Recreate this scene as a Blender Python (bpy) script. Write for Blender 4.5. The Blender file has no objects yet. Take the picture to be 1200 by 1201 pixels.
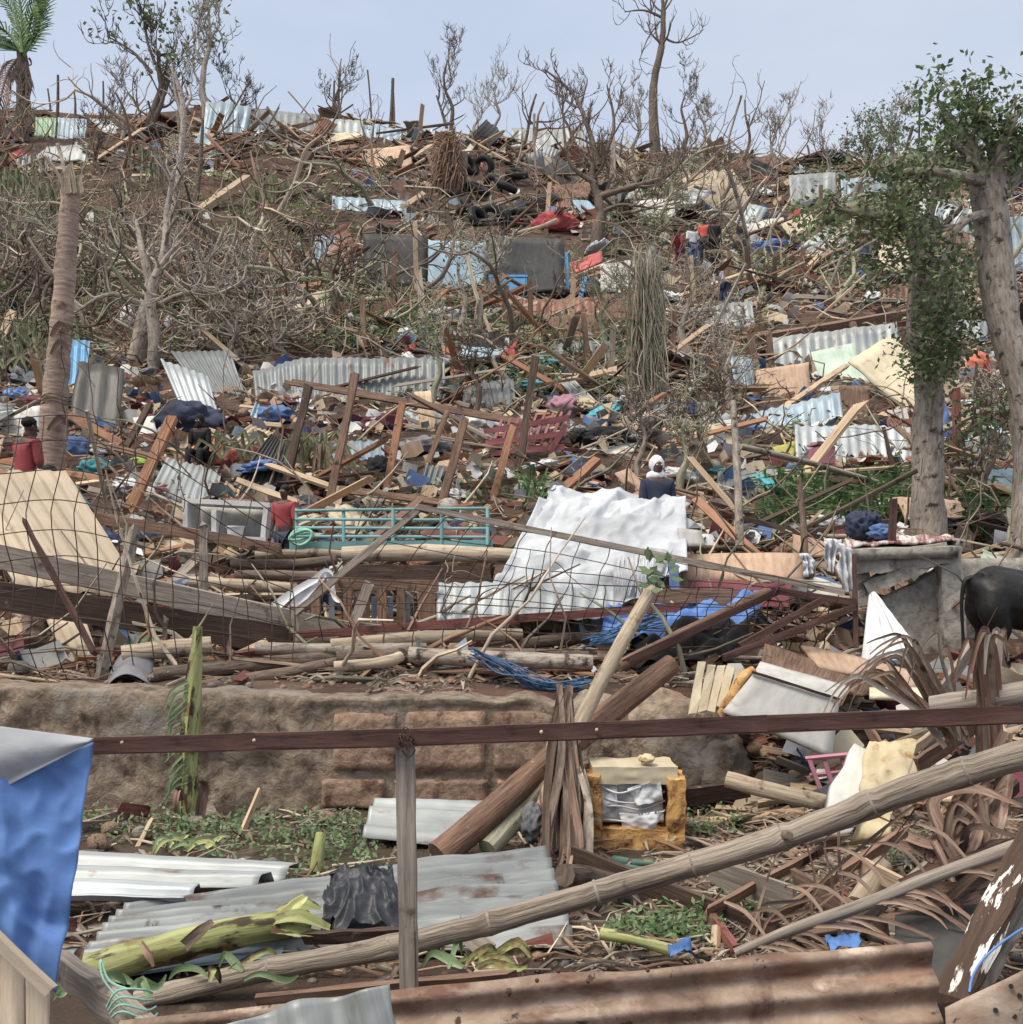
import bpy, bmesh, math, random
from mathutils import Vector as V, Matrix, noise
from math import sin, cos, pi, radians

R = random.Random(7)
scene = bpy.context.scene
COL = scene.collection

# ------------------------------------------------------------------ camera, world, sun, exposure
CAM_H, HORIZON, F = 1.6, 690.0, 1200.0          # eye height, row of the horizon, focal length in photo pixels
cam = bpy.data.cameras.new('camera'); cam_o = bpy.data.objects.new('camera', cam); COL.objects.link(cam_o)
cam.sensor_fit = 'HORIZONTAL'; cam.sensor_width = 36; cam.lens = 36.0
cam.shift_y = (HORIZON - 600.5) / 1200.0
cam.clip_end = 3000; cam.clip_start = .05
cam_o.location = (0, 0, CAM_H); cam_o.rotation_euler = (pi/2, 0, 0)
scene.camera = cam_o

SUN_EL, SUN_AZ = radians(58), radians(232)       # azimuth clockwise from +Y: from the left, a little behind the camera
world = bpy.data.worlds.new('World'); scene.world = world; world.use_nodes = True
wn, wl = world.node_tree.nodes, world.node_tree.links
for n in list(wn): wn.remove(n)
w_out = wn.new('ShaderNodeOutputWorld'); w_bg = wn.new('ShaderNodeBackground'); w_bg.inputs[1].default_value = .1
w_sky = wn.new('ShaderNodeTexSky'); w_sky.sky_type = 'NISHITA'; w_sky.sun_disc = False
w_sky.sun_elevation = SUN_EL; w_sky.sun_rotation = SUN_AZ; w_sky.dust_density = 2.0; w_sky.air_density = 1.0
w_tc = wn.new('ShaderNodeTexCoord'); w_map = wn.new('ShaderNodeMapping'); w_map.inputs['Scale'].default_value = (1.2, 1.2, 3.4)
w_no = wn.new('ShaderNodeTexNoise'); w_no.inputs['Scale'].default_value = 2.2; w_no.inputs['Detail'].default_value = 5
w_no.inputs['Roughness'].default_value = .5
w_cr = wn.new('ShaderNodeValToRGB')
w_cr.color_ramp.elements[0].position = .35; w_cr.color_ramp.elements[0].color = (2.6, 3.0, 3.72, 1)
w_cr.color_ramp.elements[1].position = .68; w_cr.color_ramp.elements[1].color = (3.15, 3.38, 3.9, 1)
w_mx = wn.new('ShaderNodeMixRGB'); w_mx.inputs[0].default_value = .93
wl.new(w_tc.outputs['Generated'], w_map.inputs[0]); wl.new(w_map.outputs[0], w_no.inputs['Vector']); wl.new(w_no.outputs[0], w_cr.inputs[0])
wl.new(w_sky.outputs[0], w_mx.inputs[1]); wl.new(w_cr.outputs[0], w_mx.inputs[2])
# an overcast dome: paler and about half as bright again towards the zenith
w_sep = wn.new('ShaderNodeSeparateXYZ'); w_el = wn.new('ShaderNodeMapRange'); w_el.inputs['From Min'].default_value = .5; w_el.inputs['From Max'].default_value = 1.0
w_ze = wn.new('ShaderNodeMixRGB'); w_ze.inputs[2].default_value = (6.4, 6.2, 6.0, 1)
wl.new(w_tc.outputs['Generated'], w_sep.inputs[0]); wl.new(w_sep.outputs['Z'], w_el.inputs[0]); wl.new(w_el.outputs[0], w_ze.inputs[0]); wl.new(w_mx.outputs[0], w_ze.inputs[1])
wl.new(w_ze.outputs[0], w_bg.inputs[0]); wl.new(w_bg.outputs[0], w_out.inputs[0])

sun = bpy.data.lights.new('sun', 'SUN'); sun.energy = 1.5; sun.angle = radians(26); sun.color = (1, .92, .79)
sun_o = bpy.data.objects.new('sun', sun); COL.objects.link(sun_o); sun_o.location = (-20, -20, 40)
sd = V((sin(SUN_AZ)*cos(SUN_EL), cos(SUN_AZ)*cos(SUN_EL), sin(SUN_EL)))
sun_o.rotation_euler = sd.to_track_quat('Z', 'Y').to_euler()
vs = scene.view_settings
scene.display_settings.display_device = 'sRGB'
vs.view_transform = 'Standard'; vs.look = 'None'; vs.gamma = 1; vs.use_curve_mapping = False; vs.exposure = 1.15
scene.cycles.max_bounces = 6; scene.cycles.diffuse_bounces = 3; scene.cycles.transparent_max_bounces = 6

# ------------------------------------------------------------------ where things stand
def P(px, py, d):
    """the point that lies d metres ahead on the line of sight through photo pixel px, py"""
    return V(((px-600)/F*d, d, CAM_H + (HORIZON-py)/F*d))
def lerp(a, b, t): return a+(b-a)*t
def sst(a, b, x):
    t = min(1, max(0, (x-a)/(b-a))); return t*t*(3-2*t)
def interp(tab, x):
    if x <= tab[0][0]: return tab[0][1]
    for (a, u), (b, v) in zip(tab, tab[1:]):
        if x <= b: return lerp(u, v, (x-a)/(b-a))
    return tab[-1][1]
PROFILE = [(-30,0),(7.45,0),(7.7,.82),(10,1.12),(13,2.1),(16,3.3),(22,6.0),(30,10.1),(40,15.3),(52,22.8),(62,29.4),(67,30.2),(95,27),(300,4),(900,0)]
PROFILE_R = [(-30,0),(5.6,0),(9,.78),(10,1.0)]+PROFILE[4:]
RIDGE = [(-900,140),(-200,118),(0,122),(120,134),(250,122),(400,134),(500,158),(650,172),(850,184),(1000,190),(1200,196),(2200,230)]
def Z0(x, y):
    r = sst(1.6, 2.3, x) if y < 14 else 0
    z = interp(PROFILE, y)
    if r > 0: z = lerp(z, interp(PROFILE_R, y), r)
    if y > 20:
        k = (HORIZON-interp(RIDGE, 600+x/y*F))/540
        z = CAM_H+(z-CAM_H)*lerp(1, k, sst(22, 60, y)*(1-sst(150, 400, y)))
    return z
def Z(x, y):
    a = .05+.75*sst(14, 45, y)
    n = noise.noise(V((x*.16, y*.16, 1.3)))*a + noise.noise(V((x*.6, y*.6, 7)))*a*.4 + noise.noise(V((x*2.1, y*2.1, 3)))*.04
    return Z0(x, y) + n*(1-sst(70, 110, y))*(.4 if y < 7.5 else 1)
def G(px, py, lift=0):
    """where the line of sight through a pixel meets the ground"""
    u, k = (px-600)/F, (HORIZON-py)/F
    a = 3.0; d = a
    while d < 66:
        if Z0(u*d, d) > CAM_H+k*d: break
        a = d; d += .4
    for _ in range(10):
        m = (a+d)/2
        if Z0(u*m, m) > CAM_H+k*m: d = m
        else: a = m
    return V((u*d, d, Z(u*d, d)+lift))
EXC = []                                        # where a thing that stands out should not be buried
def keep(x0, x1, y0, y1, p=.8): EXC.append((x0, x1, y0, y1, p))
def buried(g, r, big=False):
    px, py = pix(g); w = (.45 if big else 0)*F/g.y
    for x0, x1, y0, y1, p in EXC:
        if x0-w < px < x1+w and y0 < py < y1+w+.35*F/g.y and r.random() < p: return True
    return False
def nrm(x, y):
    e = .3
    return V((Z0(x-e, y)-Z0(x+e, y), Z0(x, y-e)-Z0(x, y+e), 2*e)).normalized()
def pix(p): return 600+p.x/p.y*F, HORIZON-(p.z-CAM_H)/p.y*F

# ------------------------------------------------------------------ materials
def hx(s):
    f = lambda c: c/12.92 if c <= .04045 else ((c+.055)/1.055)**2.4
    return tuple(f(int(s[i:i+2], 16)/255) for i in (0, 2, 4))+(1,)
MAT = {}
def M(name, cols, sc=(30, 3, 1), uv=True, rough=.8, metal=0, bump=.3, blots=(), rnd=.18, isl=False, dist=.004, big=1.2, trans=0, spec=.35, sat=.85):
    m = bpy.data.materials.new(name); m.use_nodes = True; MAT[name] = m
    nt = m.node_tree; N, L = nt.nodes, nt.links
    b = N['Principled BSDF']; b.inputs['Roughness'].default_value = rough; b.inputs['Metallic'].default_value = metal
    b.inputs['Specular IOR Level'].default_value = spec
    tc = N.new('ShaderNodeTexCoord'); oi = N.new('ShaderNodeObjectInfo')
    src = tc.outputs['UV' if uv else 'Object']
    off = N.new('ShaderNodeVectorMath'); off.operation = 'MULTIPLY_ADD'
    off.inputs[1].default_value = (1, 1, 1); L.new(src, off.inputs[0])
    cb = N.new('ShaderNodeCombineXYZ'); mu = N.new('ShaderNodeMath'); mu.operation = 'MULTIPLY'; mu.inputs[1].default_value = 37.0
    L.new(oi.outputs['Random'], mu.inputs[0]); L.new(mu.outputs[0], cb.inputs[0]); L.new(mu.outputs[0], cb.inputs[2]); L.new(cb.outputs[0], off.inputs[2])
    mp = N.new('ShaderNodeMapping'); mp.inputs['Scale'].default_value = sc; L.new(off.outputs[0], mp.inputs[0])
    n1 = N.new('ShaderNodeTexNoise'); n1.inputs['Scale'].default_value = 1; n1.inputs['Detail'].default_value = 5 if uv or rough < .9 else 9; n1.inputs['Roughness'].default_value = .68
    n1.inputs['Distortion'].default_value = .4; L.new(mp.outputs[0], n1.inputs['Vector'])
    cr = N.new('ShaderNodeValToRGB'); E = cr.color_ramp.elements
    while len(E) < len(cols): E.new(.5)
    for i, c in enumerate(cols):
        E[i].position = .3+.4*i/max(1, len(cols)-1); E[i].color = hx(c)
    L.new(n1.outputs[0], cr.inputs[0]); out = cr.outputs[0]
    for (c, th, s, soft) in blots:
        nb = N.new('ShaderNodeTexNoise'); nb.inputs['Detail'].default_value = 6; nb.inputs['Roughness'].default_value = .62
        if isinstance(s, tuple):
            mb_ = N.new('ShaderNodeMapping'); mb_.inputs['Scale'].default_value = s; L.new(off.outputs[0], mb_.inputs[0]); L.new(mb_.outputs[0], nb.inputs['Vector']); nb.inputs['Scale'].default_value = 1
        else:
            nb.inputs['Scale'].default_value = s; L.new(off.outputs[0], nb.inputs['Vector'])
        rr = N.new('ShaderNodeMapRange'); rr.inputs['From Min'].default_value = th; rr.inputs['From Max'].default_value = th+soft; L.new(nb.outputs[0], rr.inputs[0])
        mx = N.new('ShaderNodeMixRGB'); mx.inputs[2].default_value = hx(c); L.new(rr.outputs[0], mx.inputs[0]); L.new(out, mx.inputs[1]); out = mx.outputs[0]
    n2 = N.new('ShaderNodeTexNoise'); n2.inputs['Scale'].default_value = big; n2.inputs['Detail'].default_value = 4; L.new(off.outputs[0], n2.inputs['Vector'])
    r2 = N.new('ShaderNodeMapRange'); r2.inputs['From Min'].default_value = .3; r2.inputs['From Max'].default_value = .7
    r2.inputs['To Min'].default_value = .72; r2.inputs['To Max'].default_value = 1.15; L.new(n2.outputs[0], r2.inputs[0])
    rv = N.new('ShaderNodeMapRange'); rv.inputs['To Min'].default_value = 1-rnd; rv.inputs['To Max'].default_value = 1+rnd
    if isl:
        ge = N.new('ShaderNodeNewGeometry'); L.new(ge.outputs['Random Per Island'], rv.inputs[0])
    else: L.new(oi.outputs['Random'], rv.inputs[0])
    m1 = N.new('ShaderNodeMath'); m1.operation = 'MULTIPLY'; L.new(r2.outputs[0], m1.inputs[0]); L.new(rv.outputs[0], m1.inputs[1])
    hs = N.new('ShaderNodeHueSaturation'); hs.inputs['Saturation'].default_value = sat; L.new(out, hs.inputs['Color']); L.new(m1.outputs[0], hs.inputs['Value'])
    L.new(hs.outputs[0], b.inputs['Base Color'])
    if bump:
        bp = N.new('ShaderNodeBump'); bp.inputs['Strength'].default_value = bump; bp.inputs['Distance'].default_value = dist*4
        L.new(n1.outputs[0], bp.inputs['Height']); L.new(bp.outputs[0], b.inputs['Normal'])
    if trans:
        b.inputs['Transmission Weight'].default_value = 0
        tr = N.new('ShaderNodeBsdfTranslucent'); L.new(hs.outputs[0], tr.inputs[0]); ms = N.new('ShaderNodeMixShader'); ms.inputs[0].default_value = trans
        L.new(b.outputs[0], ms.inputs[1]); L.new(tr.outputs[0], ms.inputs[2]); L.new(ms.outputs[0], N['Material Output'].inputs[0])
    return m

# wood (uv.x runs across the grain, uv.y along it, in metres)
M('wood_pale', ['957a5e', 'c0a27e', 'd6bd9c'], (60, 3, 1), blots=[('5a4330', .6, 5, .1)])
M('wood_orange', ['75492f', '9c6845', 'b98a63'], (60, 3, 1), blots=[('4f3322', .6, 5, .1)])
M('wood_brown', ['50392c', '7d5d48', '9a7a62'], (60, 3, 1), blots=[('2e2019', .6, 5, .1)])
M('wood_dark', ['2d221c', '4e3b30', '68503f'], (60, 3, 1), blots=[('8a725c', .66, 6, .06)])
M('wood_grey', ['6b6056', '94877a', 'aea294'], (60, 3, 1), blots=[('4d4137', .58, 5, .1)])
M('wood_red', ['5a2a22', '7c4034', '91574a'], (60, 3, 1), blots=[('3c241d', .58, 5, .1)])
M('wood_ply', ['a88467', 'c09c7e', 'ceb094'], (20, 4, 1), blots=[('7a573f', .62, 3, .12)])
M('bark_grey', ['6a5e51', 'a09283', 'bdb0a0'], (26, 7, 1), bump=.7, blots=[('453b33', .56, 9, .1), ('a8a89a', .66, 4, .06)])
M('bark_brown', ['45382f', '6b594b', '897767'], (40, 6, 1), bump=.6, blots=[('33261d', .58, 7, .1)])
M('bark_palm', ['715a49', '9c8370', 'b8a290'], (5, 26, 1), bump=.7, blots=[('5b4433', .6, 3, .08)])
M('twig', ['8f7b66', 'b7a48d', 'd0c0a9'], (20, 4, 1), bump=0, rnd=.35, isl=True)
M('twig_dark', ['4d4036', '6e6054', '8d7e70'], (20, 4, 1), bump=0, rnd=.35, isl=True)
M('twig_brown', ['684b38', '937056', 'b18f72'], (20, 4, 1), bump=0, rnd=.4, isl=True)
M('twig_olive', ['6c6a50', '969278', 'b4af94'], (20, 4, 1), bump=0, rnd=.3, isl=True)
M('bamboo', ['4e4137', '8c7d6c', 'b0a28f'], (55, 2.2, 1), bump=.8, rough=.6, blots=[('5b4936', .57, (30, 2.5, 1), .12), ('43352a', .64, 4, .08)])
M('log_brown', ['4c3426', '74543f', '92705a'], (50, 4, 1), bump=.6, blots=[('3d2a1f', .6, 6, .08), ('a98e72', .68, 5, .05)])
M('log_pale', ['8a7660', 'b39f84', 'cabb9f'], (40, 3, 1), bump=.5, blots=[('6c563f', .57, 6, .1)])
M('log_green', ['6d6b4d', '97947a', 'b2ad96'], (40, 3, 1), bump=.4, blots=[('4f4a39', .6, 6, .08)])
# metal sheets
def tin(name, a, b, rust=.64, sc=3, rc='6d4630', rough=.5, metal=.25): M(name, [a, b], (26, 1.6, 1), rough=rough, metal=metal, bump=.12, blots=[(rc, rust, (sc*2, sc*.7, 1), .1), ('3f2d22', rust+.09, sc*1.7, .08)])
tin('tin_grey', '6c7072', '8f9494', .6)
tin('tin_pale', '8d9292', 'adb2b0', .6)
tin('tin_blue', '7f94a2', 'a0b2bc', .64)
tin('tin_dark', '3d3c3a', '5b5a57', .62)
tin('tin_cream', 'b09c80', 'c6b296', .66, rc='7d6750', rough=.6, metal=0)
tin('tin_green', '6f9272', '9ab597', .66)
tin('tin_sky', '3f86b5', '66a6cc', .7)
tin('tin_rust', '6d4433', '8d6049', .56, rc='4c3228')
tin('tin_white', '9aa3a7', 'bec4c6', .64)
tin('tin_mud', '868c8f', 'b0b4b2', .54, sc=2.6, rc='6d5040')
M('rust_sheet', ['5f4a3d', '8c735f', 'a99684'], (7, 5, 1), rough=.72, metal=.1, bump=.3, blots=[('b9a491', .6, (9, 5, 1), .08), ('6a4632', .56, (11, 3, 1), .1), ('44302a', .64, (24, 18, 1), .05), ('77726c', .55, (3, .8, 1), .14), ('56392c', .6, 4, .1), ('9a6a4c', .6, (9, .6, 1), .1)])
M('rust_bar', ['3b2620', '553730', '6b4a3e'], (30, 3, 1), rough=.75, metal=.1, bump=.3, blots=[('2b1d19', .6, 7, .1), ('8a5a3f', .68, 9, .06)])
M('rust_wire', ['33251f', '4c3930', '63504a'], (30, 3, 1), rough=.8, bump=0)
# boards and paint
def paint(name, a, b, d='6a5a4b', th=.62, rough=.6, sc=4): M(name, [a, b], (8, 3, 1), rough=rough, bump=.12, blots=[(d, th, sc, .12), ('4a3b2f', th+.1, sc*2.5, .06)])
paint('white_paint', 'b9b6ae', 'd9d7d0', '8a7a68')
paint('cream_paint', 'bfae8c', 'd8c9a8', '8a7a60')
paint('blue_paint', '2f9ad6', '3fb0ea', '2c6a90', .7)
paint('skyblue_paint', '8fb2c6', 'abc8d6', '6a7f88', .6)
paint('red_paint', 'a52d26', 'bf3b30', '5d241e', .64); paint('lattice_paint', '843c40', 'a0565a', '4d2426', .6)
paint('turquoise_paint', '5c9a9c', '86b8b8', '6d5140', .66)
paint('pink_paint', '9c5a6c', 'b2707f', '6e4450', .64)
paint('mint_paint', 'a9bfa8', 'c5d6c2', '8a9078', .62)
paint('dark_paint', '3e3d3d', '56544f', '2a2826', .6)
paint('green_paint', '3d7a4e', '569a66', '3a4a38', .66)
paint('yellow_paint', 'b8b43a', 'd2cc55', '77702c', .66)
M('peel_paint', ['3a2a22', '57402f'], (60, 4, 1), bump=.5, blots=[('d9d4ca', .54, (22, 5, 1), .03)])
M('board_beige', ['b09a80', 'c8b398', 'd8c7ad'], (30, 3, 1), bump=.2, blots=[('8f7860', .62, 4, .12)])
M('foam', ['a86e24', 'c98f36', 'dcb05c'], (9, 9, 9), uv=False, rough=.9, bump=.9, dist=.012, blots=[('74461c', .54, 12, .1), ('e2d2ac', .6, 8, .06), ('6b5a48', .64, 5, .06)])
M('foam_pale', ['cbb27c', 'e4d6b2'], (7, 7, 7), uv=False, rough=.9, bump=.6, blots=[('b58634', .58, 6, .08)])
# masonry and soil
M('mud_wall', ['6b5746', '9c8770', 'bba992'], (11, 11, 11), uv=False, rough=.95, bump=.8, dist=.02, blots=[('57453a', .57, 3.5, .1), ('aaa296', .53, 2.2, .12), ('a07050', .62, 1.6, .1)], big=.7)
M('block', ['7d604c', 'a58369', 'bb9f88'], (15, 15, 15), uv=False, rough=.92, bump=.7, dist=.012, blots=[('5e3d2b', .56, 5, .1), ('a79a86', .6, 3, .1)])
M('concrete', ['7d786f', 'a09a8f', 'b8b1a5'], (14, 14, 14), uv=False, rough=.9, bump=.5, dist=.008, blots=[('4a4640', .53, 3, .12), ('b8ab92', .6, 1.8, .12), ('3a3733', .64, 8, .06)])
M('stone', ['4f4a45', '77706a', '8d867f'], (6, 6, 6), uv=False, rough=.9, bump=.6, dist=.01, rnd=.3)
M('soil', ['34271f', '523d32', '6c5545'], (1.6, 1.6, 1.6), uv=False, rough=.97, bump=.9, dist=.06, rnd=0, blots=[('664638', .52, .35, .12), ('4a4233', .55, .18, .12), ('7f6a55', .6, 4, .1)], big=.15)
# plants
M('leaf_green', ['3b5230', '587446', '7b9661'], (9, 9, 9), uv=False, bump=0, rnd=.4, isl=True, trans=.25, rough=.55, sat=.95)
M('leaf_fig', ['4b5a3e', '73845c', '98a67e'], (9, 9, 9), uv=False, bump=0, rnd=.45, isl=True, trans=.25, rough=.5, sat=.95)
M('leaf_weed', ['4a5c40', '6a8058', '92a480'], (9, 9, 9), uv=False, bump=0, rnd=.35, isl=True, trans=.25, rough=.6, sat=.95)
M('leaf_dead', ['55493a', '7f6f59', 'a08e74'], (9, 9, 9), uv=False, bump=0, rnd=.4, isl=True, trans=.15)
M('frond_olive', ['55583c', '848763', 'a9a987'], (30, 3, 1), bump=0, rnd=.3, isl=True, trans=.15)
M('frond_brown', ['553c30', '8a6a57', 'b89f8a'], (50, 3, 1), bump=.3, rnd=.4, isl=True)
M('frond_green', ['3c5230', '6a8450', '90a674'], (30, 3, 1), bump=0, rnd=.3, isl=True, trans=.2, sat=.95)
M('banana', ['7f8450', 'a2a768', 'c2c38e'], (40, 2, 1), rough=.6, bump=.35, blots=[('4d3a2a', .53, (14, 4, 1), .07), ('8c7448', .56, 7, .08), ('7d7a48', .56, (26, 2, 1), .1)], sat=.95)
M('banana_leaf', ['4a6640', '74905e', 'a0b488'], (40, 3, 1), rough=.5, bump=.1, trans=.2, blots=[('8a7a4a', .66, 5, .08)])
# cloth and plastic
def cloth(name, a, b, d=None, rough=.85): M(name, [a, b], (4, 4, 4), uv=False, rough=rough, bump=.25, dist=.006, rnd=.15, sat=.88, blots=[(d, .64, 3, .12)] if d else ())
cloth('cloth_white', 'c6c8cc', 'e2e3e5', '9a9288'); cloth('tarp_white', 'acb1b6', 'c9ccd0', '99948a', .58)
cloth('cloth_blue', '38588f', '5a7db0', '2a4470'); M('tarp_blue', ['3a6cb8', '5088cc'], (5, 5, 5), uv=False, rough=.75, spec=.2, bump=.15, dist=.006, sat=.86, rnd=.05, blots=[('2f5a9c', .54, 2.2, .12), ('a9c2e2', .69, (4, 4, 30), .03), ('9db8dc', .7, (34, 34, 5), .03), ('54606e', .64, 6, .1)])
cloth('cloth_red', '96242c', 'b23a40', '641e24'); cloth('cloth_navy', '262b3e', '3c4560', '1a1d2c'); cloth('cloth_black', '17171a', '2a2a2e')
cloth('cloth_pink', 'a87084', 'c092a2', '7a5462'); cloth('cloth_teal', '2f8f9a', '48a8b2', '2a606a'); cloth('cloth_green', '3f5f56', '587a6e'); cloth('cloth_beige', 'a89478', 'c8b698', '7a6850')
cloth('cloth_orange', 'c8563c', 'e0765a', 'e8d8c8'); cloth('cloth_vermilion', 'd8431f', 'ee5a2c'); paint('enamel_white', 'd4d4d2', 'e6e6e4', 'a8a29a', .66); cloth('cloth_lime', '8fb23a', 'a8c850', '5d7a2a'); cloth('cloth_grey', '6a6a6e', '8d8d92', '4a4640'); cloth('cloth_maroon', '5a2630', '74343f', '3a1d24')
M('bag_black', ['1c1d21', '33363e'], (5, 5, 5), uv=False, rough=.5, bump=.25, dist=.012, spec=.5)
M('net_blue', ['203a5c', '335f8c', '5480a4'], (40, 6, 1), rough=.6, bump=.2)
M('stripe', ['8d2f2f', 'd8cfc4', '7a2c30', 'e0d8d0'], (9, .5, 1), bump=.1)
M('skin', ['4a2f24', '5c3c2f'], (6, 6, 6), uv=False, rough=.55, bump=.05, rnd=.1)
M('hair', ['0f0c0b', '1a1512'], (60, 60, 60), uv=False, rough=.7, bump=.4)
M('cow_hide', ['0d0c0c', '1a1817', '26221f'], (25, 25, 25), uv=False, rough=.5, bump=.25)
M('eye_white', ['d8d4cc', 'e8e4de'], (3, 3, 3), uv=False, rough=.3, bump=0)
M('rubber', ['141414', '222222'], (10, 10, 10), uv=False, rough=.7, bump=.1)
M('plastic_blue', ['2a6ab8', '3f86d2'], (5, 5, 5), uv=False, rough=.4, bump=.05)
M('twine_mint', ['6fb09a', '9ad0bc'], (40, 40, 1), bump=.2)

# ------------------------------------------------------------------ mesh builder
def smooth_pts(pts, rad, k):
    if k < 2 or len(pts) < 3: return list(pts), list(rad)
    q, r = [], []
    n = len(pts)
    for i in range(n-1):
        p0, p1, p2, p3 = pts[max(0, i-1)], pts[i], pts[i+1], pts[min(n-1, i+2)]
        for j in range(k):
            t = j/k
            q.append(.5*((2*p1)+(p2-p0)*t+(2*p0-5*p1+4*p2-p3)*t*t+(3*p1-p0-3*p2+p3)*t*t*t)); r.append(lerp(rad[i], rad[i+1], t))
    q.append(pts[-1]); r.append(rad[-1]); return q, r
ICO = {}
def ico(n):
    if n not in ICO:
        bm = bmesh.new(); bmesh.ops.create_icosphere(bm, subdivisions=n, radius=1); bm.verts.ensure_lookup_table()
        ICO[n] = ([v.co.copy() for v in bm.verts], [tuple(v.index for v in f.verts) for f in bm.faces]); bm.free()
    return ICO[n]
ORG = {}
class MB:
    def __init__(s): s.v, s.uv, s.f, s.mi, s.m = [], [], [], [], 0
    def add(s, vs, uvs, fs):
        o = len(s.v); s.v += vs; s.uv += uvs; s.f += [tuple(i+o for i in f) for f in fs]; s.mi += [s.m]*len(fs); return s
    def beam(s, p0, p1, w, h, up=None, seg=3, jit=.004, jag=0, rnd=R):
        """plank from p0 to p1: w across its broad side, h thick; up = the way its broad side runs"""
        p0, p1 = V(p0), V(p1); d = p1-p0; Lg = d.length; d = d/max(Lg, 1e-6)
        up = V(up) if up is not None else V((0, 0, 1))
        sd_ = d.cross(up)
        if sd_.length < 1e-3: sd_ = d.cross(V((0, 1, 0)))
        sd_.normalize(); u2 = sd_.cross(d).normalized()
        rings = []
        for i in range(seg+1):
            t = i/seg; c = p0+d*(Lg*t); ring = []
            for a, b in ((-1, -1), (1, -1), (1, 1), (-1, 1)):
                e = V((rnd.uniform(-jit, jit), rnd.uniform(-jit, jit), rnd.uniform(-jit, jit)))
                j = d*rnd.uniform(-jag, jag) if i in (0, seg) else V()
                ring.append(c+u2*(a*w/2)+sd_*(b*h/2)+e+j)
            rings.append(ring)
        wd = [w, h, w, h]
        for k in range(4):
            k2 = (k+1) % 4; vs_, us, fs = [], [], []
            for i in range(seg+1):
                vs_ += [rings[i][k], rings[i][k2]]; us += [(k*.37, Lg*i/seg), (k*.37+wd[k], Lg*i/seg)]
            for i in range(seg): fs.append((2*i, 2*i+1, 2*i+3, 2*i+2))
            s.add(vs_, us, fs)
        for r_, fl in ((rings[0], 1), (rings[-1], 0)):
            s.add(list(r_), [(0, 0), (w, 0), (w, h), (0, h)], [(3, 2, 1, 0) if fl else (0, 1, 2, 3)])
        return s
    def box(s, c, sx, sy, sz, rot=None, jit=0):
        c = V(c); m = rot if rot is not None else Matrix.Identity(3)
        a, b = m @ V((0, 0, -sz/2)), m @ V((0, 0, sz/2))
        return s.beam(c+a, c+b, sx, sy, up=m @ V((1, 0, 0)), seg=1, jit=jit)
    def tube(s, pts, rad, n=8, k=1, cap=True, rough=0, rs=6):
        pts = [V(p) for p in pts]
        if not isinstance(rad, (list, tuple)): rad = [rad]*len(pts)
        pts, rad = smooth_pts(pts, rad, k)
        t = (pts[1]-pts[0]).normalized(); a = t.orthogonal().normalized()
        vs_, us, fs = [], [], []; L_ = 0
        for i, p in enumerate(pts):
            if i: L_ += (p-pts[i-1]).length
            t2 = (pts[min(i+1, len(pts)-1)]-pts[max(i-1, 0)])
            if t2.length > 1e-7: t = t2.normalized()
            a = (a-t*a.dot(t))
            a = a.normalized() if a.length > 1e-5 else t.orthogonal().normalized()
            b = t.cross(a)
            for j in range(n+1):
                an = 2*pi*(j % n)/n; dr = a*cos(an)+b*sin(an); q = p+dr*rad[i]
                if rough: q += dr*(noise.noise(q*rs)*rough)
                vs_.append(q); us.append((j/n*2*pi*max(rad[i], .004), L_))
        for i in range(len(pts)-1):
            for j in range(n):
                q = i*(n+1)+j; fs.append((q, q+1, q+n+2, q+n+1))
        s.add(vs_, us, fs)
        if cap:
            for i, fl in ((0, 1), (len(pts)-1, 0)):
                if rad[i] < .003: continue
                ring = vs_[i*(n+1):i*(n+1)+n]
                s.add(list(ring), [(x*.01, 0) for x in range(n)], [tuple(reversed(range(n))) if fl else tuple(range(n))])
        return s
    def sheet(s, c, nu, nv, waves=0, amp=0, axis='v', th=.004, rough=0, rs=2.0, jag=0, trap=False, bulge=0, fold=None, seed=0):
        TL, TR, BR, BL = [V(q) for q in c]
        n = (TR-TL).cross(BL-TL)+(BR-TR).cross(BL-BR)*.0
        if n.length < 1e-6: n = V((0, -1, 0))
        n.normalize()
        if n.y > 0: n = -n
        W = ((TR-TL).length+(BR-BL).length)/2; H = ((BL-TL).length+(BR-TR).length)/2
        fr, bk, us = [], [], []
        so = V((seed*3.7, seed*1.9, seed*7.1))
        for j in range(nv+1):
            for i in range(nu+1):
                a, b = i/nu, j/nv
                p = TL.lerp(TR, a).lerp(BL.lerp(BR, a), b)
                if jag:
                    eu, ev = min(a, 1-a), min(b, 1-b)
                    if eu == 0: p += (TR-TL).normalized()*noise.noise(p*5+so)*jag
                    if ev == 0: p += (BL-TL).normalized()*noise.noise(p*5+so)*jag
                o = 0
                if waves:
                    x = (a if axis == 'v' else b)*waves
                    w_ = sin(2*pi*x)
                    if trap: w_ = max(-1, min(1, w_*2.6))
                    o += amp*w_
                if rough: o += rough*(noise.noise(p*rs+so)+.5*noise.noise(p*rs*2.3+so)+.25*noise.noise(p*rs*5.1+so))
                if bulge: o += bulge*(sin(pi*a) if axis == 'v' else sin(pi*b))
                if fold: o += fold(a, b)
                fr.append(p+n*o); bk.append(p+n*(o-th)); us.append((a*W, b*H) if axis == 'v' else (b*H, a*W))
        q = len(fr); fs = []
        for j in range(nv):
            for i in range(nu):
                k = j*(nu+1)+i
                fs.append((k, k+nu+1, k+nu+2, k+1)); fs.append((q+k, q+k+1, q+k+nu+2, q+k+nu+1))
        bd = [i for i in range(nu+1)]+[j*(nu+1)+nu for j in range(1, nv+1)]+[nv*(nu+1)+i for i in range(nu-1, -1, -1)]+[j*(nu+1) for j in range(nv-1, 0, -1)]
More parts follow.
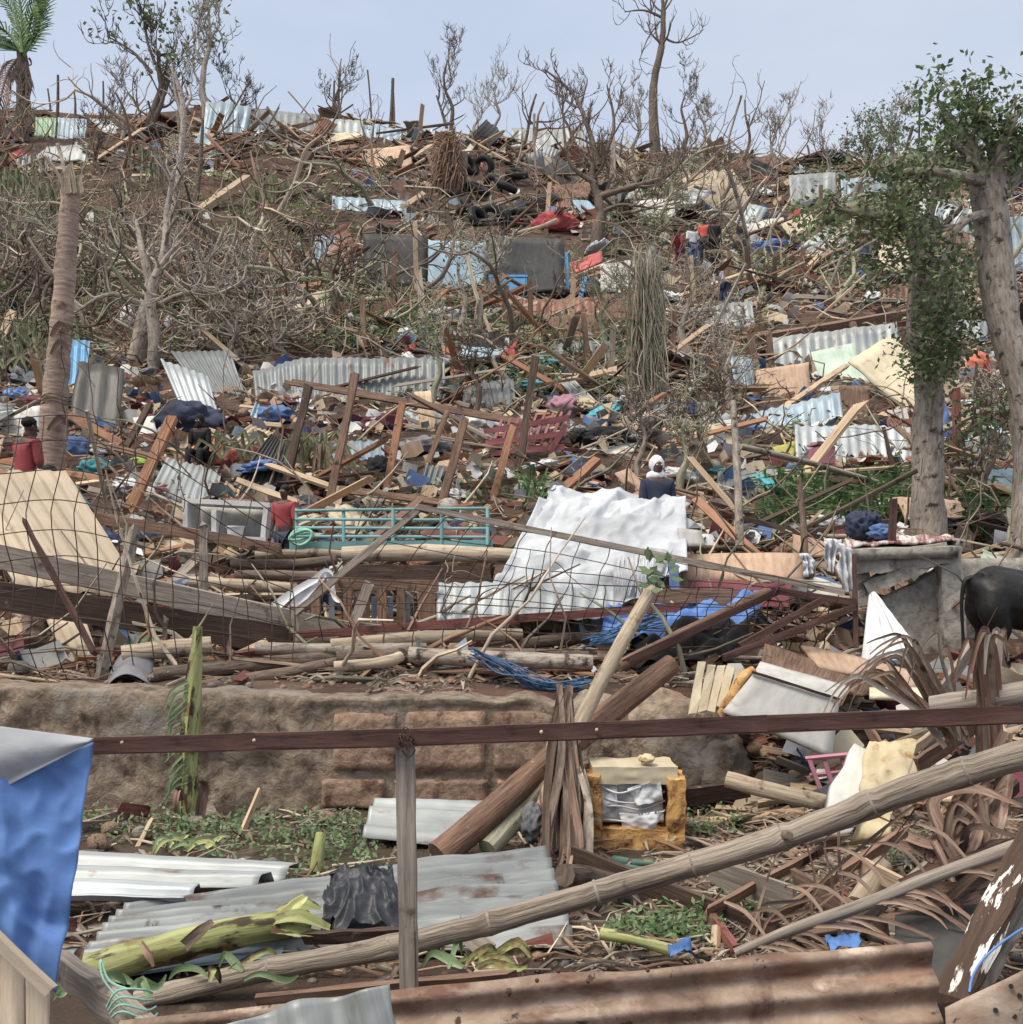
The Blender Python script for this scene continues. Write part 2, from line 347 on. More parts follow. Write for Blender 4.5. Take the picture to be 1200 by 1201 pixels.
        for a, b in zip(bd, bd[1:]+bd[:1]): fs.append((a, b, q+b, q+a))
        return s.add(fr+bk, us+us, fs)
    def blob(s, c, sx, sy, sz, amp=.25, fr=2.2, sub=3, seed=0, ridged=False, rot=None, flat=0):
        vs_, fs = ico(sub); so = V((seed*5.3, seed*2.1, seed)); out = []
        m = rot if rot is not None else Matrix.Identity(3)
        for v in vs_:
            q = v*fr+so
            if ridged: k = 1+amp*(1-2.2*abs(noise.noise(q))-1.0*abs(noise.noise(q*2.3))-.5*abs(noise.noise(q*5)))
            else: k = 1+amp*(noise.noise(q)+.5*noise.noise(q*2.1)+.25*noise.noise(q*4.5))
            p = V((v.x*sx*k, v.y*sy*k, v.z*sz*k))
            if flat and p.z < -sz*flat: p.z = -sz*flat
            out.append(V(c)+m @ p)
        return s.add(out, [(v.x*sx, v.z*sz) for v in vs_], fs)
    def strip(s, pts, w, side=None, k=1, th=0):
        """a leaf or ribbon along pts"""
        pts = [V(p) for p in pts]; ws = w if isinstance(w, (list, tuple)) else [w]*len(pts)
        pts, ws = smooth_pts(pts, ws, k); vs_, us, fs = [], [], []; L_ = 0
        for i, p in enumerate(pts):
            if i: L_ += (p-pts[i-1]).length
            t = (pts[min(i+1, len(pts)-1)]-pts[max(i-1, 0)]).normalized()
            sdv = t.cross(V(side) if side is not None else V((0, -1, .25)))
            sdv = sdv.normalized() if sdv.length > 1e-4 else t.orthogonal().normalized()
            nn = t.cross(sdv)*(ws[i]*.25)
            vs_ += [p-sdv*ws[i]/2, p+nn, p+sdv*ws[i]/2]; us += [(0, L_), (ws[i]/2, L_), (ws[i], L_)]
        for i in range(len(pts)-1):
            for j in (0, 1): fs.append((3*i+j, 3*i+j+1, 3*i+j+4, 3*i+j+3))
        return s.add(vs_, us, fs)
    def leaf(s, c, d, n, l, w):
        d = d.normalized(); sd_ = d.cross(n)
        sd_ = sd_.normalized() if sd_.length > 1e-4 else d.orthogonal().normalized()
        return s.add([c, c+d*l*.5+sd_*w/2, c+d*l, c+d*l*.5-sd_*w/2], [(0, 0), (w, l/2), (0, l), (-w, l/2)], [(0, 1, 2, 3)])
    def data(s, name, mats, org, smooth=True):
        me = bpy.data.meshes.new(name); me.from_pydata([v-org for v in s.v], [], s.f)
        mats = mats if isinstance(mats, (list, tuple)) else [mats]
        for m in mats: me.materials.append(MAT[m] if isinstance(m, str) else m)
        ul = me.uv_layers.new(name='UVMap'); li = [0]*len(me.loops); me.loops.foreach_get('vertex_index', li)
        fl = []
        for i in li: fl += s.uv[i]
        ul.data.foreach_set('uv', fl)
        if len(mats) > 1: me.polygons.foreach_set('material_index', s.mi)
        me.polygons.foreach_set('use_smooth', [smooth]*len(me.polygons))
        me.update(); return me
    def build(s, name, mats, parent=None, smooth=True, org=None):
        if parent is not None: org = ORG[parent.name]
        elif org is None:
            n = len(s.v); org = V((sum(v.x for v in s.v)/n, sum(v.y for v in s.v)/n, min(v.z for v in s.v)))
        me = s.data(name, mats, org, smooth); o = bpy.data.objects.new(name, me); COL.objects.link(o); ORG[o.name] = org
        if parent is not None: o.parent = parent
        else: o.location = org
        return o
ALL_LABELS = {}
def tag(o, label=None, cat=None, group=None, kind=None):
    if label: o['label'] = label
    if cat: o['category'] = cat
    if group: o['group'] = group
    if kind: o['kind'] = kind
    return o
def empty(name, loc, label, cat, group=None):
    o = bpy.data.objects.new(name, None); COL.objects.link(o); o.location = loc; o.empty_display_size = .2; ORG[o.name] = V(loc)
    return tag(o, label, cat, group)
def distinct():
    """alike neighbours get their place in the row as the last telling detail"""
    by = {}
    for o in COL.objects:
        if o.parent is None and 'label' in o: by.setdefault(o['label'], []).append(o)
    ordn = ['second', 'third', 'fourth', 'fifth', 'sixth', 'seventh', 'eighth', 'ninth', 'tenth', 'eleventh', 'twelfth', 'thirteenth', 'fourteenth']
    for lb, os_ in by.items():
        n = len(os_)
        if n < 2 or n > 15 or len(lb.split()) > 13: continue
        os_.sort(key=lambda o: o.matrix_world.translation.x/max(1, o.matrix_world.translation.y) if o.parent is None else 0)
        for i, o in enumerate(os_):
            o['label'] = lb+(', left one' if i == 0 else ', right one') if n == 2 else lb+(', leftmost' if i == 0 else ', rightmost' if i == n-1 else f', {ordn[i-1]} from left')
def PP(l): return [P(*q) for q in l]
def tube_thing(name, mat, pts, rad, label, cat, n=9, k=4, rough=.006, group=None, rs=9):
    return tag(MB().tube(PP(pts), rad, n=n, k=k, rough=rough, rs=rs).build(name, mat), label, cat, group)
def beam_thing(name, mat, a, b, w, h, label, cat, up=None, jag=.02, seg=5, jit=.004, group=None):
    return tag(MB().beam(P(*a), P(*b), w, h, up=up, seg=seg, jit=jit, jag=jag).build(name, mat, smooth=False), label, cat, group)
def sheet_thing(name, mat, c, label, cat, nu=12, nv=6, group=None, **kw):
    return tag(MB().sheet(PP(c), nu, nv, **kw).build(name, mat), label, cat, group)
# ------------------------------------------------------------------ ground
def make_ground():
    ys = [-30, -12, -4, 0, 2]
    y = 2.6
    while y < 7.3: ys.append(y); y += .14
    ys += [7.3, 7.38, 7.46, 7.52, 7.6, 7.7, 7.8]
    y = 7.95
    while y < 75: ys.append(y); y += .12+(y-7)*.012
    ys += [80, 90, 110, 150, 220, 300, 500, 900]
    nx = 190; mb = MB(); vs_, us, fs = [], [], []
    for y in ys:
        hw = max(14, 1.0*y+8)
        for i in range(nx+1):
            a = i/nx*2-1; x = hw*(a*.75+.25*a**3)
            vs_.append(V((x, y, Z(x, y)))); us.append((x, y))
    for j in range(len(ys)-1):
        for i in range(nx):
            k = j*(nx+1)+i; fs.append((k, k+1, k+nx+2, k+nx+1))
    mb.add(vs_, us, fs)
    tag(mb.build('ground', 'soil', org=V((0, 0, 0))), 'bare red brown earth of the yard and the hillside', kind='structure')
make_ground()

# ------------------------------------------------------------------ retaining wall with its exposed blocks
def make_wall():
    x0, x1 = P(-330, 0, 7.4).x, P(700, 0, 7.4).x
    mb = MB(); nu, nv = 190, 34; fr, us = [], []
    def top(x):
        px = 600+x/7.4*F
        return interp([(-330, .84), (5, .885), (120, .87), (200, .84), (330, .825), (380, .80), (480, .81), (640, .78), (700, .74)], px)
    for j in range(nv+1):
        for i in range(nu+1):
            x = lerp(x0, x1, i/nu); px = 600+x/7.4*F; b = j/nv
            zt = top(x)+.03*noise.noise(V((x*4, 0, 0)))
            if b <= .78: z = -.12+(zt+.12)*b/.78; y = 7.40
            else: z = zt+.01*sin((b-.78)*9); y = 7.40+(b-.78)/.22*.34
            n1 = noise.noise(V((x*2.2, z*2.2, 2)))+.6*noise.noise(V((x*5, z*5, 4)))+.4*noise.noise(V((x*12, z*12, 9)))+.25*noise.noise(V((x*27, z*27, 5)))
            ex = sst(350, 380, px)*(1-sst(600, 690, px))
            y += (n1*.055)*(1-.6*ex)+.035*ex*(1 if b < .76 else 0)
            if b > .7: y += .05*(b-.7)/.3; z += .02*n1
            fr.append(V((x, y, z))); us.append((x, z))
    fs = [(k, k+1, k+nu+2, k+nu+1) for j in range(nv) for k in range(j*(nu+1), j*(nu+1)+nu)]
    mb.add(fr, us, fs)
    w = mb.build('retaining_wall', 'mud_wall')
    tag(w, 'long low mud plastered retaining wall with exposed blocks across the yard', 'wall')
    rb = random.Random(3)
    rows = [(950, 912), (908, 832)]
    for ri, (ya, yb) in enumerate(rows):
        px = 372+(0, 14)[ri]
        while px < 640:
            wd = rb.choice((84, 104, 122)); a, b = px, min(px+wd, 655)
            if b-a > 25 and not False:
                sx, sz = (b-a-5)/F*7.38, (ya-yb)/F*7.38
                c = P((a+b)/2, (ya+yb)/2, 7.42); m = MB(); rows_ = []
                nx_, nz_ = 16, 10; vv, uu = [], []
                for j in range(nz_+1):
                    for i in range(nx_+1):
                        q, t = i/nx_-.5, j/nz_-.5
                        ed = min(.5-abs(q), .5-abs(t)*1)
                        p = V((c.x+q*sx*(1+.02*noise.noise(V((t*6, px, 0)))), c.y-.035*sst(0, .06, ed)-.018*noise.noise(V((c.x+q*sx, 0, c.z+t*sz))*11)-.012*noise.noise(V((px, ri, 3.3))), c.z+t*sz*(1+.03*noise.noise(V((q*5, ri, px))))))
                        if ed <= 0: p.y = c.y+.05
                        vv.append(p); uu.append((p.x, p.z))
                m.add(vv, uu, [(k, k+1, k+nx_+2, k+nx_+1) for j in range(nz_) for k in range(j*(nx_+1), j*(nx_+1)+nx_)])
                m.build('block', 'block', parent=w)
            px += wd
make_wall()
bm_ = MB(); bm_.blob(P(775, 885, 7.55), .62, .34, .46, amp=.16, fr=1.5, sub=5, seed=4); bm_.blob(P(700, 880, 7.5), .36, .26, .42, amp=.2, fr=1.8, sub=4, seed=9)
bm_.blob(P(835, 900, 7.4), .26, .2, .26, amp=.2, fr=1.8, sub=4, seed=2)
tag(bm_.build('boulder', 'mud_wall'), 'big lumpy mud covered block of broken masonry at right end of the retaining wall', 'boulder')

# ------------------------------------------------------------------ broken concrete structure beside the cow
def conc(name, c, label, cat, **kw): return sheet_thing(name, 'concrete', c, label, cat, **kw)
cw = MB(); cw.sheet(PP([(1026, 712, 9.78), (1106, 664, 9.85), (1106, 800, 9.85), (1026, 800, 9.78)]), 14, 18, th=.14, rough=.012, rs=3, jag=.02)
tag(cw.build('concrete_wall', 'concrete'), 'stained grey concrete wall under the tilted slab, left of the column', 'wall')
cw = MB(); cw.sheet(PP([(1122, 655, 10.25), (1420, 652, 10.25), (1420, 800, 10.25), (1122, 800, 10.25)]), 40, 18, th=.15, rough=.01, rs=3)
tag(cw.build('concrete_wall', 'concrete'), 'stained pale concrete wall standing behind the black cow', 'wall')
cm = MB(); cm.beam(P(1118, 800, 9.8), P(1111, 640, 9.8), .2, .2, up=(1, 0, 0), seg=10, jit=.012)
tag(cm.build('concrete_column', 'concrete', smooth=False), 'rough grey concrete column holding up the end of the broken slab', 'column')
sl = MB(); sl.sheet(PP([(992, 634, 10.5), (1122, 631, 10.5), (1124, 641, 9.6), (990, 645, 9.6)]), 20, 12, th=.1, rough=.008, rs=6, jag=.05)
slab = tag(sl.build('concrete_slab', 'concrete'), 'thin tilted concrete slab with blankets on it, right of centre', 'slab')
sl = MB(); sl.beam(P(1000, 662, 9.75), P(1109, 648, 9.75), .2, .16, seg=8, jit=.02); sl.build('beam', 'concrete', parent=slab, smooth=False)
sl = MB(); sl.beam(P(1015, 690, 9.8), P(1107, 650, 9.72), .14, .14, seg=8, jit=.02); sl.build('beam', 'concrete', parent=slab, smooth=False)
sl = MB(); sl.beam(P(1012, 710, 9.9), P(1002, 645, 9.9), .16, .16, up=(1, 0, 0), seg=8, jit=.02); sl.build('stub', 'concrete', parent=slab, smooth=False)
# ------------------------------------------------------------------ foreground: rail, post, tarp
def make_rail():
    pts = [(92, 874.5, 3.24), (300, 869, 3.2), (480, 864, 3.18), (700, 856, 3.16), (900, 848, 3.14), (1215, 837, 3.1)]
    e = empty('rusty_rail', P(600, 862, 3.18), 'rust brown flat iron rail stretched across the whole yard in front of the wall', 'rail')
    m, l = MB(), MB()
    for a, b in zip(pts, pts[1:]):
        m.beam(P(*a), P(*b), .05, .008, seg=6, jit=.0012)
        l.beam(P(a[0], a[1]+9.5, a[2]+.02), P(b[0], b[1]+9.5, b[2]+.02), .005, .045, seg=3, jit=.001)
    m.build('bar', 'rust_bar', parent=e, smooth=False); l.build('flange', 'rust_bar', parent=e, smooth=False)
    for px, py in ((143, 871), (298, 868.5), (635, 858.5), (700, 856), (888, 848.5), (1008, 843.5), (1138, 839)):
        b = MB(); b.blob(P(px, py, 3.145), .0055, .004, .006, amp=.2, sub=2); b.build('bolt', 'cloth_beige', parent=e)
make_rail()
post = empty('wooden_post', P(480, 1285, 3.27), 'slim weathered wooden post standing under the wire tie of the rail', 'post')
m = MB(); m.beam(P(482, 1290, 3.27), P(475.5, 874, 3.25), .057, .05, up=(1, 0, 0), seg=14, jit=.0016, jag=.004); m.build('shaft', 'wood_grey', parent=post, smooth=False)
m = MB(); m.beam(P(489.5, 1290, 3.236), P(485.5, 1020, 3.236), .003, .004, up=(1, 0, 0), seg=6, jit=.0012); m.build('crack', 'wood_dark', parent=post, smooth=False)
rt = random.Random(5); m = MB()
for i in range(4):
    c = P(477, 866, 3.19); pts = []
    for k in range(13):
        a = k/12*2*pi*1.1+i; pts.append(c+V((.022*cos(a)+rt.uniform(-.004, .004), .05*sin(a), .012*sin(a*1.5+i)+rt.uniform(-.008, .008))))
    m.tube(pts, .0022, n=5, k=3)
m.tube([P(478, 868, 3.13), P(482, 858, 3.12), P(474, 853, 3.13), P(470, 866, 3.13)], .0022, n=5, k=3)
m.tube([P(480, 870, 3.13), P(487, 880, 3.13), P(479, 888, 3.14), P(472, 880, 3.13)], .0022, n=5, k=3)
tag(m.build('wire_tie', 'rust_wire'), 'twisted wire tie binding the rail to the post top', 'wire')

tp = empty('tarpaulin', P(40, 1000, 3.1), 'blue and white tarpaulin hung over the left end of the rail', 'tarpaulin')
m = MB()
def tfold(a, b):
    q = noise.noise(V((a*3, b*3, 4)))
    return .03*sin(a*5+b*2.2)*(.3+b)+.014*sin(a*14-b*7+3*q)*sin(b*3)+.03*max(0, 1-abs(a*1.2-.62-.25*b+.1*q)*9)-.025*max(0, 1-abs(b-.45-.3*a+.15*q)*12)+.012*(1-abs(noise.noise(V((a*7, b*7, 1))))*4)*.5
m.sheet(PP([(-130, 915, 3.0), (108, 868, 3.12), (70, 1166, 3.0), (-130, 1060, 2.85)]), 60, 70, th=.002, fold=tfold, rough=.022, rs=3.2, seed=3)
m.build('blue_side', 'tarp_blue', parent=tp)
m = MB()
def wfold(a, b): return .05*sin(pi*min(1, b*1.1))*(1-a*.8)
m.sheet(PP([(-130, 835, 3.0), (110, 866, 3.115), (104, 872, 3.1), (-130, 995, 2.95)]), 50, 30, th=.003, fold=wfold, rough=.016, rs=3)
m.build('white_flap', 'tarp_white', parent=tp)

bp = empty('boarded_screen', P(20, 1190, 2.8), 'pale beige boarded panel leaning under the blue tarpaulin corner', 'panel')
for a, b, c, d in (((-90, 1040), (27, 1140), (28, 1290), (-90, 1290)), ((30, 1142), (57, 1166), (56, 1290), (31, 1290))):
    MB().sheet([P(*a, 2.84), P(*b, 2.84), P(*c, 2.8), P(*d, 2.8)], 8, 8, th=.012, rough=.003).build('board', 'board_beige', parent=bp)
MB().beam(P(-90, 1020, 2.8), P(60, 1162, 2.8), .03, .03, seg=6, jit=.002).build('edge_batten', 'board_beige', parent=bp, smooth=False)
lb = MB(); lb.beam(P(66, 1128, 3.3), P(190, 1225, 2.9), .085, .05, seg=10, jit=.006, jag=.02)
lb = tag(lb.build('leaning_timber', 'wood_grey', smooth=False), 'split grey timber with green twine tied round it at lower left', 'timber')
m = MB()
for k in range(4):
    c = P(152+k*2, 1168+k*8, 3.0); m.tube([c+V((-.055, -.03, -.02+.01*k)), c+V((-.01, -.062, .04)), c+V((.05, -.03, .03-.01*k)), c+V((.06, .02, 0))], .0035, n=5, k=4)
m.tube([P(150, 1160, 2.97), P(128, 1150, 2.98), P(118, 1125, 3.0), P(122, 1150, 2.97), P(148, 1180, 2.95)], .003, n=5, k=5)
m.build('twine', 'twine_mint', parent=lb)

# low rusty tin fence along the bottom of the picture
m = MB(); m.sheet(PP([(140, 1196, 2.72), (1086, 1101, 2.66), (1128, 1330, 2.55), (140, 1400, 2.6)]), 60, 60, waves=5.2, amp=.017, axis='h', th=.003, rough=.012, rs=1.6, jag=.012)
tf = tag(m.build('corrugated_fence_sheet', 'rust_sheet'), 'long rust stained corrugated iron sheet standing along the bottom edge', 'metal sheet')
for px, py in ((630, 1150), (690, 1151), (655, 1139), (1010, 1118), (760, 1138)):
    b = MB(); b.blob(P(px, py, 2.655), .006, .004, .006, sub=2); b.build('nail', 'rust_bar', parent=tf)
m = MB(); m.sheet(PP([(250, 1204, 2.5), (455, 1153, 2.5), (476, 1230, 2.45), (255, 1260, 2.45)]), 60, 14, waves=2.6, amp=.02, axis='v', th=.003, rough=.02, rs=4, jag=.03)
tag(m.build('torn_tin', 'tin_pale'), 'torn pale tin sheet bent over the bottom edge left of the post', 'metal sheet')
m = MB(); m.sheet(PP([(1110, 1183, 2.45), (1300, 1085, 2.45), (1300, 1330, 2.4), (1112, 1330, 2.4)]), 24, 20, waves=1.2, amp=.012, axis='h', th=.003, rough=.012, rs=3, jag=.01)
br = tag(m.build('rusty_tin', 'rust_sheet'), 'flat rusty tin sheet pierced by nail holes in the lower right corner', 'metal sheet')
for px, py in ((1186, 1157), (1168, 1185), (1196, 1168), (1190, 1192)):
    b = MB(); b.tube([P(px, py, 2.433), P(px, py, 2.428)], .006, n=8); b.build('hole', 'rubber', parent=br)

# ------------------------------------------------------------------ bamboo pole and its neighbours
def make_bamboo():
    pts = PP([(160, 1174, 3.95), (315, 1137, 4.0), (480, 1106, 4.05), (700, 1047, 4.1), (918, 982, 4.02), (1080, 921, 3.9), (1235, 876, 3.72)])
    nodes = [318, 452, 575, 696, 818, 916, 1019, 1128]
    q, r = smooth_pts(pts, [.041, .044, .046, .048, .050, .053, .056], 16)
    q2, r2 = [], []
    for a, b in zip(q, r):
        px = pix(a)[0]; k = min(abs(px-n) for n in nodes)
        q2.append(a); r2.append(b*(1+.13*max(0, 1-k/9))*(1-.03*max(0, 1-abs(k-14)/8)))
    m = MB(); m.tube(q2, r2, n=18, rough=.006, rs=10)
    o = tag(m.build('bamboo_pole', 'bamboo'), 'long thick dry bamboo pole lying diagonally across the whole yard', 'pole')
    for n in nodes:
        i = min(range(len(q)), key=lambda j: abs(pix(q[j])[0]-n)); t = (q[min(i+1, len(q)-1)]-q[i-1]).normalized(); c = q[i]
        b = MB(); b.tube([c-t*.006, c-t*.002, c+t*.003, c+t*.007], [r2[i]*.97, r2[i]*1.03, r2[i]*1.03, r2[i]*.97], n=18, cap=False); b.build('node_ring', 'wood_grey', parent=o)
    b = MB(); c = q[min(range(len(q)), key=lambda j: abs(pix(q[j])[0]-918))]
    b.tube([c+V((0, -.05, .02)), c+V((.0, -.1, .03))], [.022, .016], n=8, rough=.004); b.build('branch_stub', 'bark_brown', parent=o)
make_bamboo()
tube_thing('grey_log', 'wood_grey', [(1092, 828, 4.6), (1150, 821, 4.5), (1230, 808, 4.4)], [.048, .05, .052], 'smooth grey log end resting just behind the rail at far right', 'log')
tube_thing('tan_log', 'log_pale', [(852, 914, 6.2), (905, 928, 6.1), (975, 944, 6.0)], [.05, .052, .05], 'tan log lying in the dirt right of the rusty fridge shell', 'log')
tube_thing('brown_log', 'log_brown', [(514, 1004, 5.95), (580, 950, 6.2), (650, 888, 6.55), (720, 832, 6.85), (788, 779, 7.1)], [.088, .09, .088, .082, .075], 'thick brown log leaning from the tin sheets up over the wall', 'log', n=14)
ps = tube_thing('pale_stick', 'log_pale', [(632, 955, 6.3), (676, 858, 6.5), (716, 778, 6.75), (765, 690, 7.05)], [.055, .052, .05, .046], 'pale peeled stick leaning up to a sprig of green leaves', 'pole', n=12)
m = MB(); rl = random.Random(8)
for i in range(26):
    c = P(770+rl.uniform(-14, 16), 672+rl.uniform(-18, 22), 7.05+rl.uniform(-.08, .08)); m.leaf(c, V((rl.uniform(-1, 1), rl.uniform(-.4, .4), rl.uniform(-.3, 1))), V((0, -1, .5)), .1, .05)
m.build('leaf_sprig', 'banana_leaf', parent=ps)
tube_thing('green_grey_log', 'log_green', [(572, 996, 6.05), (612, 950, 6.3), (650, 895, 6.5)], [.066, .068, .06], 'short greenish grey log beside the leaning brown log', 'log', n=12)

# dried banana sheaths bundled round the sticks
def sheath_bundle(name, top, bot, n, w, label, cat, mats=('frond_brown',), spread=1.0, seed=1, sag=.05, group=None):
    r = random.Random(seed); m = MB()
    for i in range(n):
        t = V(top)+V((r.uniform(-.05, .05), r.uniform(-.08, .08), r.uniform(-.1, .06))); b = V(bot)+V((r.uniform(-1, 1)*spread, r.uniform(-.25, .1), r.uniform(-.08, .25)*spread))
        mid = t.lerp(b, .5)+V((r.uniform(-.06, .06), r.uniform(-.12, 0), r.uniform(0, sag)))
        m.m = r.randrange(len(mats)); m.strip([t, mid, b, b+V((r.uniform(-.1, .1), r.uniform(-.05, .05), r.uniform(-.1, .02)))], [w*.5, w, w*r.uniform(.6, 1), w*.15], k=5)
    return tag(m.build(name, list(mats)), label, cat, group)
sheath_bundle('banana_sheaths', P(662, 812, 6.75), P(655, 985, 6.05), 34, .05, 'bundle of dried brown banana sheaths hanging round the leaning sticks', 'dead leaves', ('frond_brown', 'bark_brown', 'wood_dark', 'bark_brown'), .12, 3)
sheath_bundle('banana_sheaths', P(672, 880, 6.4), P(672, 1005, 6.0), 9, .045, 'grey brown sheath strips falling beside the left edge of the fridge shell', 'dead leaves', ('frond_brown', 'bark_grey'), .08, 6)

# upright banana stem in front of the wall
bs = empty('banana_plant', P(226, 965, 7.05), 'slim light green banana stem standing upright before the mud wall', 'plant')
m = MB(); m.tube(PP([(222, 972, 7.05), (221, 900, 7.08), (226, 830, 7.1), (232, 735, 7.12)]), [.068, .066, .06, .03], n=12, k=6, rough=.008); m.build('stem', 'banana', parent=bs)
m = MB(); m.strip(PP([(207, 962, 7.0), (213, 880, 6.98), (221, 800, 7.0), (229, 740, 7.05)]), [.05, .045, .05, .015], k=5); m.build('petiole', 'banana', parent=bs)
m = MB(); m.strip(PP([(214, 940, 6.96), (209, 925, 6.9), (206, 940, 6.85), (210, 955, 6.88)]), [.06, .05, .04, .02], k=4); m.strip(PP([(232, 975, 6.96), (236, 945, 6.92), (240, 922, 6.9), (233, 918, 6.86)]), [.06, .08, .06, .02], k=4); m.build('torn_sheath', 'frond_brown', parent=bs)
m = MB()
for i in range(14):
    y = 800+i*9; m.strip(PP([(220, y, 7.0), (208-rl.uniform(0, 8), y+rl.uniform(4, 14), 6.97), (200-rl.uniform(0, 8), y+rl.uniform(18, 34), 6.95)]), [.02, .025, .006], k=3)
m.build('torn_leaf', 'banana_leaf', parent=bs)
st = empty('banana_stump', P(374, 1018, 5.8), 'short cut green banana shoot standing in the weeds', 'plant')
m = MB(); m.tube(PP([(371, 1020, 5.75), (374, 995, 5.75), (377, 977, 5.78)]), [.036, .034, .03], n=10, k=3, rough=.006); m.build('stem', 'banana', parent=st)

# banana trunk lying on the tin
bt = empty('fallen_banana_plant', P(230, 1115, 4.2), 'fallen green banana trunk with brown scars lying over the tin sheets', 'plant')
m = MB(); m.tube(PP([(84, 1140, 4.1), (130, 1130, 4.12), (200, 1112, 4.2), (270, 1095, 4.3), (330, 1084, 4.42), (360, 1080, 4.5)]), [.052, .06, .064, .064, .058, .045], n=16, k=6, rough=.014, rs=6); m.build('stem', 'banana', parent=bt)
for i, (pts, w) in enumerate([([(318, 1082, 4.35), (345, 1062, 4.36), (358, 1050, 4.4)], .07), ([(322, 1078, 4.3), (352, 1074, 4.3), (388, 1088, 4.35)], .08), ([(318, 1090, 4.27), (350, 1092, 4.28), (386, 1096, 4.33)], .06), ([(325, 1070, 4.4), (360, 1060, 4.45), (378, 1066, 4.5)], .08)]):
    m = MB(); m.strip(PP(pts), [w*.7, w, w*.45], k=5, side=V((0, -.5, 1))); m.build('split_sheath', 'banana', parent=bt)
m = MB(); m.strip(PP([(215, 1110, 4.1), (235, 1092, 4.08), (250, 1080, 4.12)]), [.05, .045, .02], k=4); m.build('brown_husk', 'bark_brown', parent=bt)
m = MB(); m.strip(PP([(88, 1135, 4.02), (92, 1120, 4.0), (97, 1112, 4.0)]), [.05, .04, .02], k=4); m.strip(PP([(165, 1105, 4.08), (174, 1120, 4.05), (180, 1134, 4.05)]), [.02, .03, .01], k=3); m.build('dry_strip', 'frond_brown', parent=bt)

# ------------------------------------------------------------------ galvanised sheets in the yard
sheet_thing('corrugated_sheet', 'tin_mud', [(148, 1060, 4.9), (640, 990, 5.75), (676, 1108, 4.5), (84, 1128, 4.25)], 'large galvanised corrugated sheet with mud stains under the black bag', 'metal sheet', nu=70, nv=84, waves=7, amp=.024, axis='h', rough=.03, rs=1.5, jag=.02)
sheet_thing('corrugated_sheet', 'tin_pale', [(40, 1000, 5.6), (352, 1017, 5.5), (300, 1034, 5.2), (40, 1030, 5.2)], 'pale wide ribbed tin sheet lying below the weeds by the blue tarpaulin', 'metal sheet', nu=30, nv=24, waves=1.6, amp=.03, axis='h', trap=True, rough=.01)
sheet_thing('corrugated_sheet', 'tin_white', [(40, 1032, 5.15), (235, 1040, 5.1), (215, 1058, 4.9), (40, 1056, 4.9)], 'second ribbed tin sheet tucked under the upper pale one at left', 'metal sheet', nu=30, nv=20, waves=1.2, amp=.025, axis='h', trap=True, rough=.01)
sheet_thing('tin_strip', 'tin_blue', [(60, 1112, 4.5), (338, 1104, 4.5), (330, 1118, 4.32), (100, 1150, 4.1)], 'bluish white tin strip lying below the banana trunk', 'metal sheet', nu=20, nv=10, waves=1.3, amp=.01, axis='h', rough=.01)
sheet_thing('curled_sheet', 'tin_pale', [(448, 944, 6.9), (578, 944, 6.9), (545, 996, 6.3), (425, 982, 6.3)], 'curled corrugated sheet with a dark hollow behind the post', 'metal sheet', nu=30, nv=44, waves=3.5, amp=.02, axis='h', rough=.02, bulge=.12)
sheet_thing('hollow_shade', 'tin_dark', [(418, 965, 6.55), (462, 944, 6.7), (468, 985, 6.45), (428, 992, 6.35)], 'black sheet standing for the shaded hollow at the left mouth of the curled sheet', 'metal sheet', nu=16, nv=12, rough=.05, jag=.04, bulge=-.08)  # dark sheet added for the shade inside the hollow of the curled sheet
def bagfold(a, b):
    x, y = a*2-1, b*2-1; r2 = x*x+y*y; q = V((a*2.2, b*2.2, 3)); w = noise.noise(q*1.3)*1.2
    cr = 1-abs(sin(5*math.atan2(y+.25, x-.1)+w*3)); cr2 = 1-2*abs(noise.noise(V((a*4+w, b*4, 9))))
    return .13*max(0, 1-r2*.75)+.035*cr*min(1, r2*1.5)+.035*cr2
m = MB(); m.sheet(PP([(388, 1034, 4.92), (462, 1026, 4.95), (478, 1102, 4.5), (376, 1100, 4.5)]), 80, 80, th=.002, fold=bagfold, rough=.02, rs=9, jag=.1, seed=5)
tag(m.build('plastic_bag', 'bag_black'), 'crumpled black plastic bag lying on the galvanised sheet', 'bag')

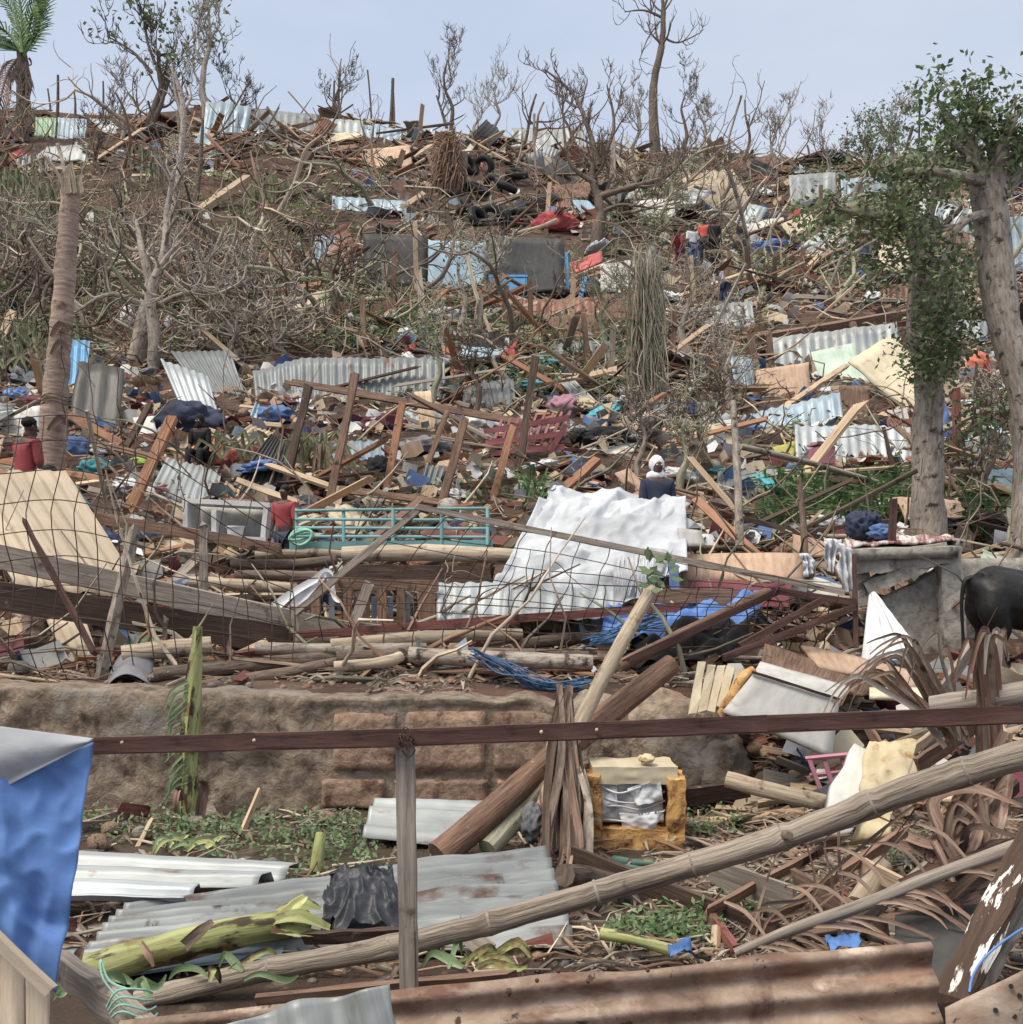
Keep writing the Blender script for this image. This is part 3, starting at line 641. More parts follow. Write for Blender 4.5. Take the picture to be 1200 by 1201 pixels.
# ------------------------------------------------------------------ stripped fridge shell with yellow foam
def make_fridge_shell():
    d0 = 6.25
    e = empty('fridge_shell', P(740, 1012, d0), 'stripped fridge shell of rusty yellow foam facing the yard', 'fridge')
    def slab(name, mat, x0, y0, x1, y1, da, db, amp=.012, seed=0, sub=3):
        c = P((x0+x1)/2, (y0+y1)/2, (da+db)/2); sx, sz = abs(x1-x0)/F*d0/2, abs(y1-y0)/F*d0/2; sy = abs(db-da)/2
        m = MB(); n = 14; dirs = [(0, 1, 2), (1, 2, 0), (2, 0, 1)]
        for ax in range(3):
            for sg in (-1, 1):
                vv, uu = [], []
                for j in range(n+1):
                    for i in range(n+1):
                        q = [0, 0, 0]; q[ax] = sg; q[(ax+1) % 3] = 2*i/n-1; q[(ax+2) % 3] = 2*j/n-1
                        p = V((q[0]*sx, q[1]*sy, q[2]*sz)); w = c+p
                        p += V(q).normalized()*amp*(noise.noise(w*9+V((seed, 0, 0)))*1.2+noise.noise(w*24+V((0, seed, 0)))-.5*max(abs(a) for a in sorted(map(abs, q))[:2]))
                        vv.append(c+p); uu.append((w.x, w.z))
                m.add(vv, uu, [(k, k+1, k+n+2, k+n+1) if sg > 0 else (k, k+n+1, k+n+2, k+1) for j in range(n) for k in range(j*(n+1), j*(n+1)+n)])
        m.build(name, mat, parent=e)
    slab('foam_bottom', 'foam', 684, 962, 799, 1012, d0, d0+.42, .02, 1)
    slab('foam_side', 'foam', 683, 902, 703, 975, d0, d0+.4, .02, 2)
    slab('foam_side', 'foam', 777, 905, 800, 975, d0, d0+.4, .02, 3)
    slab('foam_top', 'cream_paint', 690, 893, 792, 914, d0+.05, d0+.42, .008, 4)
    MB().sheet(PP([(700, 910, d0+.3), (780, 910, d0+.3), (780, 966, d0+.26), (700, 966, d0+.26)]), 8, 8, th=.02, rough=.01).build('liner', 'cream_paint', parent=e)
    for i, q in enumerate([[(702, 912), (776, 912), (778, 964), (702, 964)], [(700, 914), (728, 912), (722, 950), (702, 958)], [(735, 925), (776, 915), (780, 940), (748, 945)], [(728, 955), (776, 950), (768, 973), (734, 976)]]):
        MB().sheet([P(*p, d0+.1-.025*i) for p in q], 14, 14, th=.002, rough=.04, rs=9, seed=i, jag=.02).build('torn_liner', 'cloth_white', parent=e)
    for i in range(4):
        y = 925+i*11; MB().tube(PP([(700, y-6+i*3, d0+.1), (725, y+rl.uniform(-8, 8), d0+.04), (752, y+rl.uniform(-8, 8), d0+.06), (780, y-8, d0+.1)]), .006, n=6, k=5).build('hose', 'cloth_white', parent=e)
    MB().blob(P(758, 890, d0+.1), .05, .05, .03, amp=.4, sub=3, seed=3).build('foam_scrap', 'foam_pale', parent=e)
make_fridge_shell(); keep(85, 680, 990, 1125); keep(680, 800, 890, 1010)

# white fridge lying on its side to the right
fb = empty('white_fridge', P(915, 885, 6.9), 'overturned white fridge panel with rust stains right of the boulder', 'fridge')
m = MB(); m.sheet(PP([(884, 790, 6.9), (985, 822, 6.9), (976, 888, 6.75), (848, 834, 6.75)]), 10, 10, th=.03, rough=.006, rs=3); m.build('door', 'white_paint', parent=fb)
m = MB(); m.sheet(PP([(892, 775, 7.45), (1000, 806, 7.45), (986, 823, 6.92), (884, 789, 6.92)]), 10, 8, th=.02, rough=.01); m.build('side', 'white_paint', parent=fb)
m = MB(); m.beam(P(882, 788, 6.88), P(987, 821, 6.88), .018, .02, seg=6, jit=.002); m.build('edge_trim', 'rust_bar', parent=fb, smooth=False)
pw = empty('plaster_slats', P(845, 800, 7.1), 'broken panel of cream slats and foam beside the white fridge', 'panel')
for i in range(6):
    a = 812+i*11; MB().beam(P(a, 838-i*3, 7.05), P(a+12, 776+i*2, 7.2), .055, .02, up=(1, 0, 0), seg=3, jit=.006, jag=.02).build('slat', 'cream_paint', parent=pw, smooth=False)
MB().tube(PP([(846, 838, 6.95), (858, 818, 6.93), (870, 798, 6.95), (884, 786, 6.98)]), [.03, .04, .035, .03], n=8, k=4, rough=.02).build('foam_edge', 'foam', parent=pw)
# slab of white skinned foam further right
fs_ = empty('foam_slab', P(1000, 985, 5.2), 'white skinned slab of yellow foam leaning behind the bamboo pole', 'panel')
MB().sheet(PP([(1003, 872, 5.6), (1030, 884, 5.6), (1000, 975, 5.0), (948, 985, 5.0)]), 10, 14, th=.05, rough=.015, rs=5, jag=.03).build('skin', 'white_paint', parent=fs_)
MB().sheet(PP([(1020, 868, 5.55), (1078, 874, 5.55), (1040, 980, 5.05), (1000, 980, 5.03)]), 16, 18, th=.05, rough=.05, rs=6, jag=.05).build('foam_face', 'foam_pale', parent=fs_)
pc = empty('pink_crate', P(980, 905, 6.3), 'pink plastic crate of thin bars half buried behind the foam slab', 'crate')
for a, b in (((948, 888), (962, 925)), ((965, 886), (978, 925)), ((986, 885), (996, 912)), ((945, 890), (1010, 884)), ((950, 910), (1005, 904))):
    MB().beam(P(*a, 6.3), P(*b, 6.25), .025, .02, up=(1, 0, .2), seg=2, jit=.001).build('bar', 'pink_paint', parent=pc, smooth=False)

# boards lying in the yard
for nm, mt, a, b, w, lb_ in [
    ('plank', 'wood_dark', (676, 1008, 5.6), (930, 1108, 4.5), .15, 'dark wet plank running from the fridge shell down to the dry fronds'),
    ('plank', 'wood_grey', (832, 1018, 5.1), (930, 1056, 4.7), .14, 'short grey board lying flat under the bamboo pole'),
    ('plank', 'wood_brown', (828, 1070, 4.7), (985, 985, 5.2), .05, 'thin brown lath slanting up under the bamboo pole'),
    ('plank', 'wood_brown', (905, 1080, 4.5), (1060, 975, 5.0), .06, 'brown batten crossing beside the dry palm frond'),
    ('plank', 'wood_dark', (800, 935, 6.4), (880, 925, 6.5), .12, 'dark plank end lying behind the tan log'),
    ('plank', 'wood_grey', (96, 972, 6.7), (158, 952, 7.0), .1, 'short dark grey plank lying at the foot of the wall at left'),
    ('plank', 'wood_brown', (300, 1178, 3.6), (600, 1150, 3.6), .08, 'long brown board lying behind the rusty tin fence'),
    ('plank', 'wood_dark', (360, 1100, 4.3), (470, 1096, 4.3), .06, 'dark board poking out below the black bag'),
    ('plank', 'wood_brown', (1010, 838, 6.2), (1040, 890, 5.9), .07, 'brown board leaning beside the dry palm stalks'),
    ('plank', 'wood_pale', (1040, 905, 5.6), (1095, 860, 5.9), .06, 'pale board tip behind the dry palm stalks'),
    ('plank', 'wood_grey', (985, 1098, 4.0), (1110, 1000, 4.5), .07, 'grey batten leaning through the dry palm leaflets'),
    ('plank', 'wood_brown', (930, 1030, 4.8), (1040, 1092, 4.2), .09, 'brown board lying under the dry palm leaflets'),
    ('plank', 'wood_dark', (1050, 1060, 4.2), (1190, 925, 4.5), .06, 'dark batten leaning behind the palm tangle'),
    ('plank', 'wood_pale', (1000, 1010, 4.9), (1080, 1050, 4.4), .08, 'pale splintered board among the dry palm leaflets'),
    ('plank', 'wood_brown', (1075, 900, 5.2), (1150, 845, 5.2), .09, 'brown board behind the upright palm sheaf'),
    ('plank', 'wood_grey', (1080, 845, 5.6), (1140, 760, 5.8), .1, 'grey white board leaning below the concrete column'),
]: beam_thing(nm, mt, a, b, w, .022, lb_, 'plank', up=(0, -.35, 1), jag=.03, group='boards lying in the yard')
tube_thing('short_log', 'log_pale', [(1005, 1062, 4.6), (1022, 1038, 4.7), (1035, 1016, 4.8)], [.05, .052, .05], 'short pale log stub among the dry palm strips', 'log')
tube_thing('log_end', 'bark_brown', [(662, 1026, 4.9), (690, 1030, 5.1), (730, 1040, 5.2)], [.055, .058, .055], 'dark hollow log end beside the right corner of the galvanised sheet', 'log')
# peeling boards lower right, cable
for nm, mt, a, b, w, lb_ in [('peeling_board', 'peel_paint', (1215, 975, 3.3), (1118, 1168, 2.9), .095, 'dark board with peeling white paint leaning at the right edge'),
                        ('peeling_board', 'wood_grey', (1235, 1010, 3.35), (1142, 1160, 2.95), .06, 'grey weathered board alongside the peeling painted one')]:
    beam_thing(nm, mt, a, b, w, .03, lb_, 'board', up=(1, 0, .5), jag=.03, seg=10, jit=.006)
tag(MB().tube(PP([(1230, 1075, 2.9), (1195, 1092, 2.88), (1160, 1118, 2.86), (1142, 1142, 2.84), (1137, 1164, 2.8)]), .0035, n=7, k=5).build('blue_cable', 'plastic_blue'), 'thin blue cable curving down beside the peeling board', 'cable')
sheet_thing('grey_sheet', 'dark_paint', [(1050, 1075, 3.9), (1150, 1060, 3.9), (1140, 1150, 3.4), (1050, 1150, 3.4)], 'dark grey sheet lying under the dry frond at lower right', 'panel', rough=.03)
m = MB(); m.sheet(PP([(784, 1108, 4.25), (806, 1106, 4.3), (812, 1118, 4.15), (786, 1120, 4.12)]), 18, 18, th=.002, rough=.04, rs=14, jag=.03, seed=2); tag(m.build('plastic_scrap', 'plastic_blue'), 'small bright blue plastic scrap behind the rusty tin fence', 'litter')
m = MB(); m.sheet(PP([(970, 1098, 3.7), (1004, 1092, 3.75), (1010, 1104, 3.55), (972, 1108, 3.55)]), 18, 18, th=.002, rough=.035, rs=14, jag=.03, seed=4); tag(m.build('plastic_scrap', 'plastic_blue'), 'blue plastic scrap under the dry palm frond', 'litter')
m = MB(); m.blob(P(625, 965, 6.2), .07, .05, .11, amp=.3, sub=4, ridged=True, seed=5); tag(m.build('cloth_scrap', 'cloth_grey'), 'limp grey cloth scrap between the leaning logs', 'cloth')
m = MB(); m.tube(PP([(720, 1008, 6.0), (745, 1012, 5.9), (775, 1014, 5.9), (760, 1020, 5.8), (735, 1016, 5.85)]), [.018, .024, .016, .02, .012], n=8, k=5, rough=.012); tag(m.build('green_rag', 'cloth_green'), 'dull green rag at the foot of the fridge shell', 'cloth')

# ------------------------------------------------------------------ dry palm fronds at right
def frond(name, base, tip, lift, n, ll, lw, label, mats, seed=0, droop=.3, fan=1.0, rw=.02, group=None, cat='palm frond', both=True):
    r = random.Random(seed); base, tip = V(base), V(tip); mid = base.lerp(tip, .5)+V(lift)
    q, rr = smooth_pts([base, mid, tip], [rw, rw*.8, rw*.3], 12)
    e = empty(name, base, label, cat, group)
    m = MB(); m.tube(q, rr, n=7, rough=.003); m.build('stalk', mats[0], parent=e)
    m = MB()
    for i in range(n):
        t = .12+.88*i/n; p = q[int(t*(len(q)-1))]; d = (q[min(len(q)-1, int(t*(len(q)-1))+1)]-q[max(0, int(t*(len(q)-1))-1)]).normalized()
        s_ = d.cross(V((0, -.5, 1))).normalized()*((1 if i % 2 else -1) if both else 1)
        dd = (d*(.8-.3*fan)+s_*fan*.8+V((r.uniform(-.25, .25), r.uniform(-.25, .25), r.uniform(-.2, .35)))).normalized(); l = ll*(1-.55*abs(t-.45))*r.uniform(.7, 1.1)
        m.m = r.randrange(max(1, len(mats)-1))
        m.strip([p, p+dd*l*.35+V((0, 0, .04*l)), p+dd*l*.75-V((0, 0, droop*l*.25)), p+dd*l-V((0, 0, droop*l*.7))], [lw*.6, lw, lw*.7, lw*.1], k=3)
    m.build('leaflets', mats[1:] if len(mats) > 1 else mats, parent=e); return e
DRY = ('frond_brown', 'frond_brown', 'bark_brown')
def curl_strips(name, items, mat, label, cat='dead leaves', w=.03, seed=0, jit=.05):
    r = random.Random(seed); m = MB()
    for pts, n in items:
        for _ in range(n):
            m.strip([p+V((r.uniform(-jit, jit), r.uniform(-jit, jit), r.uniform(-jit, jit)))*min(1, .3+i*.5) for i, p in enumerate(PP(pts))], [w*r.uniform(.5, 1), w*r.uniform(.6, 1.2), w*r.uniform(.4, .9)]+[w*.25]*(len(pts)-3), k=6)
    return tag(m.build(name, mat), label, cat)
# tall curved stalks sweeping up to the left
def stalk_fan(name, base, knees, tips, n, label, seed, w=.03, bj=10):
    """stiff stalks from one foot, each bending over near its tip"""
    r = random.Random(seed); e = empty(name, P(*base), label, 'palm frond')
    for i in range(n):
        t = i/(n-1); kx, ky = lerp(knees[0][0], knees[1][0], t)+r.uniform(-12, 12), lerp(knees[0][1], knees[1][1], t)+r.uniform(-14, 14)
        tx, ty = lerp(tips[0][0], tips[1][0], t)+r.uniform(-18, 18), lerp(tips[0][1], tips[1][1], t)+r.uniform(-22, 22)
        b = (base[0]+r.uniform(-bj, bj), base[1]+r.uniform(-bj, bj), base[2]); dd = r.uniform(-.15, .2); k = w*r.uniform(.6, 1.2)
        m = MB(); m.strip(PP([b, (lerp(b[0], kx, .35)+r.uniform(-3, 3), lerp(b[1], ky, .35), base[2]+dd*.3), (lerp(b[0], kx, .75)+r.uniform(-4, 4), lerp(b[1], ky, .78), base[2]+dd*.7), (kx, ky, base[2]+dd), (lerp(kx, tx, .6), lerp(ky, ty, .35), base[2]+dd), (tx, ty, base[2]+dd)]), [k*.8, k*1.1, k*.9, k*.6, k*.35, k*.15], k=5)
        m.build('leaf_strip', ('frond_brown', 'wood_brown', 'bark_brown', 'wood_grey')[r.randrange(4)], parent=e)
stalk_fan('dry_palm_stalks', (1122, 872, 4.85), ((1012, 792), (1068, 752)), ((968, 838), (1016, 800)), 15, 'fan of stiff dry brown palm stalks leaning left before the white sack', 3, .028, 16)
stalk_fan('dry_palm_stalks', (1130, 868, 4.8), ((1062, 756), (1100, 756)), ((1020, 770), (1092, 820)), 6, 'few arched dry palm stalks above the grey log', 4, .026)
stalk_fan('dry_palm_sheaf', (1165, 955, 4.45), ((1144, 752), (1178, 742)), ((1122, 800), (1196, 760)), 12, 'upright sheaf of dry palm strips in front of the cow', 5, .05, 20)
curl_strips('dry_palm_tangle', [([(1090, 1010, 4.1), (1120, 970, 4.2), (1150, 930, 4.2), (1175, 900, 4.2)], 7), ([(1130, 1020, 4.0), (1100, 960, 4.1), (1130, 930, 4.1), (1180, 960, 4.0)], 2), ([(1060, 985, 4.2), (1110, 1000, 4.1), (1150, 985, 4.1), (1190, 1000, 4.0)], 6), ([(1180, 860, 4.3), (1165, 930, 4.2), (1150, 990, 4.1), (1120, 1010, 4.1)], 5)],
    'frond_brown', 'tangle of curled brown palm strips under the bamboo at right', w=.05, seed=7, jit=.08)
curl_strips('hanging_strip', [([(1095, 985, 3.9), (1108, 1015, 3.85), (1120, 1055, 3.82), (1130, 1095, 3.8)], 3)], 'frond_brown', 'single bent brown strip hanging below the palm tangle', w=.03, seed=9, jit=.01)
fr = empty('dry_palm_frond', P(960, 1085, 3.75), 'big dry palm frond lying on the ground behind the rusty tin fence', 'palm frond')
q, rr = smooth_pts(PP([(862, 1118, 3.75), (930, 1090, 3.75), (1010, 1062, 3.75), (1090, 1030, 3.75), (1215, 985, 3.65)]), [.016, .022, .024, .024, .028], 8)
MB().tube(q, rr, n=8, rough=.004).build('stalk', 'wood_grey', parent=fr)
m, rf = MB(), random.Random(2)
for i in range(26):
    t = .1+.88*(i+rf.uniform(-.8, .8))/26; t = max(.05, min(.98, t)); p = q[int(t*(len(q)-1))]; l = rf.uniform(.25, .5)
    if i % 3 != 2: dd = V((.75+rf.uniform(-.3, .3), -.25+rf.uniform(-.2, .1), -.2+rf.uniform(-.25, .2)))
    else: dd = V((-.5, .35, .1+rf.uniform(0, .4)))
    m.strip([p, p+dd*l*.4+V((0, 0, .03)), p+dd*l*.8, p+dd*l+V((rf.uniform(-.05, .05), 0, -.04))], [.01, .016, .012, .003], k=3)
m.build('leaflets', 'frond_brown', parent=fr)
curl_strips('arching_leaflets', [([(866+i*17, 1112-i*6, 4.0), (900+i*16+9*sin(i*2), 1062-i*6+8*sin(i*3.1), 4.05), (945+i*16+10*sin(i*1.7), 1015-i*5+8*sin(i*2.3), 4.1), (990+i*15+25*sin(i*4.1), 975-i*3+18*cos(i*1.3), 4.15)], 1) for i in range(7)], 'frond_brown', 'row of long arching brown leaflets rising over the dry frond stalk', w=.014, seed=12, jit=.14)
curl_strips('sheaf', [([(1040, 1055, 3.9), (1100, 1045, 3.85), (1160, 1030, 3.8), (1215, 1010, 3.75)], 14), ([(1060, 1040, 3.95), (1120, 1020, 3.9), (1215, 990, 3.8)], 12)], 'frond_brown', 'dense sheaf of red brown fibres spread along the right edge', w=.045, seed=14, jit=.06)

# banana leaf scraps
def scraps(name, c, n, s, mats, label, seed, cat='leaf'):
    r = random.Random(seed); m = MB()
    for i in range(n):
        p = V(c)+V((r.uniform(-s, s), r.uniform(-s, s)*.4, 0)); a = r.uniform(0, 2*pi); l = r.uniform(.5, 1.1)*s; dv = V((cos(a), sin(a)*.6, 0))
        m.m = r.randrange(len(mats)); m.strip([p, p+dv*l*.5+V((0, 0, r.uniform(.1, .4)*s)), p+dv*l*1.3+V((0, 0, r.uniform(-.1, .4)*s)), p+dv*l*1.7+V((0, 0, r.uniform(-.3, .3)*s))], [.012, .03*r.uniform(.6, 1.4), .026, .004], k=4)
    return tag(m.build(name, list(mats)), label, cat)
scraps('banana_leaf', P(575, 1128, 4.0), 9, .2, ('banana_leaf', 'banana'), 'curled green banana leaf strips below the bamboo, right of the post', 4)
scraps('banana_leaf', P(128, 1158, 3.7), 7, .13, ('banana_leaf',), 'torn green banana leaf under the fallen trunk at left', 6)
scraps('banana_leaf', P(290, 1145, 3.9), 5, .16, ('banana', 'banana_leaf'), 'yellow green sheath scrap between the trunk and the bamboo', 8)
scraps('banana_leaf', P(215, 995, 6.2), 9, .2, ('banana_leaf', 'banana'), 'pale green leaf scraps lying at the foot of the upright stem', 10)
m = MB(); m.tube(PP([(705, 1095, 4.4), (745, 1102, 4.35), (790, 1116, 4.3)]), [.03, .026, .03], n=8, k=4, rough=.006); tag(m.build('banana_stalk', 'banana'), 'pale green stalk piece lying left of the blue plastic scrap', 'plant')

# ------------------------------------------------------------------ black cow behind the column
def make_cow():
    base = P(1204, 800, 9.0); base.z = Z(base.x, base.y); e = empty('cow', base, 'black cow seen from behind its flank at the right edge', 'cow')
    S = .95                                     # facing right (+x)
    def L(x, y, z): return base+V((x, y, z))*S
    m = MB()
    def chain(pts, n=14, k=5, flat=1.0):
        m.tube([L(*p) for p, r in pts], [r*S for p, r in pts], n=n, k=k)
    chain([((-.52, 0, .84), .06), ((-.47, 0, .85), .17), ((-.32, 0, .84), .235), ((-.05, 0, .76), .27), ((.25, 0, .74), .28), ((.52, 0, .78), .25), ((.72, 0, .84), .2), ((.9, 0, .92), .15), ((1.08, 0, 1.0), .12)])
    chain([((-.46, -.1, .96), .08), ((-.3, 0, 1.0), .1), ((0, 0, .96), .09), ((.4, 0, .98), .1), ((.62, 0, 1.04), .11), ((.8, 0, 1.02), .08)])
    chain([((1.04, 0, 1.0), .115), ((1.16, 0, 1.04), .12), ((1.3, 0, .95), .1), ((1.45, 0, .82), .075), ((1.53, 0, .76), .07), ((1.56, 0, .74), .03)])
    for s in (-1, 1):
        chain([((-.34, s*.09, .86), .16), ((-.36, s*.13, .68), .15), ((-.31, s*.145, .5), .1), ((-.37, s*.14, .36), .06), ((-.4, s*.14, .3), .052), ((-.365, s*.14, .16), .04), ((-.345, s*.14, .05), .045)])
        chain([((.58, s*.1, .7), .15), ((.6, s*.14, .52), .1), ((.61, s*.14, .36), .06), ((.61, s*.14, .3), .055), ((.615, s*.14, .16), .038), ((.625, s*.14, .05), .045)])
        chain([((1.12, s*.08, 1.08), .035), ((1.11, s*.2, 1.08), .045), ((1.12, s*.29, 1.04), .02)], n=8)
    o = m.build('body', 'cow_hide', parent=e)
    k = o.modifiers.new('one_skin', 'REMESH'); k.mode = 'VOXEL'; k.voxel_size = .02; k.use_smooth_shade = True
    k = o.modifiers.new('soft', 'SMOOTH'); k.factor = .5; k.iterations = 8
    m = MB(); m.tube([L(-.5, 0, .98), L(-.57, 0, .94), L(-.6, .0, .75), L(-.59, 0, .5), L(-.58, 0, .34)], [.03, .024, .016, .014, .02], n=8, k=5); m.blob(L(-.58, 0, .26), .03, .03, .1, amp=.3, sub=3); m.build('tail', 'cow_hide', parent=e)
    for s in (-1, 1):
        MB().tube([L(1.12, s*.08, 1.12), L(1.1, s*.16, 1.22), L(1.13, s*.18, 1.34)], [.03, .024, .006], n=8, k=4).build('horn', 'bark_grey', parent=e)
        MB().blob(L(1.27, s*.095, 1.01), .02, .012, .02, sub=2, amp=0).build('eye', 'rubber', parent=e)
    for x, y in ((-.345, -.14), (-.345, .14), (.625, -.14), (.625, .14)): MB().tube([L(x, y, .0), L(x, y, .06)], [.06, .048], n=10).build('hoof', 'rubber', parent=e)
make_cow()
# ------------------------------------------------------------------ terrace behind the wall: logs, beams, fence, tarps
LG = 'logs piled along the terrace behind the wall'
for mt, pts, r0, lb_ in [
    ('bark_brown', [(238, 806, 8.0), (320, 793, 8.2), (405, 776, 8.4)], .055, 'brown log rising to the right behind the wall, lowest in the pile'),
    ('log_pale', [(143, 768, 8.2), (190, 762, 8.3), (248, 756, 8.4)], .075, 'short log with a pale cut end left of the green banana stem'),
    ('bark_brown', [(180, 792, 8.0), (300, 780, 8.3), (430, 768, 8.6)], .06, 'long brown log lying just behind the banana stem'),
    ('log_pale', [(388, 757, 8.5), (500, 748, 8.7), (612, 744, 8.9)], .055, 'long pale log topmost in the pile, middle of the picture'),
    ('bark_brown', [(395, 772, 8.3), (540, 768, 8.4), (690, 771, 8.5)], .06, 'straight brown log under the long pale one'),
    ('bark_grey', [(480, 768, 8.25), (590, 774, 8.2), (695, 777, 8.2)], .065, 'grey barked log crossing the dark brush at centre'),
    ('log_pale', [(392, 782, 8.05), (450, 777, 8.1), (470, 770, 8.2)], .045, 'short tan log end right of the lowest brown log'),
    ('bark_brown', [(560, 765, 8.8), (660, 750, 9.1), (760, 748, 9.3)], .05, 'thin brown log running toward the blue tarpaulin'),
    ('bark_grey', [(300, 760, 8.5), (420, 762, 8.5), (500, 760, 8.6)], .05, 'grey brown pole behind the short stake'),
    ('log_pale', [(402, 650, 10.6), (500, 648, 10.6), (603, 652, 10.7)], .085, 'thick pale log lying along the foot of the turquoise railing'),
    ('bark_brown', [(270, 661, 10.4), (330, 663, 10.5), (395, 657, 10.5)], .055, 'brown log below the white open cabinet, upper of three'),
    ('log_pale', [(300, 651, 10.7), (350, 649, 10.7), (410, 650, 10.7)], .05, 'pale log end at the left foot of the turquoise railing'),
    ('log_pale', [(222, 683, 10.0), (280, 686, 10.1), (342, 690, 10.1)], .06, 'pale brown log below the cabinet, lowest of three'),
    ('bark_brown', [(275, 675, 10.2), (335, 675, 10.3), (392, 677, 10.3)], .055, 'brown log below the cabinet, middle of three'),
    ('log_brown', [(725, 782, 7.9), (800, 745, 8.2), (900, 695, 8.6)], .05, 'rust brown pole slanting up to the right of the pale stick'),
]: tube_thing('log', mt, pts, [r0, r0*1.05, r0*.92], lb_, 'log', n=10, rough=.012, rs=6, group=LG)

# leaning timbers, planks and stakes
TB = 'timbers of the wrecked fence'
for nm, mt, a, b, w, h, lb_ in [
    ('beam', 'wood_grey', (-60, 640, 8.6), (402, 742, 9.2), .2, .05, 'broad dark beam crossing the left side, upper of the pair'),
    ('beam', 'wood_dark', (-60, 690, 8.4), (345, 752, 9.0), .24, .05, 'broad dark beam crossing the left side, lower of the pair'),
    ('beam', 'wood_grey', (330, 726, 9.25), (560, 752, 9.5), .1, .05, 'grey board carrying the white cloth knot'),
    ('beam', 'wood_brown', (112, 607, 10.2), (330, 644, 10.4), .11, .08, 'brown beam end below the white open cabinet'),
    ('beam', 'wood_dark', (404, 673, 10.3), (578, 675, 10.3), .19, .12, 'thick dark squared beam under the turquoise railing'),
    ('beam', 'wood_red', (340, 745, 8.9), (800, 712, 9.1), .07, .05, 'long red brown batten in front of the white tarpaulin'),
    ('beam', 'wood_red', (340, 720, 9.3), (440, 745, 9.2), .06, .04, 'reddish lath below the brown shutters'),
    ('beam', 'wood_brown', (760, 700, 9.3), (880, 700, 9.3), .14, .05, 'brown plank at the right foot of the white tarpaulin'),
    ('beam', 'wood_dark', (860, 605, 12.5), (1000, 640, 11.5), .06, .05, 'dark pole left of the blanket slab'),
    ('stake', 'bark_grey', (115, 806, 8.2), (158, 620, 8.5), .075, .06, 'crooked wooden stake leaning before the two dark beams'),
    ('stake', 'wood_grey', (238, 702, 9.3), (240, 614, 9.3), .07, .06, 'wooden stake end below the white open cabinet'),
    ('stake', 'bark_brown', (193, 795, 8.3), (194, 723, 8.3), .035, .03, 'thin short stake at the left of the banana stem'),
    ('stake', 'wood_grey', (349, 757, 8.9), (345, 712, 8.9), .055, .04, 'short board stub on the end of the upper dark beam'),
    ('stake', 'rust_bar', (112, 768, 8.1), (28, 610, 8.4), .035, .035, 'thin rusty rod leaning left in the wire fence'),
    ('stake', 'wood_grey', (345, 720, 8.9), (492, 596, 8.7), .055, .04, 'slim bar rising to meet the long fence pipe'),
]: beam_thing(nm, mt, a, b, w, h, lb_, 'timber', jag=.03, seg=7, jit=.007, group=TB)
beam_thing('fence_pipe', 'wood_grey', (488, 594, 8.7), (988, 694, 8.3), .05, .04, 'long straight bar sloping down to the right over the white tarpaulin', 'bar', seg=10, jit=.003)
e = empty('iron_truss', P(880, 740, 8.2), 'bent rust brown angle iron frame left of the concrete slab', 'frame')
for a, b in (((730, 778, 7.9), (915, 692, 8.3)), ((905, 692, 8.3), (1003, 707, 8.3)), ((848, 772, 8.1), (1003, 712, 8.3)), ((868, 758, 8.15), (965, 704, 8.25)), ((1002, 650, 8.4), (1004, 760, 8.3))):
    MB().beam(P(*a), P(*b), .055, .035, seg=6, jit=.003).build('bar', 'rust_bar', parent=e, smooth=False)
tube_thing('post_log', 'bark_palm', [(44, 815, 9.0), (42, 760, 9.05), (38, 712, 9.1)], [.1, .098, .095], 'short round post standing under the beams at far left', 'post', n=12)

# white knotted cloth, turquoise railing, cabinet, shutters
m = MB(); m.strip(PP([(330, 728, 9.1), (350, 705, 9.1), (372, 680, 9.1), (385, 672, 9.1), (392, 700, 9.05), (400, 706, 9.0)]), [.06, .1, .09, .07, .04, .02], k=6); m.strip(PP([(322, 712, 9.1), (345, 694, 9.1), (376, 676, 9.08)]), [.1, .07, .06], k=6); m.strip(PP([(374, 684, 9.05), (382, 674, 9.0), (390, 682, 9.05), (384, 690, 9.05)]), [.03, .06, .05, .02], k=4)
tag(m.build('knotted_cloth', 'cloth_white'), 'knotted white cloth strip tied to the grey board', 'cloth')
e = empty('railing', P(455, 645, 10.9), 'turquoise painted metal railing with horizontal bars', 'railing')
def bar(p, a, b, r, mt='turquoise_paint', n=8): MB().tube(PP([a, b]), r, n=n).build('bar', mt, parent=p)
for i, y in enumerate((598, 608, 618, 628)): bar(e, (346, y+1, 10.9), (574, y+2 - (4 if i == 0 else 0), 11.0), .016)
MB().beam(P(340, 640, 10.85), P(578, 638, 10.95), .085, .05, seg=6, jit=.002).build('bottom_bar', 'turquoise_paint', parent=e, smooth=False)
for x in (348, 403, 461, 518, 572):
    MB().tube(PP([(x, 640, 10.9), (x, 596, 10.95)]), .02, n=8).build('upright', 'turquoise_paint', parent=e)
m = MB()
for k in range(5): m.tube([P(355, 630, 10.78)+V((.12*cos(t*.7+k), -.03*k, .06*sin(t*.7+k)+.03*sin(k+t))) for t in range(11)], .012, n=5, k=2)
tag(m.build('rope_coil', 'twine_mint'), 'mint green rope looped over the left end of the railing', 'rope')
e = empty('cabinet', P(268, 632, 12.0), 'white open cabinet lying with its empty shelf facing out', 'cabinet')
for a, b, w in (((222, 589), (322, 594), .055), ((222, 630), (318, 634), .055)): MB().beam(P(*a, 11.9), P(*b, 11.9), w, .5, seg=3, jit=.004).build('panel', 'enamel_white', parent=e, smooth=False)
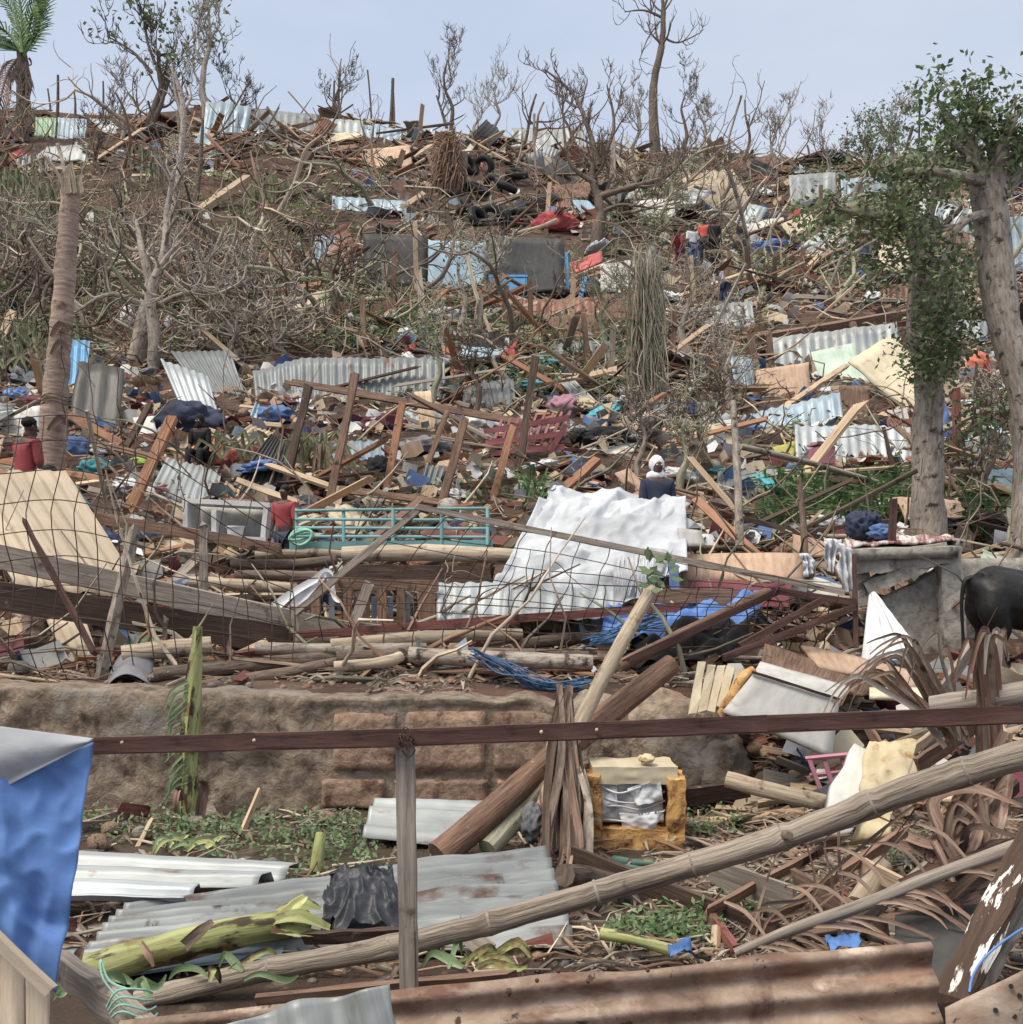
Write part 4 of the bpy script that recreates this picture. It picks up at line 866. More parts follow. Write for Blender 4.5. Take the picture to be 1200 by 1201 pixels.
for x0, x1, y0, y1 in ((225, 225, 592, 630), (318, 314, 596, 634), (258, 258, 600, 632)): MB().beam(P(x0, y0, 11.9), P(x1, y1, 11.9), (.055), .5, up=(1, 0, 0), seg=3, jit=.004).build('side', 'enamel_white', parent=e, smooth=False)
MB().sheet(PP([(226, 592, 12.2), (318, 596, 12.2), (314, 634, 12.2), (224, 632, 12.2)]), 4, 4, th=.02).build('back', 'white_paint', parent=e)
m = MB(); m.tube(PP([(276, 632, 11.75), (276, 618, 11.75)]), [.08, .1], n=14); m.tube(PP([(276, 619, 11.75), (276, 617, 11.75)]), [.11, .11], n=14); tag(m.build('bucket', 'cloth_white'), 'small white bucket inside the open cabinet', 'bucket')
e = empty('shutters', P(440, 740, 9.6), 'brown wooden shutter frame with dark slots under the squared beam', 'shutter')
for y, w in ((686, .1), (736, .09)): MB().beam(P(366, y-2, 9.6), P(514, y+1, 9.6), w, .06, seg=4, jit=.004).build('rail', 'wood_brown', parent=e, smooth=False)
for x in (370, 408, 428, 448, 470, 500): MB().beam(P(x, 690, 9.6), P(x+1, 738, 9.6), .085 if x != 500 else .16, .05, up=(1, 0, 0), seg=3, jit=.004).build('stile', 'wood_brown', parent=e, smooth=False)
for x in (389, 418, 439, 458, 478): MB().beam(P(x, 700, 9.68), P(x, 736, 9.68), .05, .02, up=(1, 0, 0), seg=2, jit=.003).build('slat', 'tin_blue', parent=e, smooth=False)
MB().beam(P(412, 740, 9.3), P(433, 684, 9.35), .09, .04, up=(1, 0, 0), jag=.03).build('loose_board', 'wood_grey', parent=e, smooth=False)

# big white tarpaulin and the pale sheets under it
def soft(x): return .5+.5*cos(x)
def crease(a, b, k, z): return 1-2.4*abs(noise.noise(V((a*k, b*k*.8, z))))
def pleat(x): return 1-abs(sin(x))
def wt(a, b):
    q = 1.5*noise.noise(V((a*2.5, b*2, 5)))
    return .07*pleat(a*9+b*2+2*q)*(.25+.75*b)+.035*pleat(a*21-b*5+3*q)*b+.05*noise.noise(V((a*3, b*2, 1)))+.045*pleat(b*5-a*2.2+2*q)*(1-b)+.02*crease(a, b, 10, 8)
keep(40, 125, 700, 790, .8); keep(560, 815, 575, 735, .9); keep(215, 325, 585, 640, .7)
e = empty('white_tarpaulin', P(690, 705, 9.8), 'big crumpled white tarpaulin heaped over the wreckage in the middle', 'tarpaulin')
m = MB(); m.sheet(PP([(632, 590, 11.2), (804, 586, 11.2), (806, 678, 10.1), (578, 694, 10.0)]), 90, 60, th=.004, fold=wt, rough=.008, rs=6, seed=2); m.build('upper_sheet', 'tarp_white', parent=e)
m = MB(); m.sheet(PP([(600, 650, 10.3), (790, 645, 10.3), (756, 708, 9.7), (560, 722, 9.7)]), 70, 40, th=.004, fold=lambda a, b: .1*sin(a*11+b*3)*b+.08*noise.noise(V((a*6, b*5, 7))), rough=.05, rs=3, seed=6); m.build('lower_sheet', 'tarp_white', parent=e)
def bunch(a, b):
    q = 2*noise.noise(V((a*2, b*2, 8)))
    return .16*noise.noise(V((a*3.5, .3, 4)))*(1-b)+(.06+.1*pleat(a*7+q+b*2))*sin(pi*b)+.04*pleat(a*19+b*4+2*q)*sin(pi*b)+.03*crease(a, b*.5, 8, 2)
m = MB(); m.sheet(PP([(648, 574, 11.6), (802, 586, 11.6), (806, 632, 10.75), (622, 634, 10.75)]), 90, 40, th=.004, fold=bunch, rough=.01, rs=5, seed=9, jag=.16); m.build('bunched_top', 'tarp_white', parent=e)
m = MB()
for i in range(26):
    x = 722+i*1.7; m.strip(PP([(x, 655+rl.uniform(-4, 4), 9.95), (x-1, 672, 9.85), (x-4+rl.uniform(-4, 4), 696+rl.uniform(-8, 6), 9.85)]), [.03, .03, .012], k=3)
m.build('frayed_edge', 'cloth_white', parent=e)
sheet_thing('white_board', 'white_paint', [(795, 619, 10.6), (822, 622, 10.6), (828, 640, 10.5), (797, 641, 10.5)], 'small white board corner right of the white tarpaulin', 'board', nu=4, nv=4, th=.02)
sheet_thing('corrugated_sheet', 'tin_white', [(512, 684, 9.75), (600, 682, 9.75), (598, 732, 9.4), (512, 730, 9.4)], 'bluish white sheet right of the brown shutters', 'metal sheet', nu=36, nv=5, waves=5, amp=.012)
sheet_thing('corrugated_sheet', 'tin_white', [(590, 690, 9.7), (720, 688, 9.7), (722, 724, 9.4), (585, 730, 9.4)], 'pale sheet peeping out below the white tarpaulin', 'metal sheet', nu=50, nv=5, waves=7, amp=.012, rough=.02)
# blue tarpaulin heap and net
def bt_(a, b): return .12*noise.noise(V((a*6, b*5, 3)))+.05*sin(a*20+b*8)
sheet_thing('blue_tarpaulin', 'tarp_blue', [(712, 722, 9.3), (884, 700, 9.4), (892, 728, 8.8), (690, 758, 8.6)], 'torn blue tarpaulin lying under the rusty frame', 'tarpaulin', nu=60, nv=30, fold=bt_, rough=.06, rs=5, jag=.12)
sheet_thing('dark_under_tarp', 'cloth_black', [(760, 735, 8.9), (890, 725, 8.9), (860, 775, 8.4), (720, 778, 8.4)], 'black sheet standing for the dark below the blue tarpaulin', 'tarpaulin', nu=30, nv=20, fold=bt_, rough=.05, jag=.1)  # black sheet added to stand for the dark under the blue tarpaulin
def strands(name, mat, pts, n, j, w, label, cat, seed=0):
    r = random.Random(seed); m = MB()
    for _ in range(n): m.tube([p+V((r.uniform(-j, j), r.uniform(-j, j), r.uniform(-j, j))) for p in PP(pts)], w, n=4, k=4, cap=False)
    return tag(m.build(name, mat), label, cat)
strands('blue_net', 'net_blue', [(555, 765, 8.0), (590, 782, 7.9), (625, 800, 7.85), (655, 806, 7.8), (690, 800, 7.85)], 22, .05, .006, 'tangled blue netting trailing over the wall top', 'net', 3)
strands('blue_net', 'net_blue', [(690, 752, 8.3), (730, 738, 8.4), (775, 725, 8.5)], 14, .06, .006, 'frayed blue cords beside the blue tarpaulin', 'net', 5)

# wire mesh fence: every wire a part
def fence(name, corners, nu, nv, label, bow=None, seed=0, r0=.0045, skip=.0):
    r = random.Random(seed); c = PP(corners); e = empty(name, c[3].lerp(c[2], .5), label, 'fence')
    def pt(a, b):
        p = c[0].lerp(c[1], a).lerp(c[3].lerp(c[2], a), b)
        if bow: p = p+bow(a, b)
        return p+V((noise.noise(V((a*4, b*4, seed)))*.05, noise.noise(V((a*4, b*4, seed+5)))*.12, noise.noise(V((a*4, b*4, seed+9)))*.06))
    for i in range(nu+1):
        if r.random() < skip: continue
        a = i/nu; MB().tube([pt(a, j/8) for j in range(9)], r0, n=5, cap=False, k=2).build('wire', 'rust_wire', parent=e)
    for j in range(nv+1):
        if r.random() < skip: continue
        b = j/nv; MB().tube([pt(i/14, b) for i in range(15)], r0, n=5, cap=False, k=2).build('wire', 'rust_wire', parent=e)
fence('wire_fence', [(-60, 500, 8.2), (345, 620, 8.6), (345, 792, 8.3), (-60, 800, 8.0)], 15, 9, 'bulging rusty wire mesh fence across the left side', bow=lambda a, b: V((0, -.35*sin(pi*a)*sin(pi*b), .42*sin(pi*a)*(1-b))), seed=2)
fence('wire_fence', [(340, 680, 8.7), (860, 690, 8.5), (850, 758, 8.4), (340, 775, 8.5)], 14, 3, 'rusty wire mesh standing before the shutters and the white tarpaulin', seed=4, r0=.005)
fence('wire_fence', [(492, 600, 8.7), (985, 695, 8.3), (940, 735, 8.4), (400, 700, 8.7)], 15, 5, 'slack wire mesh hanging from the sloping bar', bow=lambda a, b: V((.25*b*sin(pi*a), -.1*sin(pi*b), -.12*sin(pi*a)*b)), seed=6, r0=.004)
fence('wire_grid', [(878, 706, 8.6), (975, 700, 8.6), (965, 765, 8.4), (872, 768, 8.4)], 8, 4, 'small welded wire panel inside the rusty frame', seed=8, r0=.006)
fence('wire_fence', [(-60, 380, 8.6), (200, 478, 8.6), (215, 600, 8.5), (-60, 520, 8.4)], 8, 3, 'loose strands of wire mesh standing up at far left', bow=lambda a, b: V((0, 0, .3*sin(pi*a))), seed=10, r0=.004, skip=.3)

# cream ribbed sheet on the left, brown roof pieces on the right
sheet_thing('cream_sheet', 'tin_cream', [(-60, 556, 10.2), (76, 550, 10.2), (172, 700, 9.3), (20, 690, 9.2)], 'big cream ribbed roofing sheet sloping down behind the wire at left', 'metal sheet', nu=80, nv=10, waves=4, amp=.016, trap=True, rough=.05, rs=1.5)
sheet_thing('cream_sheet', 'tin_cream', [(48, 716, 9.2), (100, 726, 9.2), (114, 766, 8.7), (84, 784, 8.6)], 'cream sheet piece showing below the two dark beams', 'metal sheet', nu=24, nv=6, waves=2, amp=.014, trap=True)
sheet_thing('green_board', 'green_paint', [(130, 738, 9.0), (195, 752, 9.0), (180, 764, 8.8), (128, 760, 8.8)], 'green painted board lying under the lower dark beam', 'board', nu=5, nv=4, th=.02)
sheet_thing('grey_sack', 'cloth_grey', [(132, 782, 8.3), (182, 776, 8.3), (178, 806, 8.0), (122, 806, 8.0)], 'grey blue rounded cloth bundle behind the wall left of the banana stem', 'sack', nu=16, nv=14, bulge=.12, rough=.04)
sheet_thing('brown_sheet', 'wood_brown', [(898, 752, 8.2), (1030, 800, 8.2), (1012, 816, 7.4), (892, 790, 7.4)], 'brown warped plywood sheet sloping above the white fridge', 'board', nu=12, nv=8, th=.02, rough=.03)
sheet_thing('tan_board', 'wood_ply', [(940, 756, 8.4), (1090, 790, 8.2), (1075, 806, 7.9), (960, 782, 8.0)], 'tan plank sheet lying in front of the white sack', 'board', nu=12, nv=6, th=.03, rough=.02)
sheet_thing('cream_board', 'cream_paint', [(1020, 806, 7.4), (1085, 806, 7.4), (1090, 818, 7.2), (1020, 816, 7.2)], 'pale board edge under the dry palm stalks', 'board', nu=6, nv=3, th=.03)
sheet_thing('plywood_sheet', 'wood_ply', [(800, 650, 11.0), (942, 648, 11.0), (944, 682, 10.7), (802, 680, 10.7)], 'wide tan plywood panel right of the white tarpaulin', 'panel', nu=10, nv=4, th=.02, rough=.02)
sheet_thing('maroon_cloth', 'cloth_maroon', [(800, 680, 10.3), (930, 682, 10.3), (925, 712, 9.8), (796, 715, 9.8)], 'dark maroon cloth hanging below the tan plywood panel', 'cloth', nu=40, nv=12, rough=.05, rs=3)
sheet_thing('brown_board', 'wood_brown', [(775, 655, 10.4), (806, 650, 10.4), (808, 712, 10.0), (780, 712, 10.0)], 'brown board beside the frayed edge of the white tarpaulin', 'board', nu=5, nv=5, th=.02)
sheet_thing('blue_rag', 'cloth_blue', [(783, 660, 9.8), (796, 662, 9.8), (799, 702, 9.7), (786, 690, 9.7)], 'small blue rag hanging right of the leaf sprig', 'cloth', nu=8, nv=10, rough=.03)
# white sack and strips under the slab
def sack(a, b): return .14*sin(pi*a)*(.3+.7*b)+.03*sin(a*26)*(b+.1)
sheet_thing('white_sack', 'cloth_white', [(1019, 698, 9.3), (1028, 696, 9.3), (1096, 788, 8.9), (1010, 778, 8.9)], 'pointed white cloth sack hanging below the concrete slab', 'sack', nu=40, nv=30, fold=sack, rough=.02, rs=5)
for i, (q, lb_) in enumerate([([(962, 628), (984, 632), (978, 672), (972, 668)], 'torn white rag hanging at the left of the concrete slab'), ([(980, 634), (996, 640), (1004, 690), (990, 698)], 'longer torn white rag hanging against the concrete slab'), ([(940, 652), (948, 650), (956, 672), (942, 674)], 'small white rag caught left of the torn white rags')]):
    tag(MB().sheet([P(*p, 9.5-.1*i) for p in q], 16, 20, th=.003, rough=.06, rs=7, jag=.09, seed=i+3, fold=lambda a, b: .04*sin(a*14+b*4)).build('white_rag', 'cloth_white'), lb_, 'cloth')
# blankets and clothes on the slab
m = MB(); m.sheet(PP([(990, 632, 10.5), (1118, 627, 10.5), (1122, 634, 9.7), (994, 640, 9.7)]), 60, 14, th=.02, rough=.04, rs=5, seed=2); tag(m.build('striped_blanket', 'stripe'), 'red and white striped blanket spread on the concrete slab', 'blanket')
m = MB(); m.blob(P(1008, 616, 10.2), .13, .12, .13, amp=.35, sub=4, ridged=True, seed=2); m.blob(P(1020, 612, 10.2), .1, .1, .1, amp=.35, sub=4, ridged=True, seed=7); tag(m.build('clothes_bundle', 'cloth_navy'), 'dark navy bundle of clothes on the left of the slab', 'clothes')
m = MB(); m.blob(P(1032, 624, 10.1), .12, .12, .07, amp=.35, sub=4, ridged=True, seed=5); tag(m.build('clothes_bundle', 'cloth_blue'), 'small blue patterned clothes heap beside the navy bundle', 'clothes')
beam_thing('rusty_post', 'rust_bar', (1046, 640, 9.9), (1048, 585, 9.9), .06, .06, 'rust brown post stub standing on the blanket slab', 'post', up=(1, 0, 0))
for x, y0, y1, mt, r_ in ((945, 655, 560, 'bark_brown', .04), (868, 640, 470, 'bark_grey', .05)):
    tube_thing('pole', mt, [(x, y0, 11.5), (x-3, (y0+y1)/2, 11.6), (x-8, y1, 11.7)], [r_, r_*.9, r_*.7], 'dark upright pole left of the blanket slab' if x == 945 else 'tall grey pole standing right of the white headscarf', 'pole')
# ------------------------------------------------------------------ hillside: huts, sheets and frames that stand out
def S(name, mat, c, dt, db, label, cat='metal sheet', **kw):
    """sheet given by four pixels; dt/db push top and bottom edges off the ground under its lower edge"""
    g = G((c[2][0]+c[3][0])/2, max(c[2][1], c[3][1])).y
    keep(min(q[0] for q in c), max(q[0] for q in c), min(q[1] for q in c), max(q[1] for q in c))
    return sheet_thing(name, mat, [(*c[0], g+dt), (*c[1], g+dt), (*c[2], g+db), (*c[3], g+db)], label, cat, **kw)
def cs(c, waves): return dict(nu=int(waves*6), nv=6, waves=waves, amp=.018, rough=.05, rs=1.5)
for nm, mt, c, dt, db, w, lb_ in [
    ('corrugated_sheet', 'tin_dark', [(92, 424), (146, 432), (140, 512), (80, 500)], 1.2, .4, 2.5, 'dark brown ribbed sheet standing right of the broken palm'),
    ('corrugated_sheet', 'tin_sky', [(82, 398), (106, 400), (98, 470), (78, 456)], 1.6, 1.0, 3, 'bright sky blue sheet behind the broken palm trunk'),
    ('corrugated_sheet', 'tin_green', [(104, 400), (128, 402), (126, 432), (104, 428)], 1.9, 1.4, 5, 'pale green corrugated sheet piece beside the sky blue one'),
    ('corrugated_sheet', 'tin_cream', [(126, 404), (160, 408), (158, 440), (124, 436)], 2.0, 1.5, 6, 'beige corrugated sheet right of the pale green piece'),
    ('corrugated_sheet', 'tin_white', [(188, 421), (244, 442), (262, 505), (222, 500)], 1.6, .5, 6, 'white blue corrugated sheet leaning above the dark hollow'),
    ('corrugated_sheet', 'tin_grey', [(200, 412), (270, 412), (290, 470), (250, 480)], 2.2, 1.0, 9, 'grey rusted corrugated sheet behind the leaning white one'),
    ('corrugated_sheet', 'tin_dark', [(318, 508), (338, 520), (326, 586), (256, 590)], 1.2, .4, 8, 'dark corrugated sheet sloping down to the white cabinet'),
    ('corrugated_sheet', 'tin_pale', [(196, 536), (260, 552), (252, 592), (170, 588)], 1.0, .2, 9, 'pale corrugated sheet left of the dark sloping one'),
    ('corrugated_sheet', 'tin_cream', [(294, 498), (330, 510), (312, 530), (262, 522)], .9, .5, 7, 'pinkish beige corrugated sheet above the dark sloping one'),
    ('corrugated_sheet', 'tin_blue', [(300, 470), (318, 486), (320, 506), (294, 486)], .8, .5, 5, 'small blue grey corrugated offcut by the blue tarpaulin roof'),
    ('corrugated_sheet', 'tin_grey', [(296, 436), (352, 420), (354, 480), (300, 480)], 1.4, .9, 6, 'left half of the long pale grey hut wall'),
    ('corrugated_sheet', 'tin_grey', [(352, 420), (522, 419), (522, 482), (352, 481)], 1.4, .9, 18, 'long pale grey corrugated hut wall left of centre'),
    ('corrugated_sheet', 'tin_white', [(932, 498), (1068, 500), (1072, 548), (934, 546)], .8, .2, 12, 'crumpled light blue white sheet right of the pink bucket'),
    ('corrugated_sheet', 'tin_blue', [(940, 505), (1000, 500), (1004, 540), (944, 545)], 1.2, .6, 6, 'blue grey sheet folded behind the pink bucket'),
    ('corrugated_sheet', 'tin_blue', [(855, 418), (882, 420), (890, 475), (866, 470)], 1.2, .7, 2, 'bluish sheet leaning left of the tan board'),
    ('corrugated_sheet', 'tin_blue', [(878, 485), (985, 460), (990, 500), (885, 510)], .9, .4, 9, 'grey blue crumpled sheet below the tan board'),
    ('corrugated_sheet', 'tin_pale', [(905, 396), (1052, 378), (1058, 440), (908, 450)], 1.6, 1.2, 14, 'pale corrugated back wall under the long brown beam'),
    ('corrugated_sheet', 'tin_pale', [(842, 552), (930, 548), (940, 582), (840, 586)], .7, .2, 9, 'pale sheet lying left of the green weeds'),
    ('corrugated_sheet', 'tin_blue', [(390, 230), (478, 236), (476, 262), (388, 256)], 1.2, .6, 9, 'light blue grey sheet high on the slope above the dark wall'),
    ('corrugated_sheet', 'tin_blue', [(424, 146), (472, 152), (470, 170), (424, 164)], 1.5, .8, 6, 'blue sheet on the ridge, right one of the pair'),
    ('corrugated_sheet', 'tin_pale', [(380, 138), (426, 142), (426, 164), (380, 158)], 1.5, .8, 5, 'pale grey sheet on the ridge, left one of the pair'),
    ('corrugated_sheet', 'tin_blue', [(68, 138), (102, 140), (100, 166), (66, 166)], 1.5, .8, 6, 'grey blue hut wall on the ridge right of the palm tree'),
    ('corrugated_sheet', 'tin_green', [(42, 138), (66, 138), (64, 164), (40, 162)], 1.4, .8, 4, 'mint green hut wall on the ridge beside the palm tree'),
    ('corrugated_sheet', 'tin_white', [(104, 138), (128, 140), (150, 160), (122, 156)], 1.4, .7, 4, 'crumpled white sheet on the ridge below the two bare trees'),
    ('corrugated_sheet', 'tin_pale', [(55, 172), (104, 168), (102, 192), (40, 186)], 1.2, .5, 4, 'pale sheet on the slope top above the broken palm trunk'),
    ('corrugated_sheet', 'tin_rust', [(852, 192), (910, 180), (918, 206), (860, 212)], 1.5, .7, 7, 'rust red roof sheet on the right part of the ridge'),
    ('corrugated_sheet', 'tin_pale', [(925, 206), (980, 202), (982, 238), (928, 240)], 1.5, .8, 5, 'pale hut wall on the right part of the ridge'),
    ('corrugated_sheet', 'tin_cream', [(916, 262), (950, 246), (958, 268), (925, 280)], 1.2, .6, 5, 'cream ribbed sheet above the bright blue tarpaulin at right'),
    ('corrugated_sheet', 'tin_blue', [(1180, 255), (1260, 250), (1260, 320), (1182, 322)], 1.5, .8, 8, 'grey blue hut wall at the right edge behind the trunk'),
    ('corrugated_sheet', 'tin_white', [(470, 480), (535, 475), (540, 500), (475, 508)], .8, .3, 7, 'small pale sheet behind the wooden posts at centre'),
    ('corrugated_sheet', 'tin_blue', [(380, 520), (450, 515), (452, 545), (384, 548)], .8, .3, 7, 'blue grey sheet behind the two leaning posts'),
    ('corrugated_sheet', 'tin_grey', [(500, 545), (532, 552), (520, 580), (492, 572)], .6, .3, 5, 'small striped grey sheet between the wooden posts'),
    ('corrugated_sheet', 'tin_pale', [(655, 448), (672, 444), (706, 476), (690, 484)], 1.0, .4, 3, 'pale curved sheet right of the pink cloth'),
    ('corrugated_sheet', 'tin_rust', [(598, 352), (716, 348), (722, 378), (594, 380)], 1.0, .4, 12, 'wide rusty roof sheet below the bright blue box'),
    ('corrugated_sheet', 'tin_pale', [(770, 476), (842, 468), (848, 498), (774, 506)], 1.0, .4, 8, 'pale roof sheet left of the tall grey pole'),
    ('corrugated_sheet', 'tin_grey', [(540, 452), (602, 444), (606, 476), (545, 484)], 1.0, .4, 7, 'grey roof sheet between the tall dark post and the pink cloth'),
    ('corrugated_sheet', 'tin_pale', [(818, 362), (882, 352), (886, 382), (822, 390)], 1.0, .4, 8, 'pale roof sheet below the group of people'),
    ('corrugated_sheet', 'tin_pale', [(600, 150), (684, 150), (686, 174), (602, 176)], 1.6, .6, 9, 'wide pale roof sheet on the ridge left of the gnarled tree'),
    ('corrugated_sheet', 'tin_grey', [(300, 128), (372, 134), (370, 156), (298, 152)], 1.6, .6, 8, 'grey roof sheet on the ridge right of the bare pair'),
    ('corrugated_sheet', 'tin_blue', [(986, 210), (1040, 206), (1042, 236), (988, 240)], 1.5, .7, 6, 'bluish hut wall on the ridge behind the ragged bush'),
    ('corrugated_sheet', 'tin_rust', [(1040, 335), (1085, 330), (1088, 358), (1042, 362)], 1.0, .5, 6, 'rusty sheet behind the near grey trunk'),
    ('corrugated_sheet', 'tin_grey', [(640, 404), (716, 398), (720, 426), (644, 432)], 1.0, .4, 9, 'grey roof sheet left of the vine draped trunk'),
]: S(nm, mt, c, dt, db, lb_, **cs(c, w))
for nm, mt, c, dt, db, lb_, cat in [
    ('board', 'wood_ply', [(886, 434), (948, 424), (952, 468), (890, 474)], .9, .5, 'tan orange board standing under the long brown beam', 'board'),
    ('roofing_sheet', 'mint_paint', [(950, 414), (1000, 402), (1022, 448), (968, 458)], 1.4, .7, 'pale mint roof panel left of the big cream one', 'roof panel'),
    ('roofing_sheet', 'cream_paint', [(994, 424), (1046, 392), (1118, 470), (1072, 488)], 1.5, .6, 'big cream roof panel sloping behind the right tree trunk', 'roof panel'),
    ('brown_board', 'wood_brown', [(985, 452), (1020, 452), (1020, 498), (988, 498)], .8, .4, 'dark brown board in the hollow under the cream roof panel', 'board'),
    ('brown_board', 'wood_red', [(1040, 490), (1072, 490), (1072, 520), (1045, 525)], .8, .4, 'red brown board right of the white blue sheet', 'board'),
    ('cream_board', 'wood_pale', [(486, 460), (506, 458), (512, 505), (494, 512)], .7, .4, 'pale upright board among the wooden posts', 'board'),
    ('brown_board', 'wood_brown', [(735, 432), (764, 432), (766, 478), (736, 480)], .7, .4, 'brown door sized board standing below the vine covered trunk', 'board'),
    ('dark_hut_wall', 'dark_paint', [(426, 274), (502, 276), (502, 338), (426, 336)], .9, .6, 'left part of the long dark grey hut wall', 'wall'),
    ('dark_hut_wall', 'dark_paint', [(570, 276), (662, 280), (662, 344), (570, 342)], .9, .6, 'right part of the long dark grey hut wall', 'wall'),
    ('door_leaf', 'skyblue_paint', [(502, 282), (572, 284), (572, 340), (502, 338)], .8, .55, 'light blue door leaf set in the dark hut wall', 'door'),
    ('white_sheet', 'white_paint', [(704, 310), (746, 304), (748, 340), (705, 342)], .8, .5, 'white panel standing right of the dark hut wall', 'panel'),
    ('red_roofing_sheet', 'red_paint', [(668, 308), (706, 294), (706, 306), (672, 322)], .8, .4, 'red roof sheet right of the dark hut wall', 'roof'),
    ('dark_sheet', 'dark_paint', [(618, 320), (650, 314), (652, 340), (620, 342)], .5, .2, 'dark grey sheet leaning beside the bright blue box', 'panel'),
    ('white_board', 'white_paint', [(0, 482), (48, 476), (44, 532), (0, 534)], .8, .5, 'white board behind the man in the red shirt', 'board'),
    ('white_board', 'white_paint', [(156, 490), (182, 488), (184, 520), (158, 520)], .8, .5, 'small white box side left of the dark hollow', 'board'),
    ('tan_board', 'wood_ply', [(722, 556), (738, 548), (766, 580), (748, 590)], .5, .2, 'brown board leaning left of the white headscarf', 'board'),
    ('tan_board', 'wood_ply', [(1132, 420), (1162, 416), (1164, 450), (1134, 452)], .8, .4, 'orange brown board between the two right trunks', 'board'),
    ('pale_sheet', 'cloth_grey', [(720, 264), (756, 276), (750, 286), (716, 276)], .8, .5, 'pale sloping sheet beside the gnarled tree', 'panel'),
    ('yellow_sheet', 'yellow_paint', [(906, 524), (934, 518), (930, 545), (912, 545)], .5, .3, 'yellow green ribbed scrap left of the pink bucket', 'sheet'),
    ('cream_beam', 'cream_paint', [(400, 536), (608, 540), (606, 550), (402, 548)], .6, .5, 'long pale cream rail lying behind the wooden posts', 'board'),
    ('brown_board', 'wood_brown', [(640, 372), (702, 366), (708, 398), (646, 402)], .8, .3, 'brown wall board below the wide rusty roof sheet', 'board'),
    ('white_sheet', 'white_paint', [(682, 518), (746, 510), (752, 528), (686, 538)], .8, .3, 'white wall sheet lying above the white headscarf', 'panel'),
    ('cream_board', 'cream_paint', [(768, 506), (850, 496), (854, 518), (772, 526)], .8, .3, 'long cream wall board left of the tall grey pole', 'board'),
    ('tan_board', 'wood_ply', [(420, 176), (480, 170), (484, 196), (424, 200)], 1.2, .5, 'tan wall board high up near the ridge at centre', 'board'),
    ('cream_board', 'cream_paint', [(330, 352), (384, 340), (392, 366), (338, 374)], .8, .3, 'cream wall board on the slope left of the dark hut wall', 'board'),
    ('white_sheet', 'white_paint', [(742, 236), (790, 232), (794, 262), (746, 266)], 1.0, .5, 'white wall sheet behind the vine draped trunk top', 'panel'),
]: S(nm, mt, c, dt, db, lb_, cat, nu=10, nv=8, th=.04, rough=.03, rs=2, jag=.03)
# blue box, bucket, tarps, cloths
def heap(name, mat, px, py, sx, sz, label, cat='cloth', seed=1, lift=0, amp=.32, sy=None):
    g = G(px, py); k = g.y/F; keep(px-sx, px+sx, py-sz, py+sz*.3); m = MB(); m.blob(g+V((0, 0, sz*k*.3+lift)), sx*k, (sy or sx*.7)*k, sz*k, amp=amp, fr=1.7, sub=4, seed=seed, ridged=True, flat=.6)
    return tag(m.build(name, mat), label, cat)
g = G(596, 340); m = MB(); m.box(g+V((0, -.4, .3)), 43/F*g.y, .6, 15/F*g.y, jit=.01); m.box(g+V((0, -.4, .56)), 45/F*g.y, .64, 2.5/F*g.y, jit=.01); tag(m.build('blue_box', 'blue_paint', smooth=False), 'bright blue box in front of the dark hut wall', 'box')
g = G(956, 552); m = MB(); m.box(g+V((0, -.35, .2)), 21/F*g.y, .35, 19/F*g.y, rot=Matrix.Rotation(.12, 3, 'Z'), jit=.01); m.box(g+V((0, -.35, .38)), 23/F*g.y, .39, 2.5/F*g.y, rot=Matrix.Rotation(.12, 3, 'Z'), jit=.01); tag(m.build('pink_bucket', 'pink_paint', smooth=False), 'square dusty pink bucket before the white blue sheet', 'bucket')
